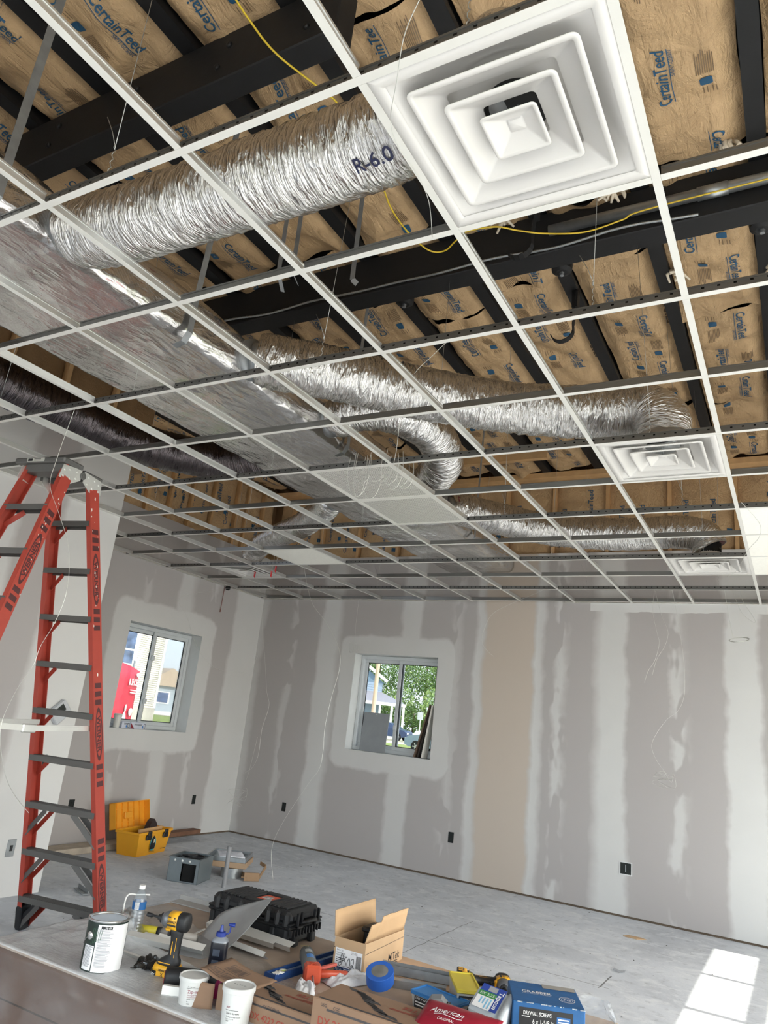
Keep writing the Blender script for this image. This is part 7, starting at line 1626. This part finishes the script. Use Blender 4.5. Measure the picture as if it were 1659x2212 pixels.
# ---------------------------------------------------------------- outside
def grass():
    k = N('mottled_grass'); k.set(Roughness=0.9); v = k.coord(); k.col(k.ramp(k.noise(v, 1.2, 6, 0.7), [(0.3, srgb(104, 124, 60)), (0.6, srgb(150, 166, 86)), (0.8, srgb(172, 178, 110))])); return k.m  # mottled greens of the grass itself
m_grass = grass(); m_road = plain('pale_road', srgb(196, 186, 172), 0.9, var=0.06)
def gz(x, y):
    d = max(0.0, max(-x - 8, y - 10)); return -0.12 + 0.74 * min(1, d / 26)
m_lot = plain('pale_parking_lot', srgb(158, 155, 150), 0.95, var=0.08, scale=1.5)
mb = MB(); mb.sheet(lambda u, v: (-90 + 130 * u, -40 + 158 * v, gz(-90 + 130 * u, -40 + 158 * v) - 0.16), 60, 60)
for k, f in enumerate(mb.f):
    c = [sum(mb.v[i][q] for i in f) / 4 for q in (0, 1)]
    if c[0] < -9 or c[1] > 12: mb.mi[k] = 1
g = mb.build('ground', [m_lot, m_grass]); g['kind'] = 'structure'
mb = MB(); mb.box((-60, 46.5, 0.40), (20, 55, 0.475)); s = mb.build('road', m_road); s['kind'] = 'structure'
mb = MB(); mb.box((-60, 57.0, 0.40), (20, 62.0, 0.475)); s = mb.build('road', m_road); s['kind'] = 'structure'
mb = MB(); mb.box((-30.2, 15, 0.40), (-29.0, 45, 0.48)); s = mb.build('pavement', m_road); s['kind'] = 'structure'
m_siding = plain('white_clapboard', srgb(222, 216, 208), 0.7, var=0.03); m_found = plain('pale_foundation', srgb(196, 190, 182), 0.9, var=0.1)
m_trimw = plain('white_trim', srgb(232, 232, 228), 0.6); m_wglass = plain('dark_blue_glazing', srgb(84, 100, 132), 0.08, var=0.6, scale=2.5)
t = thing('clapboard_house', 'white clapboard house seen through the side window', 'house', (-31.5, 0, 0.45))
for k in range(52):
    z = 0.70 + 0.115 * k
    mb = MB(); mb.add([(0.045, 20, z), (0.045, 30.1, z), (0.0, 30.1, z + 0.118), (0.0, 20, z + 0.118), (0.0, 30.1, z), (0.0, 20, z)], [(0, 1, 2, 3), (0, 5, 4, 1)]); mb.build('clapboard', m_siding, t)
mb = MB(); mb.box((-8, 20, 0.0), (-0.01, 30.15, 6.7)); mb.build('wall', m_siding, t)
mb = MB(); mb.box((-8, 20, -0.1), (0.03, 30.25, 0.70)); mb.build('foundation', m_found, t)
mb = MB(); mb.box((-0.05, 30.05, 0.70), (0.05, 30.25, 6.7)); mb.build('corner_trim', m_trimw, t)
mb = MB(); mb.box((0.0, 27.25, 2.85), (0.06, 28.15, 5.4)); f = mb.build('window', m_trimw, t)
mb = MB(); mb.box((0.055, 27.0, 2.95), (0.065, 27.88, 3.65)); mb.box((0.055, 27.0, 3.75), (0.065, 27.88, 5.3)); mb.build('pane', m_wglass, f)
mb = MB(); mb.prism([(19.6, 6.7), (30.6, 6.7), (25.1, 9.6)], -8.2, 0.2); rf = mb.build('roof', plain('grey_shingle_roof', srgb(120, 116, 112), 0.9), t); rf.rotation_euler = (PI / 2, 0, PI / 2)
t = thing('grey_house', 'small grey house with pale gable far behind the clapboard house', 'house', (-51, 50.5, 0.45), -0.3)
mb = MB(); mb.box((-5, -2.6, 0), (0, 2.6, 2.6)); mb.build('wall', plain('blue_grey_wall', srgb(168, 178, 184), 0.8), t)
mb = MB(); mb.prism([(-3.0, 0), (3.0, 0), (0, 1.7)], -5.3, 0.3); rf = mb.build('roof', plain('tan_roof', srgb(190, 172, 152), 0.9), t); rf.location = (0, 0, 2.6); rf.rotation_euler = (PI / 2, 0, PI / 2)
mb = MB(); mb.box((0.0, -1.6, 1.0), (0.05, 0.2, 2.1)); w = mb.build('window', m_trimw, t)
mb = MB(); mb.box((0.05, -1.45, 1.1), (0.06, 0.05, 2.0)); mb.build('pane', m_wglass, w)
mb = MB(); mb.box((0.0, -2.7, -0.2), (1.4, 2.7, 0.3)); mb.build('porch', m_trimw, t)
t = thing('banner_sign', 'red sale banner with white lettering outside the side window', 'sign', (-10.0, 8.72, 0.0), 0.55)
mb = MB(); mb.sheet(lambda u, v: (0.02 * math.sin(u * 4), -1.35 + 1.8 * u, 0.35 + (1.76 - 0.08 * u * u) * v), 12, 6, thick=0.01); bo = mb.build('banner', plain('red_banner', srgb(206, 34, 62), 0.6, var=0.04), t)
mb = MB(); F = face((0.032, -0.55, 0.35), (0, 1, 0), (0, 0, 1)); mb.text('& SHOES', 0.17, F @ Matrix.Translation((0.28, 1.40, 0)), 0, bold=0.03, width=0.64)
for (cx, cy, a, b) in ((0.72, 0.92, 0.12, 0.07), (0.80, 0.70, 0.04, 0.04), (0.70, 0.58, 0.10, 0.045), (0.80, 1.60, 0.13, 0.04), (0.36, 0.72, 0.12, 0.20), (0.38, 0.98, 0.055, 0.07), (0.30, 0.30, 0.05, 0.16), (0.44, 0.30, 0.05, 0.16), (0.28, 0.06, 0.09, 0.05), (0.66, 0.08, 0.10, 0.05)):
    old = mb.T; mb.T = F; mb.add([(cx + a * math.cos(q) * (1 + 0.15 * math.sin(3 * q)), cy + b * math.sin(q), 0.0) for q in [2 * PI * k / 18 for k in range(18)]], [tuple(range(18))], 0); mb.T = old
smallprint(mb, F, 0.45, 1.32, 0.42, 2, 0.045, 0)
mb.build('printed_lettering', m_print_w, bo)
mb = MB(); mb.tube([(-0.02, 0.0, -0.2), (-0.02, 0.0, 2.2)], 0.02, 8); mb.build('stake', m_galv_dull, t)
# blue gabled house with porch beyond the back window
t = thing('porch_house', 'blue grey gabled house with white porch seen through the back window', 'house', (-37.1, 66, 0.45), 0.62)
m_bluewall = plain('blue_grey_siding', srgb(150, 168, 188), 0.8, var=0.04)
mb = MB(); mb.box((-7, 0, 0), (0.4, 9, 5.4)); mb.build('wall', m_bluewall, t)
mb = MB(); mb.prism([(-7.2, 5.4), (0.6, 5.4), (-3.3, 8.0)], 0.02, 9.0); gb = mb.build('gable', plain('slate_blue_gable', srgb(110, 134, 154), 0.8), t); gb.rotation_euler = (PI / 2, 0, 0); gb.location = (0, 9.02, 0)
mb = MB()
for sx in (-1, 1): mb.bar((-3.3, -0.15, 8.3), (-3.3 + sx * 4.15, -0.15, 5.6), 0.30, 0.30, 0, (0, 1, 0))
mb.build('rake_board', m_trimw, t)
for k in range(9):
    mb = MB(); mb.box((-7, -0.03, 3.4 + 0.22 * k), (0.4, 0.0, 3.41 + 0.22 * k)); mb.build('siding_lap', m_trimw, t)
mb = MB(); mb.add([(-7, -2.4, 3.45), (2.6, -2.4, 3.45), (2.6, 0, 3.45), (0.4, 0.02, 4.5), (-7, 0.02, 4.5)], [(0, 1, 3, 4), (1, 2, 3)]); mb.build('porch_roof', plain('grey_porch_roof', srgb(142, 142, 150), 0.8), t)
mb = MB(); mb.box((-7, -2.5, 3.15), (2.7, -2.2, 3.45)); mb.build('porch_beam', m_trimw, t)
for x in (-3.6, -1.6, 0.1, 1.3, 2.5):
    mb = MB(); mb.box((x - 0.11, -2.45, 0.3), (x + 0.11, -2.23, 3.2)); mb.build('porch_post', m_trimw, t)
mb = MB(); mb.box((-7, -2.5, 0), (2.7, 0, 0.5)); mb.build('porch_floor', m_trimw, t)
mb = MB(); mb.lathe([(0.17, -0.3), (0.15, 11)], 14); solo('utility_pole', 'tan utility pole rising in front of the porch house', 'pole', mb, plain('tan_pole', srgb(214, 186, 160), 0.8), (-28.3, 50, 0.45))  # tan is the pole's own base colour
mb = MB(); mb.lathe([(0.05, -0.2), (0.05, 2.8)], 8); sp = solo('sign_post', 'thin pale post with small sign beside the white car', 'sign', mb, m_trimw, (-31.0, 64, 0.45)); k = MB(); k.box((-0.3, -0.08, 2.1), (0.3, -0.05, 2.8)); k.build('sign_plate', m_trimw, sp)
m_tyre = plain('car_tyre', srgb(34, 34, 36), 0.8); m_rim = plain('car_rim', srgb(206, 206, 208), 0.3, 0.5); m_carglass = plain('car_glazing', srgb(70, 88, 108), 0.08)
def car(label, loc, rz, paint, suv=False):
    t = thing('car', label, 'car', loc, rz)
    h = 0.12 if suv else 0
    prof = [(-2.15, 0.45), (-2.2, 0.75), (-2.05, 0.95 + h), (-1.5, 1.0 + h), (-0.95, 1.40 + h), (-0.3, 1.50 + h), (0.5, 1.48 + h), (1.15, 1.02 + h), (1.9, 0.90 + h), (2.2, 0.72), (2.2, 0.42), (1.9, 0.3), (-1.9, 0.3)]
    if suv: prof[3:5] = [(-1.95, 1.05 + h), (-1.7, 1.50 + h)]
    mb = MB(); n = len(prof); vs = []
    for y, k in ((-0.86, 0.0), (-0.80, 1), (0.80, 1), (0.86, 0)):
        for x, z in prof:
            if k: vs.append((x, y * (0.82 if z > 1.1 else 1.0), z))
            else: vs.append((x * 0.985, y * (0.84 if z > 1.1 else 1.0), min(z, 10) * 0.985 + 0.01))
    fs = [(r * n + (i + 1) % n, r * n + i, (r + 1) * n + i, (r + 1) * n + (i + 1) % n) for r in range(3) for i in range(n)] + [tuple(range(n)), tuple(3 * n + i for i in range(n))[::-1]]
    mb.add(vs, fs); mb.build('body', paint, t)
    mb = MB()
    for s in (-1, 1):
        y = s * 0.735
        w = [(-0.95 - (0.6 if suv else 0), 1.06 + h), (0.85, 1.06 + h), (0.42, 1.40 + h), (-0.75 - (0.7 if suv else 0), 1.40 + h)]
        mb.add([(a, y + s * (0.03 if b < 1.2 else -0.005), b) for a, b in w], [(0, 1, 2, 3) if s < 0 else (3, 2, 1, 0)])
    mb.add([(0.58, -0.62, 1.44 + h), (0.58, 0.62, 1.44 + h), (1.12, 0.68, 1.06 + h), (1.12, -0.68, 1.06 + h)], [(3, 2, 1, 0)]); mb.build('window', m_carglass, t)
    for x in (-1.3, 1.35):
        for s in (-1, 1):
            w = MB(); w.T = Matrix.Translation((x, s * 0.80, 0.33)) @ Matrix.Rotation(s * -PI / 2, 4, 'X'); w.lathe([(0.30, -0.12), (0.33, -0.08), (0.33, 0.06), (0.30, 0.09), (0.24, 0.08)], 20); wo = w.build('wheel', m_tyre, t)
            r = MB(); r.T = w.T; r.lathe([(0.24, 0.07), (0.20, 0.075), (0.19, 0.04), (0.0, 0.04)], 20)
            for q in range(5): a = 2 * PI * q / 5; r.bar((0.03 * math.cos(a), 0.03 * math.sin(a), 0.07), (0.21 * math.cos(a), 0.21 * math.sin(a), 0.07), 0.06, 0.03)
            r.build('rim', m_rim, wo)
    mb = MB()
    for s in (-1, 1): mb.box((2.12, s * 0.62 - 0.16, 0.62), (2.21, s * 0.62 + 0.16, 0.76)); 
    mb.build('headlamp', m_trimw, t); return t
car('dark blue car with bright wheel parked before the porch house', (-31.9, 59.5, 0.48), 0.05, plain('navy_car_paint', srgb(62, 78, 112), 0.25))
car('white car parked beside the trees beyond the back window', (-26.8, 59.5, 0.48), PI + 0.1, plain('white_car_paint', srgb(232, 232, 234), 0.25), True)
car('grey blue car on the near side of the road', (-16.9, 38.5, 0.30), PI - 0.15, plain('grey_blue_car_paint', srgb(140, 156, 176), 0.25))
m_bark = plain('tree_bark', srgb(112, 96, 78), 0.9, var=0.2)
def leafmat():
    k = N('tree_leaf'); k.set(Roughness=0.6); v = k.coord(); k.col(k.ramp(k.noise(v, 0.8, 5, 0.7), [(0.3, srgb(92, 124, 76)), (0.5, srgb(134, 162, 98)), (0.72, srgb(186, 198, 120))])); return k.m
m_leaf = leafmat()
def crown_mesh(seed, R, H, n):
    q = random.Random(seed); mb = MB()
    lobes = [(q.uniform(-.5, .5) * R, q.uniform(-.5, .5) * R, q.uniform(0.30, 0.92) * H, q.uniform(.42, .62) * R) for _ in range(9)]
    for _ in range(n):
        lx, ly, lz, lr = q.choice(lobes); d = Vector((q.gauss(0, 1), q.gauss(0, 1), q.gauss(0, 1))).normalized() * lr * q.uniform(0.72, 1.05)
        c = Vector((lx, ly, lz)) + d; s = q.uniform(0.08, 0.19)
        a = Vector((q.gauss(0, 1), q.gauss(0, 1), q.gauss(0, 1))).normalized(); b = a.cross(Vector((q.gauss(0, 1), q.gauss(0, 1), q.gauss(0, 1)))).normalized()
        mb.add([c - a * s, c + b * s * .6, c + a * s, c - b * s * .6], [(0, 1, 2, 3)])
    return mb
trees = [(-44, 78, 5.5, 12, 'bushy tree rising behind the porch house roof'), (-38.5, 80, 5.5, 13, 'bright green tree between the porch and the window bar'), (-34, 77, 5.0, 11, 'broad leafy tree above the white car'), (-29.5, 79, 5.0, 12, 'tall tree showing beside the leaning boards'), (-40.5, 74, 2.6, 5, 'low leafy tree showing through the porch posts'), (-36.3, 73, 2.6, 5, 'low leafy shrub tree behind the dark blue car'), (-32.0, 72, 2.8, 5.5, 'low tree directly behind the white car'), (-49, 76, 5.0, 12, 'tree standing behind the gable of the porch house')]
for k, (x, y, R, H, lab) in enumerate(trees):
    t = thing('tree', lab, 'tree', (x, y, 0.3), group='trees beyond the back window')
    mb = MB(); mb.tube([(0, 0, 0), (0.1, 0, H * 0.35), (0, 0.1, H * 0.7)], lambda u: 0.05 * R * (1.3 - u), 8); mb.build('trunk', m_bark, t)
    o = crown_mesh(k + 3, R, H, 7000 if R > 4 else 2600).build('crown', m_leaf, t); o['kind'] = 'stuff'
